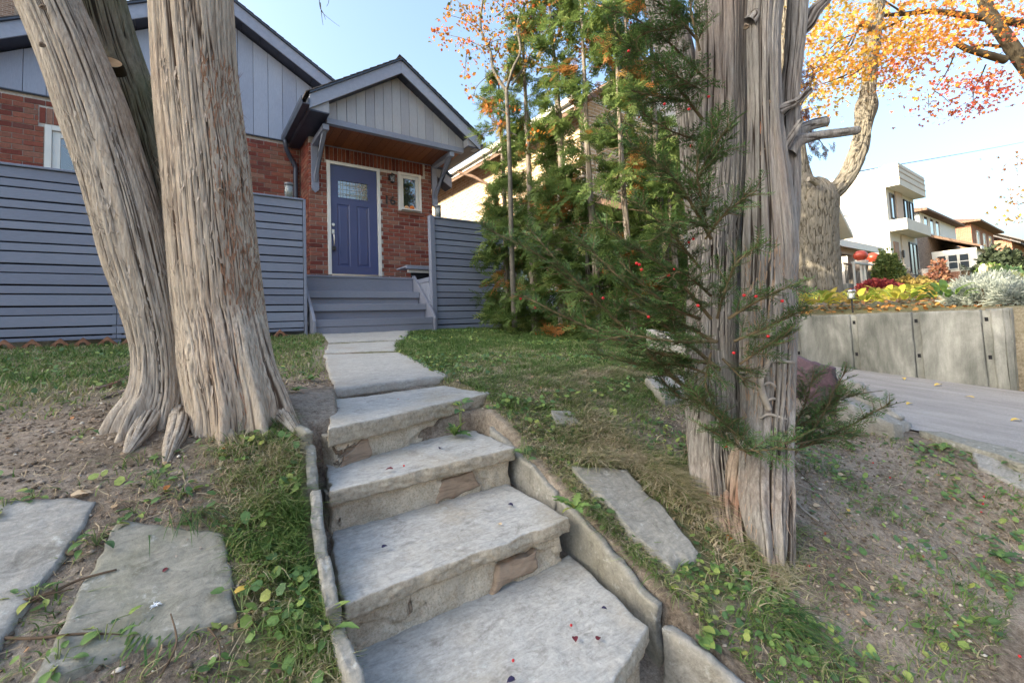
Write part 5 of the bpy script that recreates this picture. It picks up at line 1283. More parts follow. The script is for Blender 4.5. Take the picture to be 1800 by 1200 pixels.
# creeping small leaves
def leaflets(name,n,xr,yr,maskf,size,m,seed,lift=.006):
    R=np.random.default_rng(seed); x=R.uniform(*xr,n*5);y=R.uniform(*yr,n*5); k=R.random(n*5)<maskf(x,y); x=x[k][:n];y=y[k][:n];n=len(x)
    hexa=np.array([[math.cos(a)*(1 if abs(a)>.5 else .8),math.sin(a)*.85,0] for a in np.linspace(-math.pi,math.pi,7)[:-1]])
    s=R.uniform(*size,n); yaw=R.random(n)*6.28; tx=R.normal(0,.35,n);ty=R.normal(-.2,.35,n)
    X=hexa[None,:,0]*s[:,None];Y=hexa[None,:,1]*s[:,None]
    xr_=X*np.cos(yaw)[:,None]-Y*np.sin(yaw)[:,None]; yr_=X*np.sin(yaw)[:,None]+Y*np.cos(yaw)[:,None]
    z=hgt(x,y)[:,None]+lift+R.uniform(0,.012,n)[:,None]+xr_*tx[:,None]+yr_*(.4+ty[:,None])+.15*np.abs(X)
    V=np.stack([xr_+x[:,None],yr_+y[:,None],z],2).reshape(-1,3); F=(np.arange(6)[None]+6*np.arange(n)[:,None])
    return O(name,mesh(name,V,F),m,kind='stuff')
M6=lambda x,y: free(x,y)*np.clip(.1+.6*sst(.0,.3,fbm(x*3,y*3,12,3)),0,1)*(y<2.2)*((x>1.35)*.55+(x<.4)*(.25+1.0*sst(-.3,.3,x)))
leaflets('creeping_leaves',5200,(-.8,3.8),(.35,2.2),M6,(.006,.018),M['weed'],3)
leaflets('lawn_leaves',1500,(1.3,4.2),(2.0,6.5),lambda x,y:M1(x,y)*sst(.0,.25,fbm(x*2,y*2,33,3)),(.008,.020),M['weed'],4,.025)
leaflets('lawn_leaves',500,(-2.6,1.4),(3.0,6.5),lambda x,y:M4(x,y)*.8,(.008,.020),M['weed'],5,.03)
k=broadmat('leaf_litter',[(0,(.30,.20,.12)),(.3,(.42,.30,.18)),(.6,(.16,.10,.07)),(.85,(.50,.42,.30)),(1,(.50,.22,.08))],.1)
leaflets('leaf_litter',1500,(-.9,3.9),(.35,6.0),lambda x,y:free(x,y)*(1-sst(3.9,4.0,x)),(.004,.012),k,6,.003)
leaflets('strip_leaves',480,(-.15,.42),(.75,2.15),lambda x,y:M3(x,y)*sst(-.1,.3,fbm(x*5,y*5,44,3)),(.008,.018),M['weed'],41,.03)
leaflets('bank_leaves',260,(1.25,3.0),(.4,1.5),lambda x,y:free(x,y)*sst(.0,.3,fbm(x*4,y*4,45,3)),(.007,.015),M['weed'],42,.015)
# dry straw and thin twigs on the soil
def straws(name,n,maskf,xr,yr,ln,m,seed,lift=.004,w=.0011):
    R=np.random.default_rng(seed); x=R.uniform(*xr,n*5);y=R.uniform(*yr,n*5); k=R.random(n*5)<maskf(x,y); x=x[k][:n];y=y[k][:n];n=len(x)
    a=R.random(n)*6.28; L=R.uniform(*ln,n); V=[]
    cx,sx=np.cos(a),np.sin(a); b=R.normal(0,.25,n)
    for f in (-.5,0,.5):
        px=x+cx*L*f+sx*b*L*(abs(f));py=y+sx*L*f-cx*b*L*abs(f);pz=hgt(px,py)+lift+R.uniform(0,.006,n)
        V+= [np.stack([px-sx*w,py+cx*w,pz],1),np.stack([px+sx*w,py-cx*w,pz+.0008],1)]
    V=np.stack(V,1).reshape(-1,3); F=(np.array([[0,1,3,2],[2,3,5,4]])[None]+6*np.arange(n)[:,None,None]).reshape(-1,4)
    return O(name,mesh(name,V,F),m,kind='stuff')
straws('trunk_straw',2600,lambda x,y:free(x,y)*(np.exp(-(((x-.10)/.36)**2+((y-1.86)/.14)**2))+np.exp(-(((x-1.98)/.26)**2+((y-.95)/.2)**2))),(-.5,2.6),(.5,2.6),(.015,.07),broadmat('bark_crumbs',[(0,(.20,.13,.08)),(.5,(.34,.24,.16)),(1,(.14,.09,.06))],.05),78)
k=broadmat('straw',[(0,(.36,.28,.17)),(.5,(.48,.40,.27)),(1,(.25,.18,.11))],.1)
straws('dead_straw',7000,lambda x,y:free(x,y)*(.35+.9*np.exp(-(((x-.18)/.5)**2+((y-1.85)/.22)**2))+.5*lawnmask(x,y)),(-.9,3.9),(.35,3.6),(.015,.09),k,8)
# fallen leaves, berries, twigs
def flatleaf(p,size,col,label,yaw=0,group=None,curl=.35,tilt=0,slope=.3,shape='oval',name='fallen_leaf'):
    me=leafmesh(name,1,.6 if shape=='oval' else .95,nl=6,fold=.3,curl=curl,heart=.1); me.materials.append(col)
    Mx=Matrix.Translation(tuple(map(float,p)))@Matrix.Rotation(math.atan(slope),4,'X')@Matrix.Rotation(yaw,4,'Z')@Matrix.Diagonal((size,size,size,1))
    return O(name,me,None,None,M=Mx,label=label,cat='leaf',group=group)
yl=flat('yellow_leaf',(.60,.42,.10),.6,.3,var=.25,sc=60); tn=flat('tan_leaf',(.52,.40,.27),.7,.2,var=.2,sc=60); rd=flat('crimson_leaf',(.12,.02,.03),.6,.3,var=.3,sc=60); og=flat('orange_leaf',(.55,.20,.06),.6,.3,var=.3,sc=60); vi=flat('dark_violet_leaf',(.025,.02,.06),.6,.3); ora=flat('red_leaf',(.45,.09,.06),.6,.3,var=.2)
for u,v,s,c,l,y in ((413,1050,.035,yl,'yellow fallen leaf on the right corner of the mossy flagstone',.2),(287,1013,.018,rd,'dark crimson leaf in the middle of the mossy flagstone',1),(1475,840,.055,tn,'tan dry leaf on the bare soil right of the grey trunk',-.4),(125,880,.05,tn,'pinkish tan leaf at the top edge of the large grey flagstone',.1),(290,868,.03,og,'orange leaf inside the weed above the mossy flagstone',1.2),(985,632,.06,ora,'red fallen leaf on the lawn in front of the hedge',.3),(1085,742,.04,tn,'pale leaf standing in the dry grass at the middle of the bank',.2),(1432,895,.05,tn,'brown curled leaf at the right foot of the grey trunk',-.3),(1492,903,.03,yl,'small yellow brown curl on the soil below the tan leaf',.5),(1555,748,.035,yl,'yellowish leaf standing near the pale stone by the driveway',1.4),(390,797,.02,og,'small orange leaf on the soil under the tree roots',.3),(1280,955,.05,og,'orange cedar frond on the dry grass by the root tip',.2)):
    p=hit(u,v)+[0,0,.012]; flatleaf(p,s,c,l,y)
for u,v,z,s,c,l in ((1205,0,0,0,0,0),):
    pass
for u,v,sz_,lb in ((1588,666,.07,'yellow leaf on the asphalt nearest the retaining wall'),(1655,678,.08,'pale yellow leaf on the asphalt in the middle of the driveway'),(1602,711,.06,'small leaf on the asphalt near the yew tip'),(1712,701,.06,'yellow leaf farther right on the asphalt'),(1795,741,.07,'leaf on the asphalt at the right edge of the picture')):
    ry=ray(u,v)/793.; t_=(-.82-.105*.86)/(ry[2]-.105*ry[1]); p=ry*t_+[0,0,.012]; flatleaf(p,sz_,yl,lb,u*1.3,slope=.1)
tz={1:-.395,2:-.575,3:-.746,4:-.915}
for i,(u,v,t,s,c,l) in enumerate(((590,718,1,.022,rd,'dark leaf scrap on the left part of the topmost slab'),(700,702,1,.016,ora,'tiny red leaf scrap in the middle of the topmost slab'),(690,824,2,.03,rd,'crumpled crimson leaf on the left part of the second tread'),(775,786,2,.02,vi,'dark violet petal on the middle of the second tread'),(893,886,3,.024,vi,'dark violet flower on the right part of the third tread'),(672,962,3,.022,vi,'dark violet scrap on the left part of the third tread'),(880,922,3,.020,tn,'brown leaf scrap near the front of the third tread'),(905,1193,4,.022,vi,'blue grey scrap at the bottom of the lowest tread'),(1010,1118,4,.02,rd,'brown crumpled leaf on the lowest tread'),(1058,1068,4,.016,vi,'dark scrap near the right corner of the lowest tread'),(1050,1124,4,.018,rd,'thin dark scrap near the front edge of the lowest tread'))):
    flatleaf(aZ(u,v,tz[t]+.006),s,c,l,i*1.3,slope=0,shape='r',name='leaf_scrap')
M['berry']=flat('red_berry',(.50,.015,.02),.3,.5,var=.1)
def ball(name,p,r,m,parent=None,n=10,sq=1,**k):
    V=[];
    for a in range(7):
        ph=math.pi*a/6
        for b in range(n): V.append((p[0]+r*math.sin(ph)*math.cos(2*math.pi*b/n),p[1]+r*math.sin(ph)*math.sin(2*math.pi*b/n),p[2]+sq*r*math.cos(ph)))
    F=[(a*n+b,(a+1)*n+b,(a+1)*n+(b+1)%n,a*n+(b+1)%n) for a in range(6) for b in range(n)]
    return O(name,mesh(name,V,F,smooth=True),m,parent,**k)
for u,v,t,l in ((902,1160,4,'bright red berry near the bottom of the lowest tread'),(1004,1098,4,'small red berry on the right half of the lowest tread'),(710,818,2,'red berry on the second tread, beside the crumpled leaf')):
    p=aZ(u,v,tz[t]+.006); b=ball('berry',p,.0042,M['berry'],label=l,cat='berry')
for i,(u,v,l) in enumerate(((1451,940,'red berry on the soil right of the root tip'),(1422,998,'red berry on the soil below the root tip'),(1730,876,'uppermost of three red berries at the right of the bank'),(1728,888,'middle one of three red berries at the right of the bank'),(1725,902,'lowest of three red berries at the right of the bank'),(1685,1104,'red berry beside the single large round leaf'),(1793,1158,'red berry in the lower right corner'),(1623,980,'red berry under the little slate'),(1535,815,'red berry on the upper part of the right bank'),(1565,842,'red berry beside the tan leaf, upper right bank'))):
    p=hit(u,v)+[0,0,.006]; ball('berry',p,.0048,M['berry'],label=l,cat='berry')
def twig(pts,r,label,lift=.008,m=None):
    c=np.array([hit(u,v)+[0,0,lift+dz] for u,v,dz in pts]); q=smoothpath(c,18); mb=MB(); mb.tube(q,np.linspace(r,r*.5,18),7)
    mb.build('twig',m or M['twig'],None,smooth=True,label=label,cat='twig')
twig([(0,1072,.0),(80,1060,.01),(140,1035,.012),(205,1013,.01)],.005,'long brown twig lying across the joint of the two flagstones')
twig([(36,1060,.0),(45,1030,.008),(40,1010,.006),(30,992,.004)],.004,'short forked twig standing off the large grey flagstone')
twig([(0,1098,.0),(70,1068,.012),(130,1050,.01)],.003,'thin twig parallel to the long one at the lower left')
twig([(0,1128,.0),(60,1140,.012),(150,1130,.012),(215,1128,.004)],.004,'bent twig at the lower left corner among the leaves')
twig([(280,1200,.0),(310,1160,.03),(300,1110,.03)],.003,'dry stalk rising at the bottom of the left bank')
twig([(365,1110,0),(385,1150,.012),(385,1200,.01)],.003,'thin curved twig in the grass at the bottom left')
twig([(1395,880,.0),(1415,905,.008),(1440,920,.004)],.008,'short thick stick at the right foot of the grey trunk',m=M['deadwood'])
twig([(1655,965,0),(1680,985,.01),(1697,1012,.004)],.003,'thin wiry twig right of the little slate')
twig([(1405,855,.0),(1440,872,.006),(1432,866,.004)],.003,'thin pale stick on the soil right of the grey trunk',m=M['deadwood'])
twig([(1380,800,.0),(1490,935,.006),(1500,950,.0)],.0025,'long thin dead stem running down the soil right of the grey trunk')
# white feathery flower remains and purple petals on the flagstone
p=hit(272,1078)+[0,0,.012]; mb=MB(); R=random.Random(5)
for i in range(16):
    a=R.uniform(0,6.28); l=R.uniform(.008,.016); q=p+[math.cos(a)*l,math.sin(a)*l,R.uniform(.001,.008)]
    mb.tube([p,(p+q)/2+[0,0,.003],q],[.0012,.0014,.0006],4)
mb.build('white_flower',flat('white_petal',(.7,.72,.75),.6),None,label='small white feathery flower head on the mossy flagstone',cat='flower')
p=hit(240,1098)+[0,0,.004]; flatleaf(p,.018,vi,'dark violet petals near the lower edge of the mossy flagstone',.4)
# ================================================================ CONIFERS AND CROWNS
def instance_cards(T,TF,P,A,Bv,Cv,s):
    """template T (k,3), faces TF (m,q), at points P with axes A,B,C (n,3) and size s"""
    V=P[:,None]+s[:,None,None]*(T[None,:,0:1]*A[:,None]+T[None,:,1:2]*Bv[:,None]+T[None,:,2:3]*Cv[:,None])
    n,k=len(P),len(T); F=(TF[None]+k*np.arange(n)[:,None,None]).reshape(-1,TF.shape[1])
    return V.reshape(-1,3),F
def axes(A,R,upbias=None):
    A=A/np.linalg.norm(A,axis=1)[:,None]; r=R.normal(size=A.shape) if upbias is None else upbias+.5*R.normal(size=A.shape)
    B=np.cross(A,r);B/=np.linalg.norm(B,axis=1)[:,None]; C=np.cross(A,B); return A,B,C
# thuja spray: flat fan of narrow scale twigs
def spray_template(n=9,seed=0):
    R=random.Random(seed); V=[];F=[]
    def strip(p,q,w):
        d=np.array(q)-np.array(p); L=np.linalg.norm(d); side=np.array([-d[1],d[0],0])/L*w; c=len(V)
        m=(np.array(p)+np.array(q))/2+np.array([0,0,R.uniform(-.02,.02)])
        V.extend([p,m+side,q,m-side]); F.append((c,c+1,c+2,c+3))
    strip((0,0,0),(1,0,-.12),.035)
    for i in range(n):
        f=.08+.85*i/n; s=1 if i%2 else -1; l=.42*(1-f*.65); a=s*R.uniform(.5,.75)
        p=(f,0,-.12*f*f); q=(f+l*math.cos(a),l*math.sin(a),-.12*f*f-.05-.1*R.random()); strip(p,q,.045)
        for t in (.45,.75):
            m=tuple(p[k]+(q[k]-p[k])*t for k in range(3)); l2=l*.42; a2=a+R.choice((-1,1))*.6
            strip(m,(m[0]+l2*math.cos(a2),m[1]+l2*math.sin(a2),m[2]-.03),.034)
    return np.array(V),np.array(F)
TH=[(0,(.065,.11,.042)),(.3,(.105,.17,.055)),(.55,(.16,.235,.07)),(.74,(.215,.28,.09)),(.86,(.27,.30,.10)),(.93,(.34,.15,.05)),(1,(.45,.20,.06))]
M['thuja']=leafmat('cedar_sprays',TH,.45,.6,src='g',noise=False)
M['thuja_twig']=flat('cedar_twig',(.16,.115,.085),.9,.1,var=.3,sc=10)
M['bark_hedge']=barkmat('slender_trunk_bark',(.06,.045,.035),(.19,.16,.135),(.31,.275,.24),(.18,.12,.09),.3)
ST,SF=spray_template(9,1); 
def cedar(x,y,h,label,seed,r0=.05,low=.75,dens=1.,brown=.06,lean=(0,0),zlow=.1):
    R=np.random.default_rng(seed); z=float(hbase(x,y)); root=E('hedge_cedar',(x,y,z),label,'tree','cedars along the right side of the lawn')
    c=[(x,y,z-.05,r0*1.25),(x+lean[0]*.2,y+lean[1]*.2,z+h*.25,r0),(x+lean[0]*.5+R.normal(0,.06),y+lean[1]*.5,z+h*.5,r0*.85),(x+lean[0],y+lean[1],z+h,.012)]
    trunk('trunk',c,M['bark_hedge'],root,nseg=28,step=.05,depth=.006,fr=50,fl=5,wob=.06,seed=seed)
    Q=smoothpath(c,60); mb=MB(); P=[];A=[];S=[];G=[]
    nl=int(50*dens*h/5)
    for i in range(nl):
        f=zlow+(1-zlow)*(i+R.random())/nl; k=min(59,int(f*59)); b=Q[k,:3]; L=low*(1-.55*f)*R.uniform(.6,1.2)
        a=R.random()*6.283; d=np.array([math.cos(a),math.sin(a),R.uniform(-.15,.35)])
        t=np.linspace(0,1,7)[:,None]; pts=b+d*L*t+np.array([0,0,-.25*L])*t*t+R.normal(0,.012,(7,3))*t
        mb.tube(pts,np.linspace(.010*(1-f*.5),.003,7),4,False)
        ns=int(30*dens*R.uniform(.4,1.3)); br=R.random()<brown
        for j in range(ns):
            u=R.uniform(.22,1.0); p=pts[0]*(1-u)+pts[-1]*u+R.normal(0,.035,3)
            p[2]-= .25*L*(u*u-u)
            dd=d*.8+R.normal(0,.5,3)+np.array([0,0,-R.uniform(.2,1.0)]); P.append(p);A.append(dd);S.append(R.uniform(.14,.30)*(1.15-.35*f)); G.append(R.uniform(.88,1) if (br and R.random()<.8) or R.random()<.02 else np.clip(R.normal(.42+.15*(u-.6)+.08*f,.17),0,.86))
    P=np.array(P);A=np.array(A);S=np.array(S); a,b,c_=axes(A,R,np.array([0,0,.9]))
    V,F=instance_cards(ST,SF,P,a,b,c_,S)
    O('foliage',mesh('foliage',V,F,{'g':np.repeat(G,len(ST))}),M['thuja'],root,kind='stuff')
    mb.build('limbs',M['thuja_twig'],root,kind='stuff')
    return root
HC=[(4.52,6.3,4.4,'leftmost hedge cedar, drooping over the right slat fence',1,.045,.62,1.15),
(4.5,5.55,5.2,'second hedge cedar from the fence, tall with a bare grey stem',2,.05,.70,1.15),
(4.55,4.95,5.6,'third hedge cedar, thickest dark stem in the middle of the hedge',3,.06,.75,1.1),
(4.6,4.3,5.4,'fourth hedge cedar with rusty brown sprays',4,.045,.8,1.05),
(4.65,3.75,5.0,'fifth hedge cedar, right of the middle',5,.04,.68,.85),
(4.75,3.2,2.3,'low hedge cedar nearest the old grey trunk',6,.045,.6,1.1),
(4.9,5.3,3.0,'short bushy cedar behind the middle of the hedge',7,.04,.7,1.2),
(4.75,4.5,2.3,'short dense cedar low in the hedge',8,.04,.7,1.3),
(5.0,3.45,5.2,'cedar behind the gap, just left of the old grey trunk',10,.04,.6,1.0),
(5.4,3.6,3.1,'low cedar filling the hedge behind the bare leaning stem',12,.04,.7,1.2),
(5.3,4.1,5.6,'cedar behind the fourth one, filling the hedge top',11,.045,.7,1.1),
(4.85,6.0,2.4,'short cedar behind the hedge beside the slat fence',9,.04,.6,1.2)]
for x,y,h,l,s,r0,low,dn in HC:
    cedar(x,y,h,l,s,r0,low,dn,brown=.10 if s in(4,5) else .035,zlow=.02 if h<3.5 else .05)
# bare leaning stem in the gap right of the hedge
mb=MB(); c=[(5.0,3.1,-.3,.05),(5.02,2.95,.9,.045),(5.2,2.85,1.8,.04),(5.25,2.8,3.2,.03),(5.3,2.8,4.6,.012)]
q=smoothpath(c,40)
bs=E('bare_stem_tree',(5.0,3.1,-.3),'thin bare leaning stem between the hedge and the old grey trunk','tree')
trunk('trunk',c,M['bark_hedge'],bs,nseg=28,step=.05,depth=.006,fr=50,fl=5,seed=77)
# ---- slender tree with sparse autumn leaves above the hedge
LT=np.array([(0,0,0),(.25,.30,.03),(.55,.38,.0),(1,0,-.08),(.55,-.38,.0),(.25,-.30,.03)]); LF=np.array([[0,1,2,3],[0,3,4,5]])
AUT=[(0,(.06,.09,.03)),(.25,(.13,.15,.04)),(.4,(.30,.22,.05)),(.6,(.55,.25,.05)),(.8,(.60,.16,.04)),(1,(.45,.09,.04))]
M['autumn']=leafmat('sparse_autumn_leaves',AUT,.45,.5,src='g',noise=False)
M['bark_slim']=flat('smooth_grey_bark',(.13,.12,.105),.85,.15,var=.3,sc=14,bump=.4,bs=40)
sl=E('slender_tree',(4.55,6.0,0),'slender grey stemmed tree with sparse orange and green leaves above the hedge','tree')
def pxp(L,d): return np.array([aD(u,v,d+dd) for (u,v,dd) in L])
mb=MB(); P=[];A=[];G=[];S=[];R=np.random.default_rng(5)
def limb(L,d,w0,w1,nl=0,out=None,sz=(.035,.07),green=.5,spread=.10,twigs=True):
    q=smoothpath(pxp(L,d),26); mb.tube(q,np.linspace(w0,w1,26),7)
    for i in range(nl):
        u=R.uniform(.15,1)**.8; k=min(25,int(u*25)); o=R.normal(0,spread,3); o[2]-=abs(R.normal(0,spread*.3)); p=q[k]+o
        if twigs and R.random()<.18: mb.tube([q[k],(q[k]+p)/2+R.normal(0,.015,3),p],[.004,.003,.0015],3,False)
        for j in range(R.integers(2,6)):
            P.append(p+R.normal(0,.03,3));A.append(R.normal(0,1,3)+np.array([0,0,-.6]));G.append(np.clip(R.normal(green,.22),0,1));S.append(R.uniform(*sz))
dS=6.9
limb([(905,575,0),(900,450,0),(897,320,0),(894,230,0),(890,155,0)],dS,.045,.03)
limb([(890,160,0),(868,125,.1),(862,90,.1),(845,50,.2),(850,-10,.2),(860,-80,.2)],dS,.028,.012,70,green=.5)
limb([(890,160,0),(902,120,-.1),(915,90,-.1),(910,40,0),(930,-10,0),(950,-90,0)],dS,.024,.010,80,green=.35)
limb([(900,150,0),(925,112,.2),(930,100,.2),(960,60,.2),(985,20,.3),(1000,-60,.3)],dS,.016,.008,90,green=.3)
for L,n,g in (([(862,90,.1),(820,70,.2),(790,62,.3),(762,55,.3)],32,.7),([(850,60,.2),(815,35,.3),(780,25,.3)],22,.62),([(845,50,.2),(815,15,.2),(785,-20,.3)],26,.5),([(868,125,.1),(840,150,.1),(830,175,.2)],16,.6),([(866,110,.1),(880,70,.1),(835,90,.2)],36,.45),([(892,200,0),(870,190,.1),(862,195,.1)],10,.75),
  ([(894,230,0),(925,245,0),(950,230,0)],24,.35),([(915,60,0),(950,30,.1),(990,25,.1),(1030,0,.1)],90,.4),([(960,60,.2),(1000,70,.1),(1040,90,.1),(1075,100,.1)],100,.5),([(1000,70,.1),(1060,60,.2),(1110,100,.2),(1150,125,.2),(1180,150,.2)],110,.6),([(1000,20,.3),(1050,10,.3),(1100,50,.3)],60,.65),([(1075,100,.1),(1110,160,0),(1150,190,0)],60,.45),([(930,100,.2),(970,130,.1),(1010,150,.1)],60,.25),([(910,40,0),(870,0,.1),(840,-40,.2)],40,.45),([(820,90,0),(818,118,.1),(816,135,.1)],7,.7),([(870,30,.1),(905,5,.1),(940,-20,.1)],50,.5)):
    limb(L,dS,.008,.003,n,green=g)
P=np.array(P);A=np.array(A);S=np.array(S); a,b,c_=axes(A,R)
V,F=instance_cards(LT,LF,P,a,b,c_,S)
O('leaves',mesh('leaves',V,F,{'g':np.repeat(G,len(LT))}),M['autumn'],sl,kind='stuff'); mb.build('trunk',M['bark_slim'],sl,smooth=True)
# ---- yew growing round the old grey trunk
yw=E('yew_bush',(2.2,1.5,-.8),'dark green yew with red berries growing round the old grey trunk','shrub')
k=leafmat('yew_needles',[(0,(.04,.08,.03)),(.45,(.07,.14,.045)),(.8,(.115,.21,.06)),(1,(.20,.32,.085))],.25,.4,src='g',noise=False); M['yew']=k
M['yew_twig']=flat('yew_twig',(.13,.10,.06),.85,.15,var=.3,sc=30)
YB=[([(1285,740,.05),(1180,660,0),(1080,560,.05),(990,470,.1),(925,395,.2)],1.95,.012),
([(1265,650,0),(1150,560,0),(1040,520,.1),(950,450,.15),(850,400,.2)],2.0,.010),
([(1255,600,0),(1150,540,0),(1080,480,0),(1020,420,.1)],1.95,.009),
([(1255,640,0),(1120,610,0),(1000,560,.1),(920,520,.2)],1.95,.009),
([(1250,560,0),(1180,480,-.05),(1110,430,0),(1050,390,0)],1.85,.008),
([(1260,600,0),(1180,600,-.1),(1110,590,-.1),(1050,600,-.1)],1.85,.008),
([(1250,520,0),(1200,480,-.1),(1160,490,-.1)],1.85,.006),
([(1280,560,0),(1330,530,-.05),(1395,500,-.08)],1.82,.007),([(1290,600,0),(1350,575,-.05),(1405,548,-.08)],1.85,.006),
([(1260,560,0),(1290,470,-.05),(1335,430,-.05)],1.85,.006),([(1300,640,0),(1345,610,-.05),(1385,590,-.05)],1.82,.005),
([(1270,630,0),(1300,660,-.05),(1320,670,-.05)],1.85,.005),([(1250,620,0),(1240,670,-.05),(1250,700,-.05)],1.85,.005),
([(1230,560,0),(1180,540,-.1),(1130,500,-.15),(1090,460,-.15)],1.9,.007),([(1250,660,0),(1190,640,0),(1120,640,0),(1050,620,0)],1.95,.006),
([(1255,690,0),(1200,700,0),(1150,650,0)],2.0,.005),
([(1340,800,0),(1280,750,-.02),(1225,700,-.04)],1.82,.005),([(1320,800,0),(1290,780,-.02),(1240,750,-.02)],1.82,.004),([(1300,790,0),(1350,790,-.03),(1400,770,-.03)],1.78,.004),
([(1395,800,0),(1440,740,0),(1470,680,0),(1485,655,0)],2.15,.006),([(1400,790,0),(1480,755,0),(1565,708,0)],2.15,.006),([(1385,770,0),(1415,710,0),(1430,655,0)],2.15,.006),([(1400,780,0),(1450,770,0),(1500,770,0)],2.1,.005),([(1395,760,0),(1460,710,0),(1520,690,0)],2.2,.005),
([(1250,420,0),(1190,320,-.1),(1120,260,-.1),(1070,215,0)],2.0,.008),([(1235,210,.1),(1170,130,0),(1110,85,0),(1075,55,0)],2.0,.008),
([(1240,140,.1),(1170,70,0),(1110,30,0),(1075,20,0)],2.05,.007),([(1225,70,.1),(1180,20,0),(1130,-10,0)],2.05,.007),([(1230,90,0),(1215,20,-.05),(1205,-60,-.05)],1.95,.006),
([(1230,470,0),(1170,400,-.1),(1110,350,0)],2.05,.007),([(1225,330,.1),(1160,290,0),(1125,245,0)],2.05,.006),([(1220,330,0),(1255,260,-.08),(1285,215,-.1)],1.95,.005),
([(1240,420,0),(1280,370,-.1),(1330,335,-.12)],1.9,.005),([(1230,300,0),(1260,250,-.08),(1250,210,-.08)],1.95,.004),([(1215,180,.1),(1160,170,0),(1110,160,0)],2.05,.006),([(1235,250,.1),(1180,230,0),(1130,200,0)],2.1,.006),
([(1235,160,.1),(1200,140,-.05),(1150,110,-.05)],1.95,.005),([(1240,400,0),(1200,390,-.1),(1150,420,-.1)],1.95,.005),([(1240,380,.0),(1225,300,-.1),(1235,260,-.1)],1.95,.005),([(1230,30,.1),(1180,50,0),(1130,60,0),(1095,100,0)],2.0,.005),([(1210,-60,.1),(1160,-20,0),(1120,0,0)],2.0,.005)]
NT_=np.array([(0,-.05,0),(.5,-.085,.03),(1,0,0),(.5,.085,.03),(0,.05,0)]); NF=np.array([[0,1,2,3]]); NTm=np.array([(0,-.05,0),(.55,-.085,.04),(1,0,.0),(.5,.085,.04)])
P=[];A=[];G=[];S=[];UB=[];mb=MB();R=np.random.default_rng(9);berr=[]
def shoot(p0,dirv,L,up,g0,rad=.0022,lev=0):
    n=max(4,int(L/.02)); t=np.linspace(0,1,n)[:,None]; pts=p0+dirv*L*t+np.array([0,0,-.06*L])*t*t*(1 if lev else .5)+R.normal(0,.002,(n,3))
    mb.tube(pts,np.linspace(rad,.0008,n),4,False)
    side=np.cross(dirv,up);side/=np.linalg.norm(side)
    m=int(L/.0042)
    for i in range(m):
        u=(i+.5)/m; p=pts[0]+(pts[-1]-pts[0])*u; s=1 if i%2 else -1
        P.append(p);A.append(side*s+dirv*R.uniform(.35,.8)+up*R.uniform(-.1,.35)+R.normal(0,.12,3)); UB.append(up)
        S.append((.027 if u<.85 else .027*(1.9-u*1.05))*R.uniform(.75,1.15)); G.append(np.clip(g0+.35*max(0,u-.65)+R.normal(0,.12),0,1))
    return pts,side
for L,d,w in YB:
    c=pxp(L,d); n=30; q=smoothpath(c,n); mb.tube(q,np.linspace(w,.0025,n),7)
    Lt=np.sum(np.linalg.norm(np.diff(q,axis=0),axis=1)); ns=int(Lt/.0135)
    for i in range(ns):
        u=.12+.88*(i+R.random())/ns; k=min(n-2,int(u*(n-1))); T=q[k+1]-q[k];T/=np.linalg.norm(T)
        up=np.array([0,0,1.])+.35*R.normal(size=3); side=np.cross(T,up);side/=np.linalg.norm(side); s=1 if i%2 else -1
        dv=T*R.uniform(.5,1.0)+side*s*R.uniform(.5,1.)+np.array([0,0,R.uniform(-.25,.35)]); dv/=np.linalg.norm(dv)
        l=R.uniform(.06,.15)*(1.1-.45*u); pts,sd=shoot(q[k],dv,l,up/np.linalg.norm(up),R.uniform(.25,.6))
        if l>.09:
            for f,ss in ((.35,1),(.6,-1)):
                p=pts[int(f*(len(pts)-1))]; d2=dv*.7+sd*ss*.7; d2/=np.linalg.norm(d2); shoot(p,d2,l*.45,up/np.linalg.norm(up),R.uniform(.3,.7),.0015,1)
        if R.random()<.006: berr.append(pts[len(pts)//2]+[0,0,-.008])
P=np.array(P);A=np.array(A);S=np.array(S);UB=np.array(UB); a=A/np.linalg.norm(A,axis=1)[:,None]; b=np.cross(UB,a);b/=np.linalg.norm(b,axis=1)[:,None]; c_=np.cross(a,b)
V,F=instance_cards(NTm,NF,P,a,b,c_,S); print('yew needles',len(P))
O('needles',mesh('needles',V,F,{'g':np.repeat(G,len(NTm))}),M['yew'],yw,kind='stuff'); mb.build('branches',M['yew_twig'],yw)
for p in berr[:22]: ball('berry',p,.0062,M['berry'],yw,n=8,sq=.9)
for u,v,d in ((1124,465,1.7),(1119,463,1.7),(1128,474,1.7),(1175,484,1.72),(1308,519,1.72),(1329,521,1.72),(1375,529,1.72),(1290,620,1.7),(1350,591,1.72),(1227,537,1.7),(1140,557,1.7),(1060,524,1.8),(1215,257,1.85),(1168,183,1.9),(1211,192,1.9),(1105,90,1.95),(1246,170,1.9)): ball('berry',aD(u,v,d),.0065,M['berry'],yw,n=8,sq=.9)
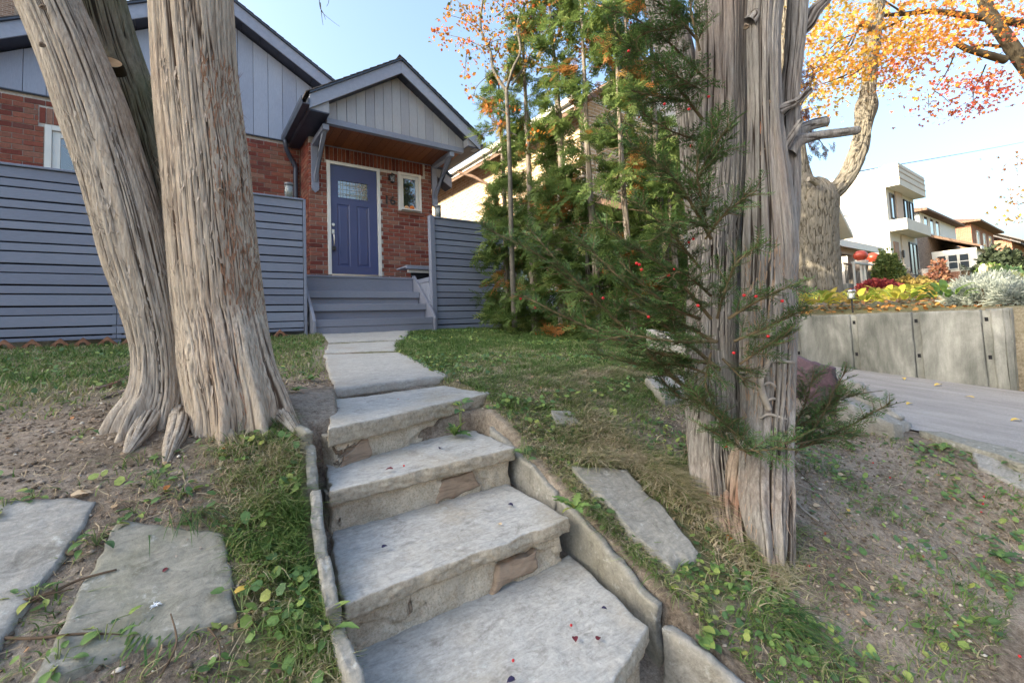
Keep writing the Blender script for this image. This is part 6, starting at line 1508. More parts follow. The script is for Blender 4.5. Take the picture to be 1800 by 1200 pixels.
# ---- autumn maple crown over the street end
lf=[]
for i,(r_,a_) in enumerate(((.25,-2.6),(.62,-2.0),(.35,-1.55),(.8,-1.0),(.4,-.6),(1.0,0),(.4,.6),(.8,1.0),(.35,1.55),(.62,2.0),(.25,2.6))): lf.append((.4+r_*.6*math.cos(a_),r_*.62*math.sin(a_),.05*math.sin(i*2)))
MT=np.array([(.25,0,0)]+lf); MF=np.array([[0,1,2,3],[0,3,4,5],[0,5,6,7],[0,7,8,9],[0,9,10,11]])
M['mapleleaf']=leafmat('maple_leaves',[(0,(.34,.34,.07)),(.2,(.56,.42,.07)),(.45,(.66,.34,.06)),(.7,(.64,.24,.05)),(.88,(.55,.15,.06)),(1,(.42,.08,.06))],.5,.5,src='g',noise=False)
am=E('autumn_maple',(12.5,1.5,.3),'orange and yellow leaved maple overhanging from the right','tree')
mb=MB();P=[];A=[];G=[];S=[];R=np.random.default_rng(15)
def lay(u0,v0,ru,rv,n,g,d0=9.,dd=1.2,sz=(.065,.12),clump=9):
    n=int(n*.58); g=g+.06
    for i in range(n//clump+1):
        a=R.random()*6.28; rr=math.sqrt(R.random()); u=u0+ru*rr*math.cos(a);v=v0+rv*rr*math.sin(a); c=aD(u,v,d0+R.uniform(-dd,dd)); gg=g+R.normal(0,.14)
        for j in range(clump):
            P.append(c+R.normal(0,.13,3)*np.array([1.5,1.5,.6])); A.append(R.normal(0,1,3)*np.array([1,1,.5])+np.array([0,0,-.3])); G.append(np.clip(gg+R.normal(0,.10),0,1)); S.append(R.uniform(*sz))
lay(1470,60,75,75,2300,.32); lay(1440,150,40,60,700,.38); lay(1500,130,60,40,700,.3); lay(1600,40,90,50,1500,.42); lay(1590,70,60,25,600,.35); lay(1650,80,80,30,900,.6); lay(1570,110,50,30,500,.5)
lay(1720,20,90,35,1000,.55); lay(1600,150,60,14,260,.35); lay(1590,120,40,14,200,.85); lay(1470,150,50,20,300,.3)
lay(1680,145,40,18,260,.92); lay(1740,150,36,28,420,.9); lay(1700,185,50,16,160,.95); lay(1640,195,28,30,130,.8); lay(1780,60,40,30,260,.75); lay(1790,130,20,30,60,.5); lay(1440,20,40,40,500,.35)
lay(1780,290,30,16,40,.5,9.5,.8); lay(1790,365,20,28,150,.35,9.5,.6); lay(1600,-120,320,110,3600,.5,9.2,2.,clump=14); lay(1950,60,140,200,2600,.55,9.5,2.,clump=14); lay(1430,-60,90,60,700,.4)
def mlimb(L,d,w0,w1):
    q=smoothpath(pxp(L,d),24); mb.tube(q,np.linspace(w0,w1,24),9)
mlimb([(1980,90,.4),(1870,60,.2),(1800,42,0),(1700,28,0),(1640,20,0),(1590,25,0),(1552,27,0)],9.,.12,.035)
mlimb([(1598,27,0),(1580,38,0),(1550,52,0)],9.,.035,.02); mlimb([(1980,330,0),(1880,210,0),(1800,112,0),(1765,62,0),(1735,15,0),(1715,-60,0)],8.6,.17,.09)
mlimb([(1768,106,0),(1730,95,0),(1700,86,0),(1682,76,0)],8.6,.075,.05); mlimb([(1760,82,0),(1730,80,0),(1700,86,0)],8.7,.03,.02)
for L,w in (([(1678,95,0),(1665,125,0),(1642,160,0)],.016),([(1642,160,0),(1655,168,0),(1668,180,0)],.01),([(1733,114,0),(1722,140,0),(1712,160,0),(1710,190,0)],.014),([(1632,165,0),(1632,190,0)],.008),([(1612,120,0),(1600,130,0),(1580,142,0)],.012),([(1590,24,0),(1560,5,0),(1530,-20,0)],.02),([(1675,20,0),(1672,0,0),(1670,-30,0)],.02),([(1750,100,0),(1765,90,0),(1772,80,0)],.01),
  ([(1515,118,0),(1480,135,0),(1440,150,.2)],.022),([(1590,50,0),(1592,30,0)],.012),([(1950,250,0),(1880,320,0),(1790,360,0)],.02)): mlimb(L,8.9,w,w*.4)
P=np.array(P);A=np.array(A);S=np.array(S); a,b,c_=axes(A,R)
V,F=instance_cards(MT,MF,P,a,b,c_,S); print('maple leaves',len(P))
O('leaves',mesh('leaves',V,F,{'g':np.repeat(G,len(MT))}),M['mapleleaf'],am,kind='stuff'); mb.build('branch',M['bark_maple'],am,smooth=True)
c=aD(1980,330,8.6); trunk('trunk',[(c[0]+.3,c[1]-.6,-.6,.28),(c[0]+.1,c[1]-.2,1.2,.22),(c[0],c[1],c[2]+.1,.17)],M['bark_maple'],am,nseg=60,step=.05,depth=.02,fr=24,fl=5,seed=88)
# dark cedar sprig hanging by the middle stem
mb=MB();P=[];A=[];S=[];G=[];R=np.random.default_rng(31)
for u0,v0,ru,rv,n,br in ((1420,175,14,60,60,.9),(1428,245,12,22,25,.4),(1440,258,14,12,16,.3),(1412,120,12,20,20,.95)):
    for i in range(n):
        P.append(aD(u0+ru*R.normal()*.7,v0+rv*R.uniform(-1,1),2.6+R.normal(0,.05)));A.append(R.normal(0,.6,3)+[0,0,-1]);S.append(R.uniform(.03,.06));G.append(R.uniform(.85,1)*.9 if R.random()<br else R.uniform(.2,.7))
sp=E('cedar_sprig',aD(1420,175,2.6),'half dead rusty cedar sprigs hanging beside the right stem of the grey trunk','branch')
a,b,c_=axes(np.array(A),R); V,F=instance_cards(ST,SF,np.array(P),a,b,c_,np.array(S)); O('foliage',mesh('foliage',V,F,{'g':np.repeat(G,len(ST))}),leafmat('rusty_sprigs',[(0,(.04,.07,.03)),(.6,(.12,.09,.04)),(.8,(.14,.05,.03)),(1,(.30,.10,.05))],.3,.6,src='g',noise=False),sp,kind='stuff')
for L,w in (([(1385,210,-.1),(1405,190,0),(1425,150,0),(1430,110,0)],.006),([(1395,215,0),(1430,235,0),(1450,260,0)],.005)): mb.tube(smoothpath(pxp(L,2.6),14),np.linspace(w,.002,14),5)
mb.build('twigs',M['thuja_twig'],sp)
# bare twig hanging in at the top
mb=MB()
for L in ([(560,-30,0),(563,15,0),(575,30,0),(590,42,0),(597,47,0)],[(563,5,0),(566,32,0),(568,45,0)],[(563,15,0),(569,25,0),(572,35,0)],[(577,-20,0),(578,2,0),(574,12,0)]): mb.tube(smoothpath(pxp(L,3.),12),np.linspace(.003,.001,12),4)
mb.build('hanging_twig',M['twig'],None,label='bare thin twig hanging into the sky above the porch roof',cat='twig')
# ================================================================ NEIGHBOURS
k=NT('sunlit_buff_brick',.9,.15)
bt=k.n.new('ShaderNodeTexBrick'); bt.inputs['Scale'].default_value=1; bt.inputs['Brick Width'].default_value=.225; bt.inputs['Row Height'].default_value=.08; bt.inputs['Mortar Size'].default_value=.008; bt.offset=.5
cmb=k.n.new('ShaderNodeCombineXYZ'); sp_=k.n.new('ShaderNodeSeparateXYZ'); k.l.new(k.tc.outputs['Object'],sp_.inputs[0]); k.l.new(k.math('ADD',sp_.outputs[0],sp_.outputs[1]),cmb.inputs[0]); k.l.new(sp_.outputs[2],cmb.inputs[1]); k.l.new(cmb.outputs[0],bt.inputs[0])
bt.inputs['Color1'].default_value=(.50,.34,.20,1); bt.inputs['Color2'].default_value=(.62,.47,.31,1); bt.inputs['Mortar'].default_value=(.72,.68,.60,1)
k.col(k.mix(.5,bt.outputs[0],k.ramp(k.noise(6,5,.7),[(.3,(.6,.55,.5)),(.7,(1.2,1.2,1.2))]),'MULTIPLY')); k.bump(bt.outputs[1],-.5,.01); M['buff']=k.m
def brick2(name,c1,c2):
    k=NT(name,.9,.15); bt=k.n.new('ShaderNodeTexBrick'); bt.inputs['Scale'].default_value=1; bt.inputs['Brick Width'].default_value=.225; bt.inputs['Row Height'].default_value=.08; bt.inputs['Mortar Size'].default_value=.008
    cmb=k.n.new('ShaderNodeCombineXYZ'); s=k.n.new('ShaderNodeSeparateXYZ'); k.l.new(k.tc.outputs['Object'],s.inputs[0]); k.l.new(k.math('ADD',s.outputs[0],s.outputs[1]),cmb.inputs[0]); k.l.new(s.outputs[2],cmb.inputs[1]); k.l.new(cmb.outputs[0],bt.inputs[0])
    bt.inputs['Color1'].default_value=(*c1,1); bt.inputs['Color2'].default_value=(*c2,1); bt.inputs['Mortar'].default_value=(.35,.31,.27,1)
    k.col(k.mix(.4,bt.outputs[0],k.ramp(k.noise(3,5,.7),[(.3,(.6,.6,.6)),(.7,(1.2,1.2,1.2))]),'MULTIPLY')); k.bump(bt.outputs[1],-.4,.01); return k.m
M['redb']=brick2('far_red_brick',(.26,.09,.05),(.34,.15,.09)); M['brownb']=brick2('far_brown_brick',(.17,.11,.08),(.28,.19,.14))
M['stucco']=flat('white_stucco',(.52,.50,.46),.85,.1,var=.05,sc=1.5,bump=.3,bs=90)
M['beige']=flat('beige_stucco',(.50,.43,.36),.85,.1,var=.06,bump=.3,bs=90)
M['offwhite']=flat('offwhite_trim',(.68,.66,.61),.6,.2,var=.04)
M['roofbrown']=flat('brown_shingles',(.17,.115,.09),.95,.1,var=.35,sc=14,bump=.5,bs=20)
M['roofgrey']=flat('grey_shingles',(.13,.125,.13),.95,.1,var=.3,sc=14,bump=.5,bs=20)
M['wood']=flat('oak_door',(.24,.12,.06),.5,.3,var=.25,sc=8)
M['greyp']=flat('taupe_panel',(.42,.33,.27),.7,.2)
def win2(par,x0,x1,z0,z1,y,face='y',mat=None,nx=1,nz=1,fr=.07):
    """window set into a facade (face y: plane y=const looking to -y; face x: plane x=const looking to -x)"""
    m=mat or M['offwhite']
    def bb(n,a0,a1,z0,z1,d0,d1,mm,p):
        if face=='y': return box(n,(a0,y-d1,z0),(a1,y-d0,z1),mm,p,bev=0)
        return box(n,(y-d1,a0,z0),(y-d0,a1,z1),mm,p,bev=0)
    f=bb('window',x0,x1,z0,z1,-.002,.03,M['glass'],par)
    bb('frame',x0-fr,x0,z0-fr,z1+fr,-.002,.07,m,f);bb('frame',x1,x1+fr,z0-fr,z1+fr,-.002,.07,m,f);bb('frame',x0,x1,z1,z1+fr,-.002,.068,m,f);bb('sill',x0,x1,z0-fr,z0,-.002,.09,m,f)
    for i in range(1,nx): a=x0+(x1-x0)*i/nx; bb('mullion',a-.03,a+.03,z0,z1,.031,.06,m,f)
    for i in range(1,nz): a=z0+(z1-z0)*i/nz; bb('mullion',x0,x1,a-.025,a+.025,.031,.058,m,f)
    return f
def gableroof(par,x0,x1,y0,y1,ze,zr,m,axis='y',ov=.35,th=.14,name='roof'):
    """axis y: ridge runs along y"""
    if axis=='y':
        xm=(x0+x1)/2; s=(zr-ze)/(xm-x0)
        P=[(x0-ov,ze-s*ov),(xm,zr),(x1+ov,ze-s*ov),(x1+ov,ze-s*ov-th),(xm,zr-th),(x0-ov,ze-s*ov-th)]
        return prism(name,P,'y',y0-ov,y1+ov,m,par)
    ym=(y0+y1)/2; s=(zr-ze)/(ym-y0)
    P=[(y0-ov,ze-s*ov),(ym,zr),(y1+ov,ze-s*ov),(y1+ov,ze-s*ov-th),(ym,zr-th),(y0-ov,ze-s*ov-th)]
    return prism(name,P,'x',x0-ov,x1+ov,m,par)
def hiproof(par,x0,x1,y0,y1,ze,zr,m,ov=.4,name='roof'):
    x0-=ov;x1+=ov;y0-=ov;y1+=ov; w=min(x1-x0,y1-y0)/2
    if (x1-x0)>(y1-y0): r=[(x0+w,(y0+y1)/2,zr),(x1-w,(y0+y1)/2,zr)]; F=[(0,1,5,4),(1,2,5),(2,3,4,5),(3,0,4)]
    else: r=[((x0+x1)/2,y0+w,zr),((x0+x1)/2,y1-w,zr)]; F=[(0,1,4),(1,2,5,4),(2,3,5),(3,0,4,5)]
    V=[(x0,y0,ze),(x1,y0,ze),(x1,y1,ze),(x0,y1,ze)]+r+[(x0,y0,ze-.15),(x1,y0,ze-.15),(x1,y1,ze-.15),(x0,y1,ze-.15)]
    F=F+[(6,7,1,0),(7,8,2,1),(8,9,3,2),(9,6,0,3),(9,8,7,6)]
    return O(name,mesh(name,V,F),m,par)
# house across the driveway
h2=E('buff_brick_house',(9.9,6.6,0),'buff brick house across the driveway, its side wall blazing in the sun','house')
box('wall',(6.9,6.7,-.4),(13.2,17.5,4.85),M['buff'],h2,bev=0)
gableroof(h2,6.9,13.2,6.7,17.5,4.75,7.0,M['roofbrown'],'y',.4)
prism('gable_wall',[(6.95,4.86),(13.15,4.86),(10.05,6.8)],'y',6.72,6.9,M['offwhite'],h2)
box('eave_board',(6.48,6.3,4.42),(6.52,17.8,4.60),M['offwhite'],h2,bev=0); box('gutter',(6.38,6.3,4.50),(6.475,17.8,4.62),M['offwhite'],h2,bev=0)
mb=MB(); mb.tube([(6.45,11.2,4.5),(6.6,10.6,4.2),(6.86,9.9,3.7),(6.86,9.9,-.2)],.045,8); mb.build('downspout',M['roofbrown'],h2)
win2(h2,8.2,9.6,.9,2.3,6.7,nx=2); win2(h2,10.6,12,.9,2.3,6.7,nx=2); win2(h2,13.5,14.6,2.4,3.5,6.9,'x'); win2(h2,7.6,8.5,1.6,2.6,6.9,'x')
prism('porch_roof',[(5.0,1.95),(6.69,2.72),(6.69,2.60),(5.0,1.83)],'x',7.0,9.6,M['roofbrown'],h2)
box('porch_beam',(7.0,5.05,1.68),(9.6,5.15,1.86),M['offwhite'],h2)
for x in (7.1,8.3,9.5): box('porch_post',(x-.06,5.05,-.1),(x+.06,5.17,1.68),M['offwhite'],h2)
# stucco gable house
h3=E('stucco_gable_house',(17.4,6,.7),'small beige stucco house with a front gable, behind the maple trunk','house')
box('wall',(15.5,6.05,.2),(19.2,16,3.05),M['beige'],h3,bev=0); prism('gable_wall',[(15.5,3.051),(19.2,3.051),(17.35,4.45)],'y',6.05,6.3,M['beige'],h3)
gableroof(h3,15.5,19.2,6.05,16,3.05,4.5,M['offwhite'],'y',.35,.16); win2(h3,15.9,16.5,1.2,2.5,6.05); win2(h3,17.4,18.4,1.2,2.4,6.05,nx=2)
prism('side_roof',[(19.25,2.75),(20.2,2.15),(20.2,2.05),(19.25,2.6)],'y',6.4,8,M['offwhite'],h3)
# bungalow with porch and two big pumpkins
h4=E('porch_bungalow',(24.6,8,1.1),'low brick bungalow with an open front porch decorated with two big pumpkins','house')
box('wall',(21.8,8.6,.6),(27.4,18,2.9),M['redb'],h4,bev=0); hiproof(h4,21.8,27.4,7.2,17,2.98,4.3,M['roofbrown'],.3)
box('eave_board',(21.45,6.86,2.70),(27.75,6.92,2.99),M['offwhite'],h4,bev=0)
box('porch_beam',(21.8,7.2,2.5),(27.4,7.32,2.83),M['greyp'],h4,bev=0)
for x in (21.95,24.6,27.2): box('porch_post',(x-.13,7.2,1.1),(x+.13,7.42,2.5),M['beige'],h4,bev=0)
box('porch_floor',(21.6,6.6,.6),(27.5,8.6,1.1),M['conc'],h4,bev=0)
mb=MB()
for x in np.arange(21.7,27.3,.16): mb.add(boxV((x,6.68,1.12),(x+.03,6.71,1.9)),BF)
mb.add(boxV((21.6,6.66,1.9),(27.4,6.73,1.96)),BF); mb.build('railing',M['black'],h4,kind='stuff')
win2(h4,22.6,23.9,1.7,2.45,8.6); box('door',(25.2,8.55,1.1),(26.0,8.61,2.45),M['offwhite'],h4)
for (x,y,l) in ((21.9,6.2,'left of the two big pumpkins on the bungalow porch pillars'),(23.35,6.2,'right of the two big pumpkins on the bungalow porch pillars')):
    pz_=1.98; b=E('pillar',(x,y,.9),'woven pillar under a big pumpkin, '+l.split(' of')[0]+' one','pillar'); box('shaft',(x-.05,y-.05,.8),(x+.05,y+.05,1.6),M['offwhite'],b,bev=0)
    cyl('basket',(x,y),.2,0,0,M['greyp'],b,14,[(.2,1.6),(.24,1.98)])
    V=[];n=18
    for a in range(8):
        ph=math.pi*a/7
        for c in range(n): t=2*math.pi*c/n; rr=.27*math.sin(ph)*(1-.1*abs(math.cos(t*4))); V.append((x+rr*math.cos(t),y+rr*math.sin(t),pz_+.2+.21*math.cos(ph)))
    F=[(a*n+c,(a+1)*n+c,(a+1)*n+(c+1)%n,a*n+(c+1)%n) for a in range(7) for c in range(n)]
    O('big_pumpkin',mesh('big_pumpkin',V,F,smooth=True),flat('deep_orange_pumpkin',(.36,.05,.025),.35,.5),None,label=l,cat='pumpkin',group='big pumpkins at the bungalow')
mb=MB()
for x in (20.1,20.9,21.3,22.4): mb.add(boxV((x-.03,5.9,.7),(x+.03,5.96,1.75)),BF)
mb.add(boxV((20.05,5.88,1.75),(22.6,5.98,1.82)),BF); mb.build('hand_rail',M['offwhite'],h4)
mb=MB(); mb.tube([(20.3,6.4,2.5),(20.3,6.4,3.75)],.09,8); mb.tube([(20.3,6.4,3.7),(21.2,6.3,3.72)],.03,6); mb.build('service_mast',M['offwhite'],None,label='white service mast rising beside the bungalow roof',cat='pole')
# modern white house
h5=E('modern_white_house',(31.8,7,1.5),'tall modern white box house with a projecting cornice','house')
box('wall',(29.3,7.0,.8),(34.4,21,7.35),M['stucco'],h5,bev=0)
box('cornice',(29.3,6.42,6.28),(34.3,6.998,7.42),M['stucco'],h5,bev=0)
for z in (6.62,6.95,7.2): box('cornice_band',(29.28,6.40,z),(34.32,6.419,z+.06),M['greyp'],h5,bev=0)
box('canopy',(29.35,6.28,3.98),(33.9,6.998,4.55),M['stucco'],h5,bev=.01)
box('pier',(30.75,6.93,4.56),(31.9,6.998,6.27),M['greyp'],h5,bev=0); box('pier',(31.1,6.93,1.4),(32.2,6.998,3.97),M['beige'],h5,bev=0)
for a,b in ((29.85,30.45),(32.3,32.9),(33.4,34.0)): win2(h5,a,b,4.75,6.0,7.,mat=M['black'],fr=.05)
win2(h5,32.6,34.0,1.9,3.6,7.,mat=M['black'],nx=2); box('door',(29.8,6.96,1.5),(30.6,6.998,3.5),M['wood'],h5,bev=0); box('wall_lamp',(30.9,6.85,2.7),(31.05,6.929,3.1),M['black'],h5,bev=0)
box('step',(29.4,5.6,1.2),(34.3,6.998,1.5),M['conc'],h5,bev=0)
cyl('planter',(31.9,6.3),.3,0,0,M['roofgrey'],None,14,[(.2,1.5),(.3,2.05)],label='dark tapered planter with a clipped ball beside the modern house door',cat='planter')
# glass balustrade
k=E('glass_railing',(36,5.4,1.6),'glass panel railing between the white house and the porch house','railing')
for i in range(5):
    x=33.6+i*1.35; box('pane',(x,5.2,1.35),(x+1.28,5.22,2.25-.06*i),M['pane'],k,bev=0); box('post',(x-.05,5.19,1.2),(x-.01,5.23,2.3-.06*i),M['black'],k,bev=0)
# brick house with white sun porch
h6=E('brick_house_with_sun_porch',(46,8,1.8),'brown brick house with a white windowed sun porch and upper dormer','house')
sx=42/45.03
box('wall',(38.3,7.9,1.2),(52,18,4.9),M['brownb'],h6,bev=0)
prism('porch_roof',[(5.4,3.93),(7.899,5.1),(7.899,4.9),(5.4,3.8)],'x',41.7,50.5,M['roofbrown'],h6)
box('porch_wall',(42,5.65,1.3),(50.2,7.85,2.35),M['redb'],h6,bev=0); box('porch_upper',(42,5.65,2.351),(50.2,7.85,3.82),M['offwhite'],h6,bev=0)
box('eave_board',(41.6,5.35,3.66),(50.6,5.42,3.86),M['offwhite'],h6,bev=0)
for a in (6.05,6.6,7.15): win2(h6,a,a+.42,2.55,3.45,42,'x',nz=2,fr=.05)
for a in (42.6,44.4,46.2,48): win2(h6,a,a+1.3,2.55,3.4,5.65,nx=2,fr=.05)
box('upper_floor',(40.3,7.95,4.901),(51,16,6.6),M['offwhite'],h6,bev=0); hiproof(h6,40.3,51,7.95,16,6.62,8.0,M['roofbrown'],.5)
for i in range(9): box('siding_board',(40.27,7.96,4.95+i*.18),(40.299,15.9,5.11+i*.18),flat('pale_blue_siding',(.52,.57,.60),.6) if i==0 else bpy.data.materials['pale_blue_siding'],h6,bev=0)
for a in (41,42.6,44.2): win2(h6,a,a+1.1,5.2,6.3,7.95,nx=1,fr=.08)
mb=MB(); mb.tube([(38.25,7.85,4.7),(38.2,7.8,1.3)],.06,6); mb.build('downspout',M['offwhite'],h6)
h7=E('red_brick_house',(60,8,2.4),'red brick house with flat eaves beyond the porch house','house')
box('wall',(55,7.6,1.5),(66,18,7.2),M['redb'],h7,bev=0); hiproof(h7,55,66,7.6,18,7.3,9,M['roofbrown'],.7)
for a in (57,60,63): win2(h7,a,a+1,5.4,6.6,7.6); win2(h7,a,a+1,2.9,4.2,7.6)
h8=E('far_gable_house',(78,8,2.8),'far brick house with dark gabled roof near the end of the street','house')
box('wall',(72,7.,1.5),(84,18,7.0),M['redb'],h8,bev=0); gableroof(h8,72,84,7.,18,6.9,10,M['roofgrey'],'x',.7); win2(h8,74,76,4.6,6,7.)
h9=E('far_grey_house',(100,8,3),'distant house with a low slate grey roof at the end of the row','house')
box('wall',(92,6.,1.5),(108,18,7.6),M['beige'],h9,bev=0); gableroof(h9,92,108,6.,18,7.6,11,M['roofgrey'],'x',.8); win2(h9,94,97,4.6,6,6.)
HEDGE=[]
# buildings on the left: shade casters out of frame, one at the very corner
h1=E('left_shading_neighbour',(-10,9,0),'unseen two storey brick house left of the bungalow, sized to shade the yard','house')  # unseen house, put here and sized to keep sun off the foreground
box('wall',(-14.5,8.6,-.3),(-5.4,20,6.6),M['redb'],h1,bev=0); gableroof(h1,-14.5,-5.4,8.6,20,6.55,9.4,M['roofbrown'],'y',.4)
prism('gable_wall',[(-14.4,6.601),(-5.5,6.601),(-9.95,9.2)],'y',8.62,8.8,M['redb'],h1)
for a in (-13,-9.4): win2(h1,a,a+1.4,1.2,2.7,8.6,nx=2); win2(h1,a,a+1.4,4.2,5.5,8.6,nx=2)
hb=E('rear_brick_building',(-8,24,0),'brick building rising behind the roof at the top left corner','building')
box('wall',(-13,24,0),(-5.15,32,13.4),M['brownb'],hb,bev=0); box('parapet',(-13,23.9,13.401),(-5.05,32,13.7),M['roofgrey'],hb,bev=0)
ap_=E('added_shade_block',(-28,11,0),'unseen brick block added far out on the left to shade the front yard','building')  # added out of view only to block the sun from the front yard
box('wall',(-33,1.5,-1),(-25,21,15.2),M['redb'],ap_,bev=0); box('parapet',(-33.1,1.4,15.201),(-24.95,21.1,15.4),M['roofgrey'],ap_,bev=0)
for z in (1,4,7,10,12.7):
    for x in (-31.5,-28.5): win2(ap_,x,x+1.5,z,z+1.6,1.5,nx=2)
# across the street: trees and a house mirrored in the panes
ha=E('house_across_the_street',(2,-24,-1),'brick house on the far side of the street','house')
box('wall',(-5,-32,-1.5),(7,-24,4.8),M['redb'],ha,bev=0); gableroof(ha,-5,7,-32,-24,4.8,7.5,M['roofgrey'],'x',.5)
P=[];A=[];G=[];S=[];R=np.random.default_rng(44)
def crown(cx,cy,cz,r,h,n,g):
    for i in range(n//10):
        d=R.normal(size=3);d/=np.linalg.norm(d);d*=R.random()**.4; c=np.array([cx,cy,cz])+d*[r,r,h]
        for j in range(10): P.append(c+R.normal(0,.3,3));A.append(R.normal(0,1,3));G.append(np.clip(g+R.normal(0,.15),0,1));S.append(R.uniform(.15,.28))
def reflecttree(x,y,r,h,z,n,g,label):
    global P,A,G,S
    P=[];A=[];G=[];S=[]; crown(x,y,z,r,h,n,g); e=E('street_tree',(x,y,-1.2),label,'tree')
    a,b,c_=axes(np.array(A),R); V,F=instance_cards(MT,MF,np.array(P),a,b,c_,np.array(S)); O('leaves',mesh('leaves',V,F,{'g':np.repeat(G,len(MT))}),M['mapleleaf'],e,kind='stuff')
    trunk('trunk',[(x,y,-1.5,.35),(x+.1,y,1,.28),(x,y+.1,z-1,.16),(x,y,z+1,.05)],M['bark_maple'],e,nseg=30,step=.1,depth=.03,fr=20,fl=4,seed=3)
reflecttree(-2,-15,3.6,3.0,4.6,3200,.5,'orange tree across the street on the left'); reflecttree(7,-16,4,3.4,5.2,3600,.35,'yellow tree across the street in the middle'); reflecttree(17,-15,3.6,3,4.8,2600,.7,'red tree across the street on the right')
# overhead wire
a=aY(1500,303,9);b=aY(1860,236,9); q=[a+(b-a)*t+np.array([0,0,-.9*4*t*(1-t)*0.3]) for t in np.linspace(0,1,12)]
mb=MB(); mb.tube(q,.03,5); mb.build('overhead_wire',M['black'],None,label='thin overhead wire running down to the modern white house',cat='wire')
# ================================================================ NEIGHBOUR'S BED
hm=broadmat('hosta_leaf',[(0,(.22,.30,.05)),(.25,(.42,.46,.07)),(.6,(.62,.55,.10)),(.85,(.66,.50,.14)),(1,(.55,.36,.12))],.5)
me=leafmesh('hosta_leaf',1,.52,nl=6,fold=.25,curl=.45,heart=.08); me.materials.append(hm); LMS['hosta']=me
gm=broadmat('green_hosta_leaf',[(0,(.10,.20,.05)),(1,(.22,.34,.08))],.45); me=leafmesh('green_hosta_leaf',1,.42,nl=6,fold=.25,curl=.45,heart=.08); me.materials.append(gm); LMS['ghosta']=me
def ground2(x,y): return float(hgt(x,y))
random.seed(5)
hl=[(6.95,3.0,'yellow hosta at the left end of the bed, behind the grey trunk'),(6.9,2.5,'yellow hosta second from the left end of the wall'),(6.95,2.05,'yellow hosta just left of the solar lamp'),(7.5,2.5,'yellow hosta in the back row left of the lamp'),(7.0,1.62,'yellow hosta directly behind the solar lamp'),(7.6,1.9,'yellow hosta in the back row behind the lamp'),(8.2,2.2,'tall yellow hosta in front of the red shrub'),(7.15,1.25,'green leaved hosta right of the solar lamp'),(8.0,1.55,'yellow green hosta beside the silver mound'),(8.9,1.95,'pale hosta before the olive mound'),(7.6,3.1,'yellow hosta at the foot of the maple, left side'),(8.3,2.8,'yellow hosta at the foot of the maple, right side')]
for x,y,l in hl:
    z=ground2(x,y); kd='ghosta' if 'green leaved' in l else 'hosta'; e=E('hosta',(x,y,z),l,'plant')
    n=20
    for i in range(n):
        a=i*2.4+random.uniform(-.3,.3); ring=.3+.7*(i/n); s=random.uniform(.13,.20); zz=z+.02+.15*(1-ring)*random.uniform(.6,1.2)+.07
        rr=.06+.14*ring; Mx=Matrix.Translation((x+rr*math.cos(a),y+rr*math.sin(a),zz))@Matrix.Rotation(a,4,'Z')@Matrix.Rotation(-random.uniform(.9,1.2)*(1-ring)-.15,4,'Y')@Matrix.Rotation(random.uniform(-.3,.3),4,'X')@Matrix.Diagonal((s,s,s,1))
        O('leaf',LMS[kd],None,e,M=Mx)
def leafmix(x,y): return ((x>6.65)&(x<12)&(y>.2)&(y<5))*1.
k=broadmat('orange_litter',[(0,(.40,.16,.05)),(.5,(.55,.30,.08)),(1,(.30,.10,.05))],.2)
leaflets('bed_litter',1600,(6.65,12),(.3,5),leafmix,(.015,.035),k,9,.005)
# solar path light
sl=aX(1499,548,6.72); z0=ground2(6.72,sl[1]); e=E('solar_path_light',(6.72,sl[1],z0),'small glass and metal solar path light standing among the hostas','lamp')
mb=MB(); mb.tube([(6.72,sl[1],z0-.05),(6.72,sl[1],.145)],.011,8); mb.build('stake',M['black'],e)
cyl('base_ring',(6.72,sl[1]),.05,.145,.155,M['black'],e,18); cyl('glass',(6.72,sl[1]),.04,.156,.235,M['jar'],e,18); cyl('lamp_cap',(6.72,sl[1]),.05,0,0,M['nickel'],e,18,[(.052,.236),(.052,.25),(.03,.265)]); cyl('diffuser',(6.72,sl[1]),.018,.157,.21,M['offwhite'],e,10)
# mounds of foliage
def mound(name,x,y,rx,ry,h,n,stops,size,label,cat='shrub',upright=.6,seed=0,T=LT,TFs=LF,z=None,trans=.3,base=.3):
    R=np.random.default_rng(seed); z=ground2(x,y) if z is None else z
    a=R.random(n)*6.283; cp=R.uniform(0,1,n)**.8; th=np.arccos(cp); rr=R.uniform(.72,1.0,n)*(1+.12*np.sin(a*3+seed)+.10*np.sin(a*7+th*5))
    d=np.stack([np.sin(th)*np.cos(a),np.sin(th)*np.sin(a),np.cos(th)],1); Pp=np.array([x,y,z])+d*np.array([rx,ry,h])*rr[:,None]
    Aa=d*upright+R.normal(0,.5,(n,3)); a_,b_,c_=axes(Aa,R); V,F=instance_cards(T,TFs,Pp,a_,b_,c_,R.uniform(*size,n))
    mm=leafmat(name+'_leaves_'+str(seed),stops,trans,.6,src='g',noise=False); g=np.clip(R.normal(.5,.22,n)+.2*(rr-.9),0,1)
    e=E(name,(x,y,z),label,cat); O('foliage',mesh('foliage',V,F,{'g':np.repeat(g,len(T))}),mm,e,kind='stuff')
    mb=MB()
    for i in range(9): q=np.array([x,y,z])+np.array([R.normal()*rx*.5,R.normal()*ry*.5,h*.7]); mb.tube([(x,y,z-.05),tuple((np.array([x,y,z])+q)/2),tuple(q)],[.02,.012,.005],5,False)
    mb.build('stems',M['twig'],e,kind='stuff'); return e
SPK=np.array([(0,-.06,0),(.5,-.07,0),(1,0,0),(.5,.07,0),(0,.06,0)]); SPF=np.array([[0,1,2,3]]); SP4=np.array([(0,-.05,0),(.5,-.07,0),(1,0,0),(.5,.07,0)])
silver=[(0,(.16,.20,.17)),(.5,(.32,.36,.33)),(1,(.55,.58,.53))]
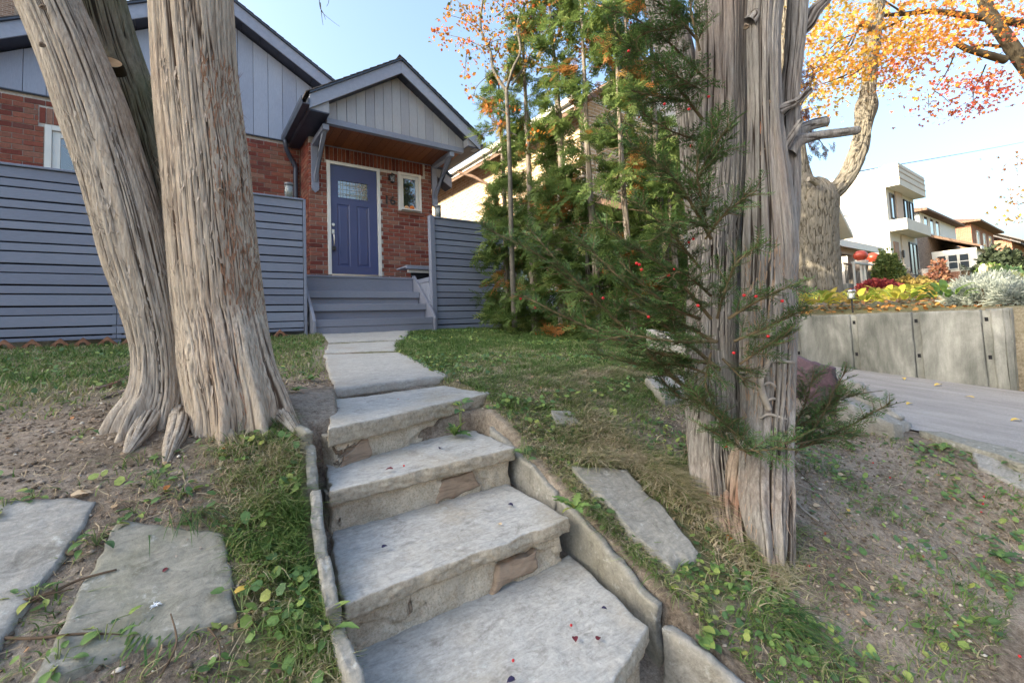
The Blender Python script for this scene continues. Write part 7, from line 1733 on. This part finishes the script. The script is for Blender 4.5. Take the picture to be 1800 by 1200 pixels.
for i,(x,y,rx,ry,h,l) in enumerate(((7.45,.95,.32,.30,.26,'silvery grey lavender mound nearest the wall corner'),(8.0,1.12,.38,.32,.30,'silvery lavender mound behind the nearest one'),(8.9,1.1,.45,.35,.34,'silvery lavender mound with pale seed stalks'),(7.2,.72,.22,.2,.2,'small silver mound at the turned end of the wall'))):
    mound('lavender',x,y,rx,ry,h,4200,silver,(.04,.09),l,'plant',1.0,60+i,SP4,SPF)
mound('red_shrub',13.0,3.4,.62,.45,.36,2600,[(0,(.12,.02,.03)),(.5,(.28,.04,.05)),(1,(.42,.09,.07))],(.05,.11),'deep red weeping shrub in front of the bungalow porch',seed=71)
mound('red_shrub',14.3,3.4,.4,.3,.25,1200,[(0,(.14,.03,.04)),(.5,(.30,.06,.06)),(1,(.42,.10,.07))],(.05,.11),'smaller dull red shrub right of the deep red one',seed=72)
mound('olive_shrub',17.8,3.9,1.2,.6,.40,2600,[(0,(.12,.10,.03)),(.5,(.26,.20,.06)),(1,(.36,.24,.07))],(.06,.13),'low olive and rust coloured shrub before the modern house',seed=73)
mound('clipped_conifer',21.4,5.3,.5,.5,1.45,4200,[(0,(.04,.07,.02)),(.5,(.10,.14,.04)),(1,(.22,.24,.07))],(.06,.14),'cone shaped green conifer beside the bungalow porch',seed=74,z=.62)
mound('dark_bush',36.5,4.1,1.5,1.2,2.0,5000,[(0,(.02,.03,.02)),(.5,(.045,.065,.035)),(1,(.09,.11,.06))],(.14,.28),'big dark rounded evergreen bush near the right edge',seed=75,z=.9)
mound('green_bush',27.5,3.4,.65,.5,.85,3000,[(0,(.06,.11,.03)),(.5,(.13,.20,.05)),(1,(.24,.30,.08))],(.08,.16),'rounded bright green bush in front of the dark one',seed=76,z=.8)
mound('green_bush',24.2,2.75,.4,.35,.4,1500,[(0,(.06,.11,.03)),(.5,(.13,.20,.05)),(1,(.24,.30,.08))],(.07,.14),'lower bright green bush beside the railing',seed=77)
mound('barberry_bush',27.2,4.9,.5,.4,1.1,500,[(0,(.12,.05,.04)),(.5,(.22,.09,.06)),(1,(.3,.18,.1))],(.08,.18),'thin reddish bare bush before the white sun porch',seed=78)
mound('white_flower_bush',23.2,5.2,.4,.3,.9,500,[(0,(.2,.16,.12)),(.5,(.34,.3,.26)),(1,(.48,.44,.4))],(.06,.12),'pale dried hydrangea between conifer and white house door',seed=79)
mound('leafy_perennial',12.5,1.35,.3,.25,.32,400,[(0,(.05,.11,.05)),(.5,(.11,.2,.09)),(1,(.2,.28,.1))],(.12,.26),'broad leaved green perennial behind the silver mounds',seed=80)
mound('leafy_perennial',10.6,.95,.7,.35,.24,2000,[(0,(.06,.09,.04)),(.5,(.16,.20,.08)),(1,(.3,.3,.12))],(.05,.12),'mixed green border plant right of the silver mounds',seed=81)
mound('feather_grass',16.5,1.9,.3,.22,.35,600,[(0,(.3,.25,.14)),(.5,(.5,.42,.26)),(1,(.68,.6,.42))],(.16,.34),'straw coloured ornamental grass near the right edge',seed=82,upright=1.6,T=SP4,TFs=SPF)
mound('far_autumn_tree',110,4,4,4,7,2500,[(0,(.3,.25,.05)),(.5,(.55,.42,.08)),(1,(.6,.3,.08))],(.5,1.1),'yellow tree at the far end of the street',cat='tree',seed=83,z=3)
for i in range(9): pass
rl=E('white_railing',(22,3,.8),'white baluster railing climbing from the street near the right edge','railing')
for i in range(16):
    t=i/15; x=19.5+6*t;y=2.5+.9*t; z=ground2(x,y); box('baluster',(x-.03,y-.03,z),(x+.03,y+.03,z+.62),M['offwhite'],rl,bev=0)
mb=MB(); mb.tube([(19.4,2.5,ground2(19.4,2.5)+.64),(25.6,3.4,ground2(25.5,3.4)+.66)],.04,6); mb.build('top_rail',M['offwhite'],rl)
# grass on the neighbours' lawns
def M8(x,y): return ((x>12)*(y>.2)*1.)
grass('street_lawn',16000,(9.5,30),(.3,6.5),M8,(.05,.11),lambda x,y:.35+.2*fbm(x,y,1,2),.6,.012,seed=31,seg=2)
# parked car glimpsed through the hedge
car=E('parked_car',(5.6,9.2,-.0),'pale parked car on the driveway, glimpsed through the hedge','car')
zc=float(zdrive(np.array(7.)))
carp=flat('silver_car_paint',(.55,.58,.62),.25,.6)
def carbody():
    prof=[(-2.1,.35),(-2.15,.62),(-2.05,.86),(-1.2,.95),(-.55,1.38),(1.0,1.42),(1.75,1.0),(2.15,.92),(2.2,.55),(2.15,.35)]
    return prism('body',[(8.6+a,zc+b) for a,b in prof],'x',4.85,6.35,carp,car,bev=.06)
b_=carbody(); prism('window',[(8.6-1.12,zc+.97),(8.6-.52,zc+1.34),(8.6+.95,zc+1.37),(8.6+1.55,zc+1.0)],'x',4.835,4.848,M['glass'],car)
prism('windscreen',[(5.0,zc+.97),(6.2,zc+.97),(6.1,zc+1.3),(5.1,zc+1.3)],'y',7.30,7.34,M['glass'],car)
for y in (7.3,9.9):
    for x in (4.84,6.2):
        mb=MB(); mb.tube([(x,y,zc+.33),(x+.18,y,zc+.33)],.32,20); w=mb.build('wheel',M['black'],car,smooth=False); mb=MB(); mb.tube([(x-.005,y,zc+.33),(x+.01,y,zc+.33)],.18,14); mb.build('rim',M['nickel'],w)
for x in (5.0,6.0): box('headlight',(x,6.42,zc+.62),(x+.28,6.5,zc+.76),M['jar'],car)
box('licence_plate',(5.4,6.42,zc+.42),(5.8,6.44,zc+.54),M['offwhite'],car)
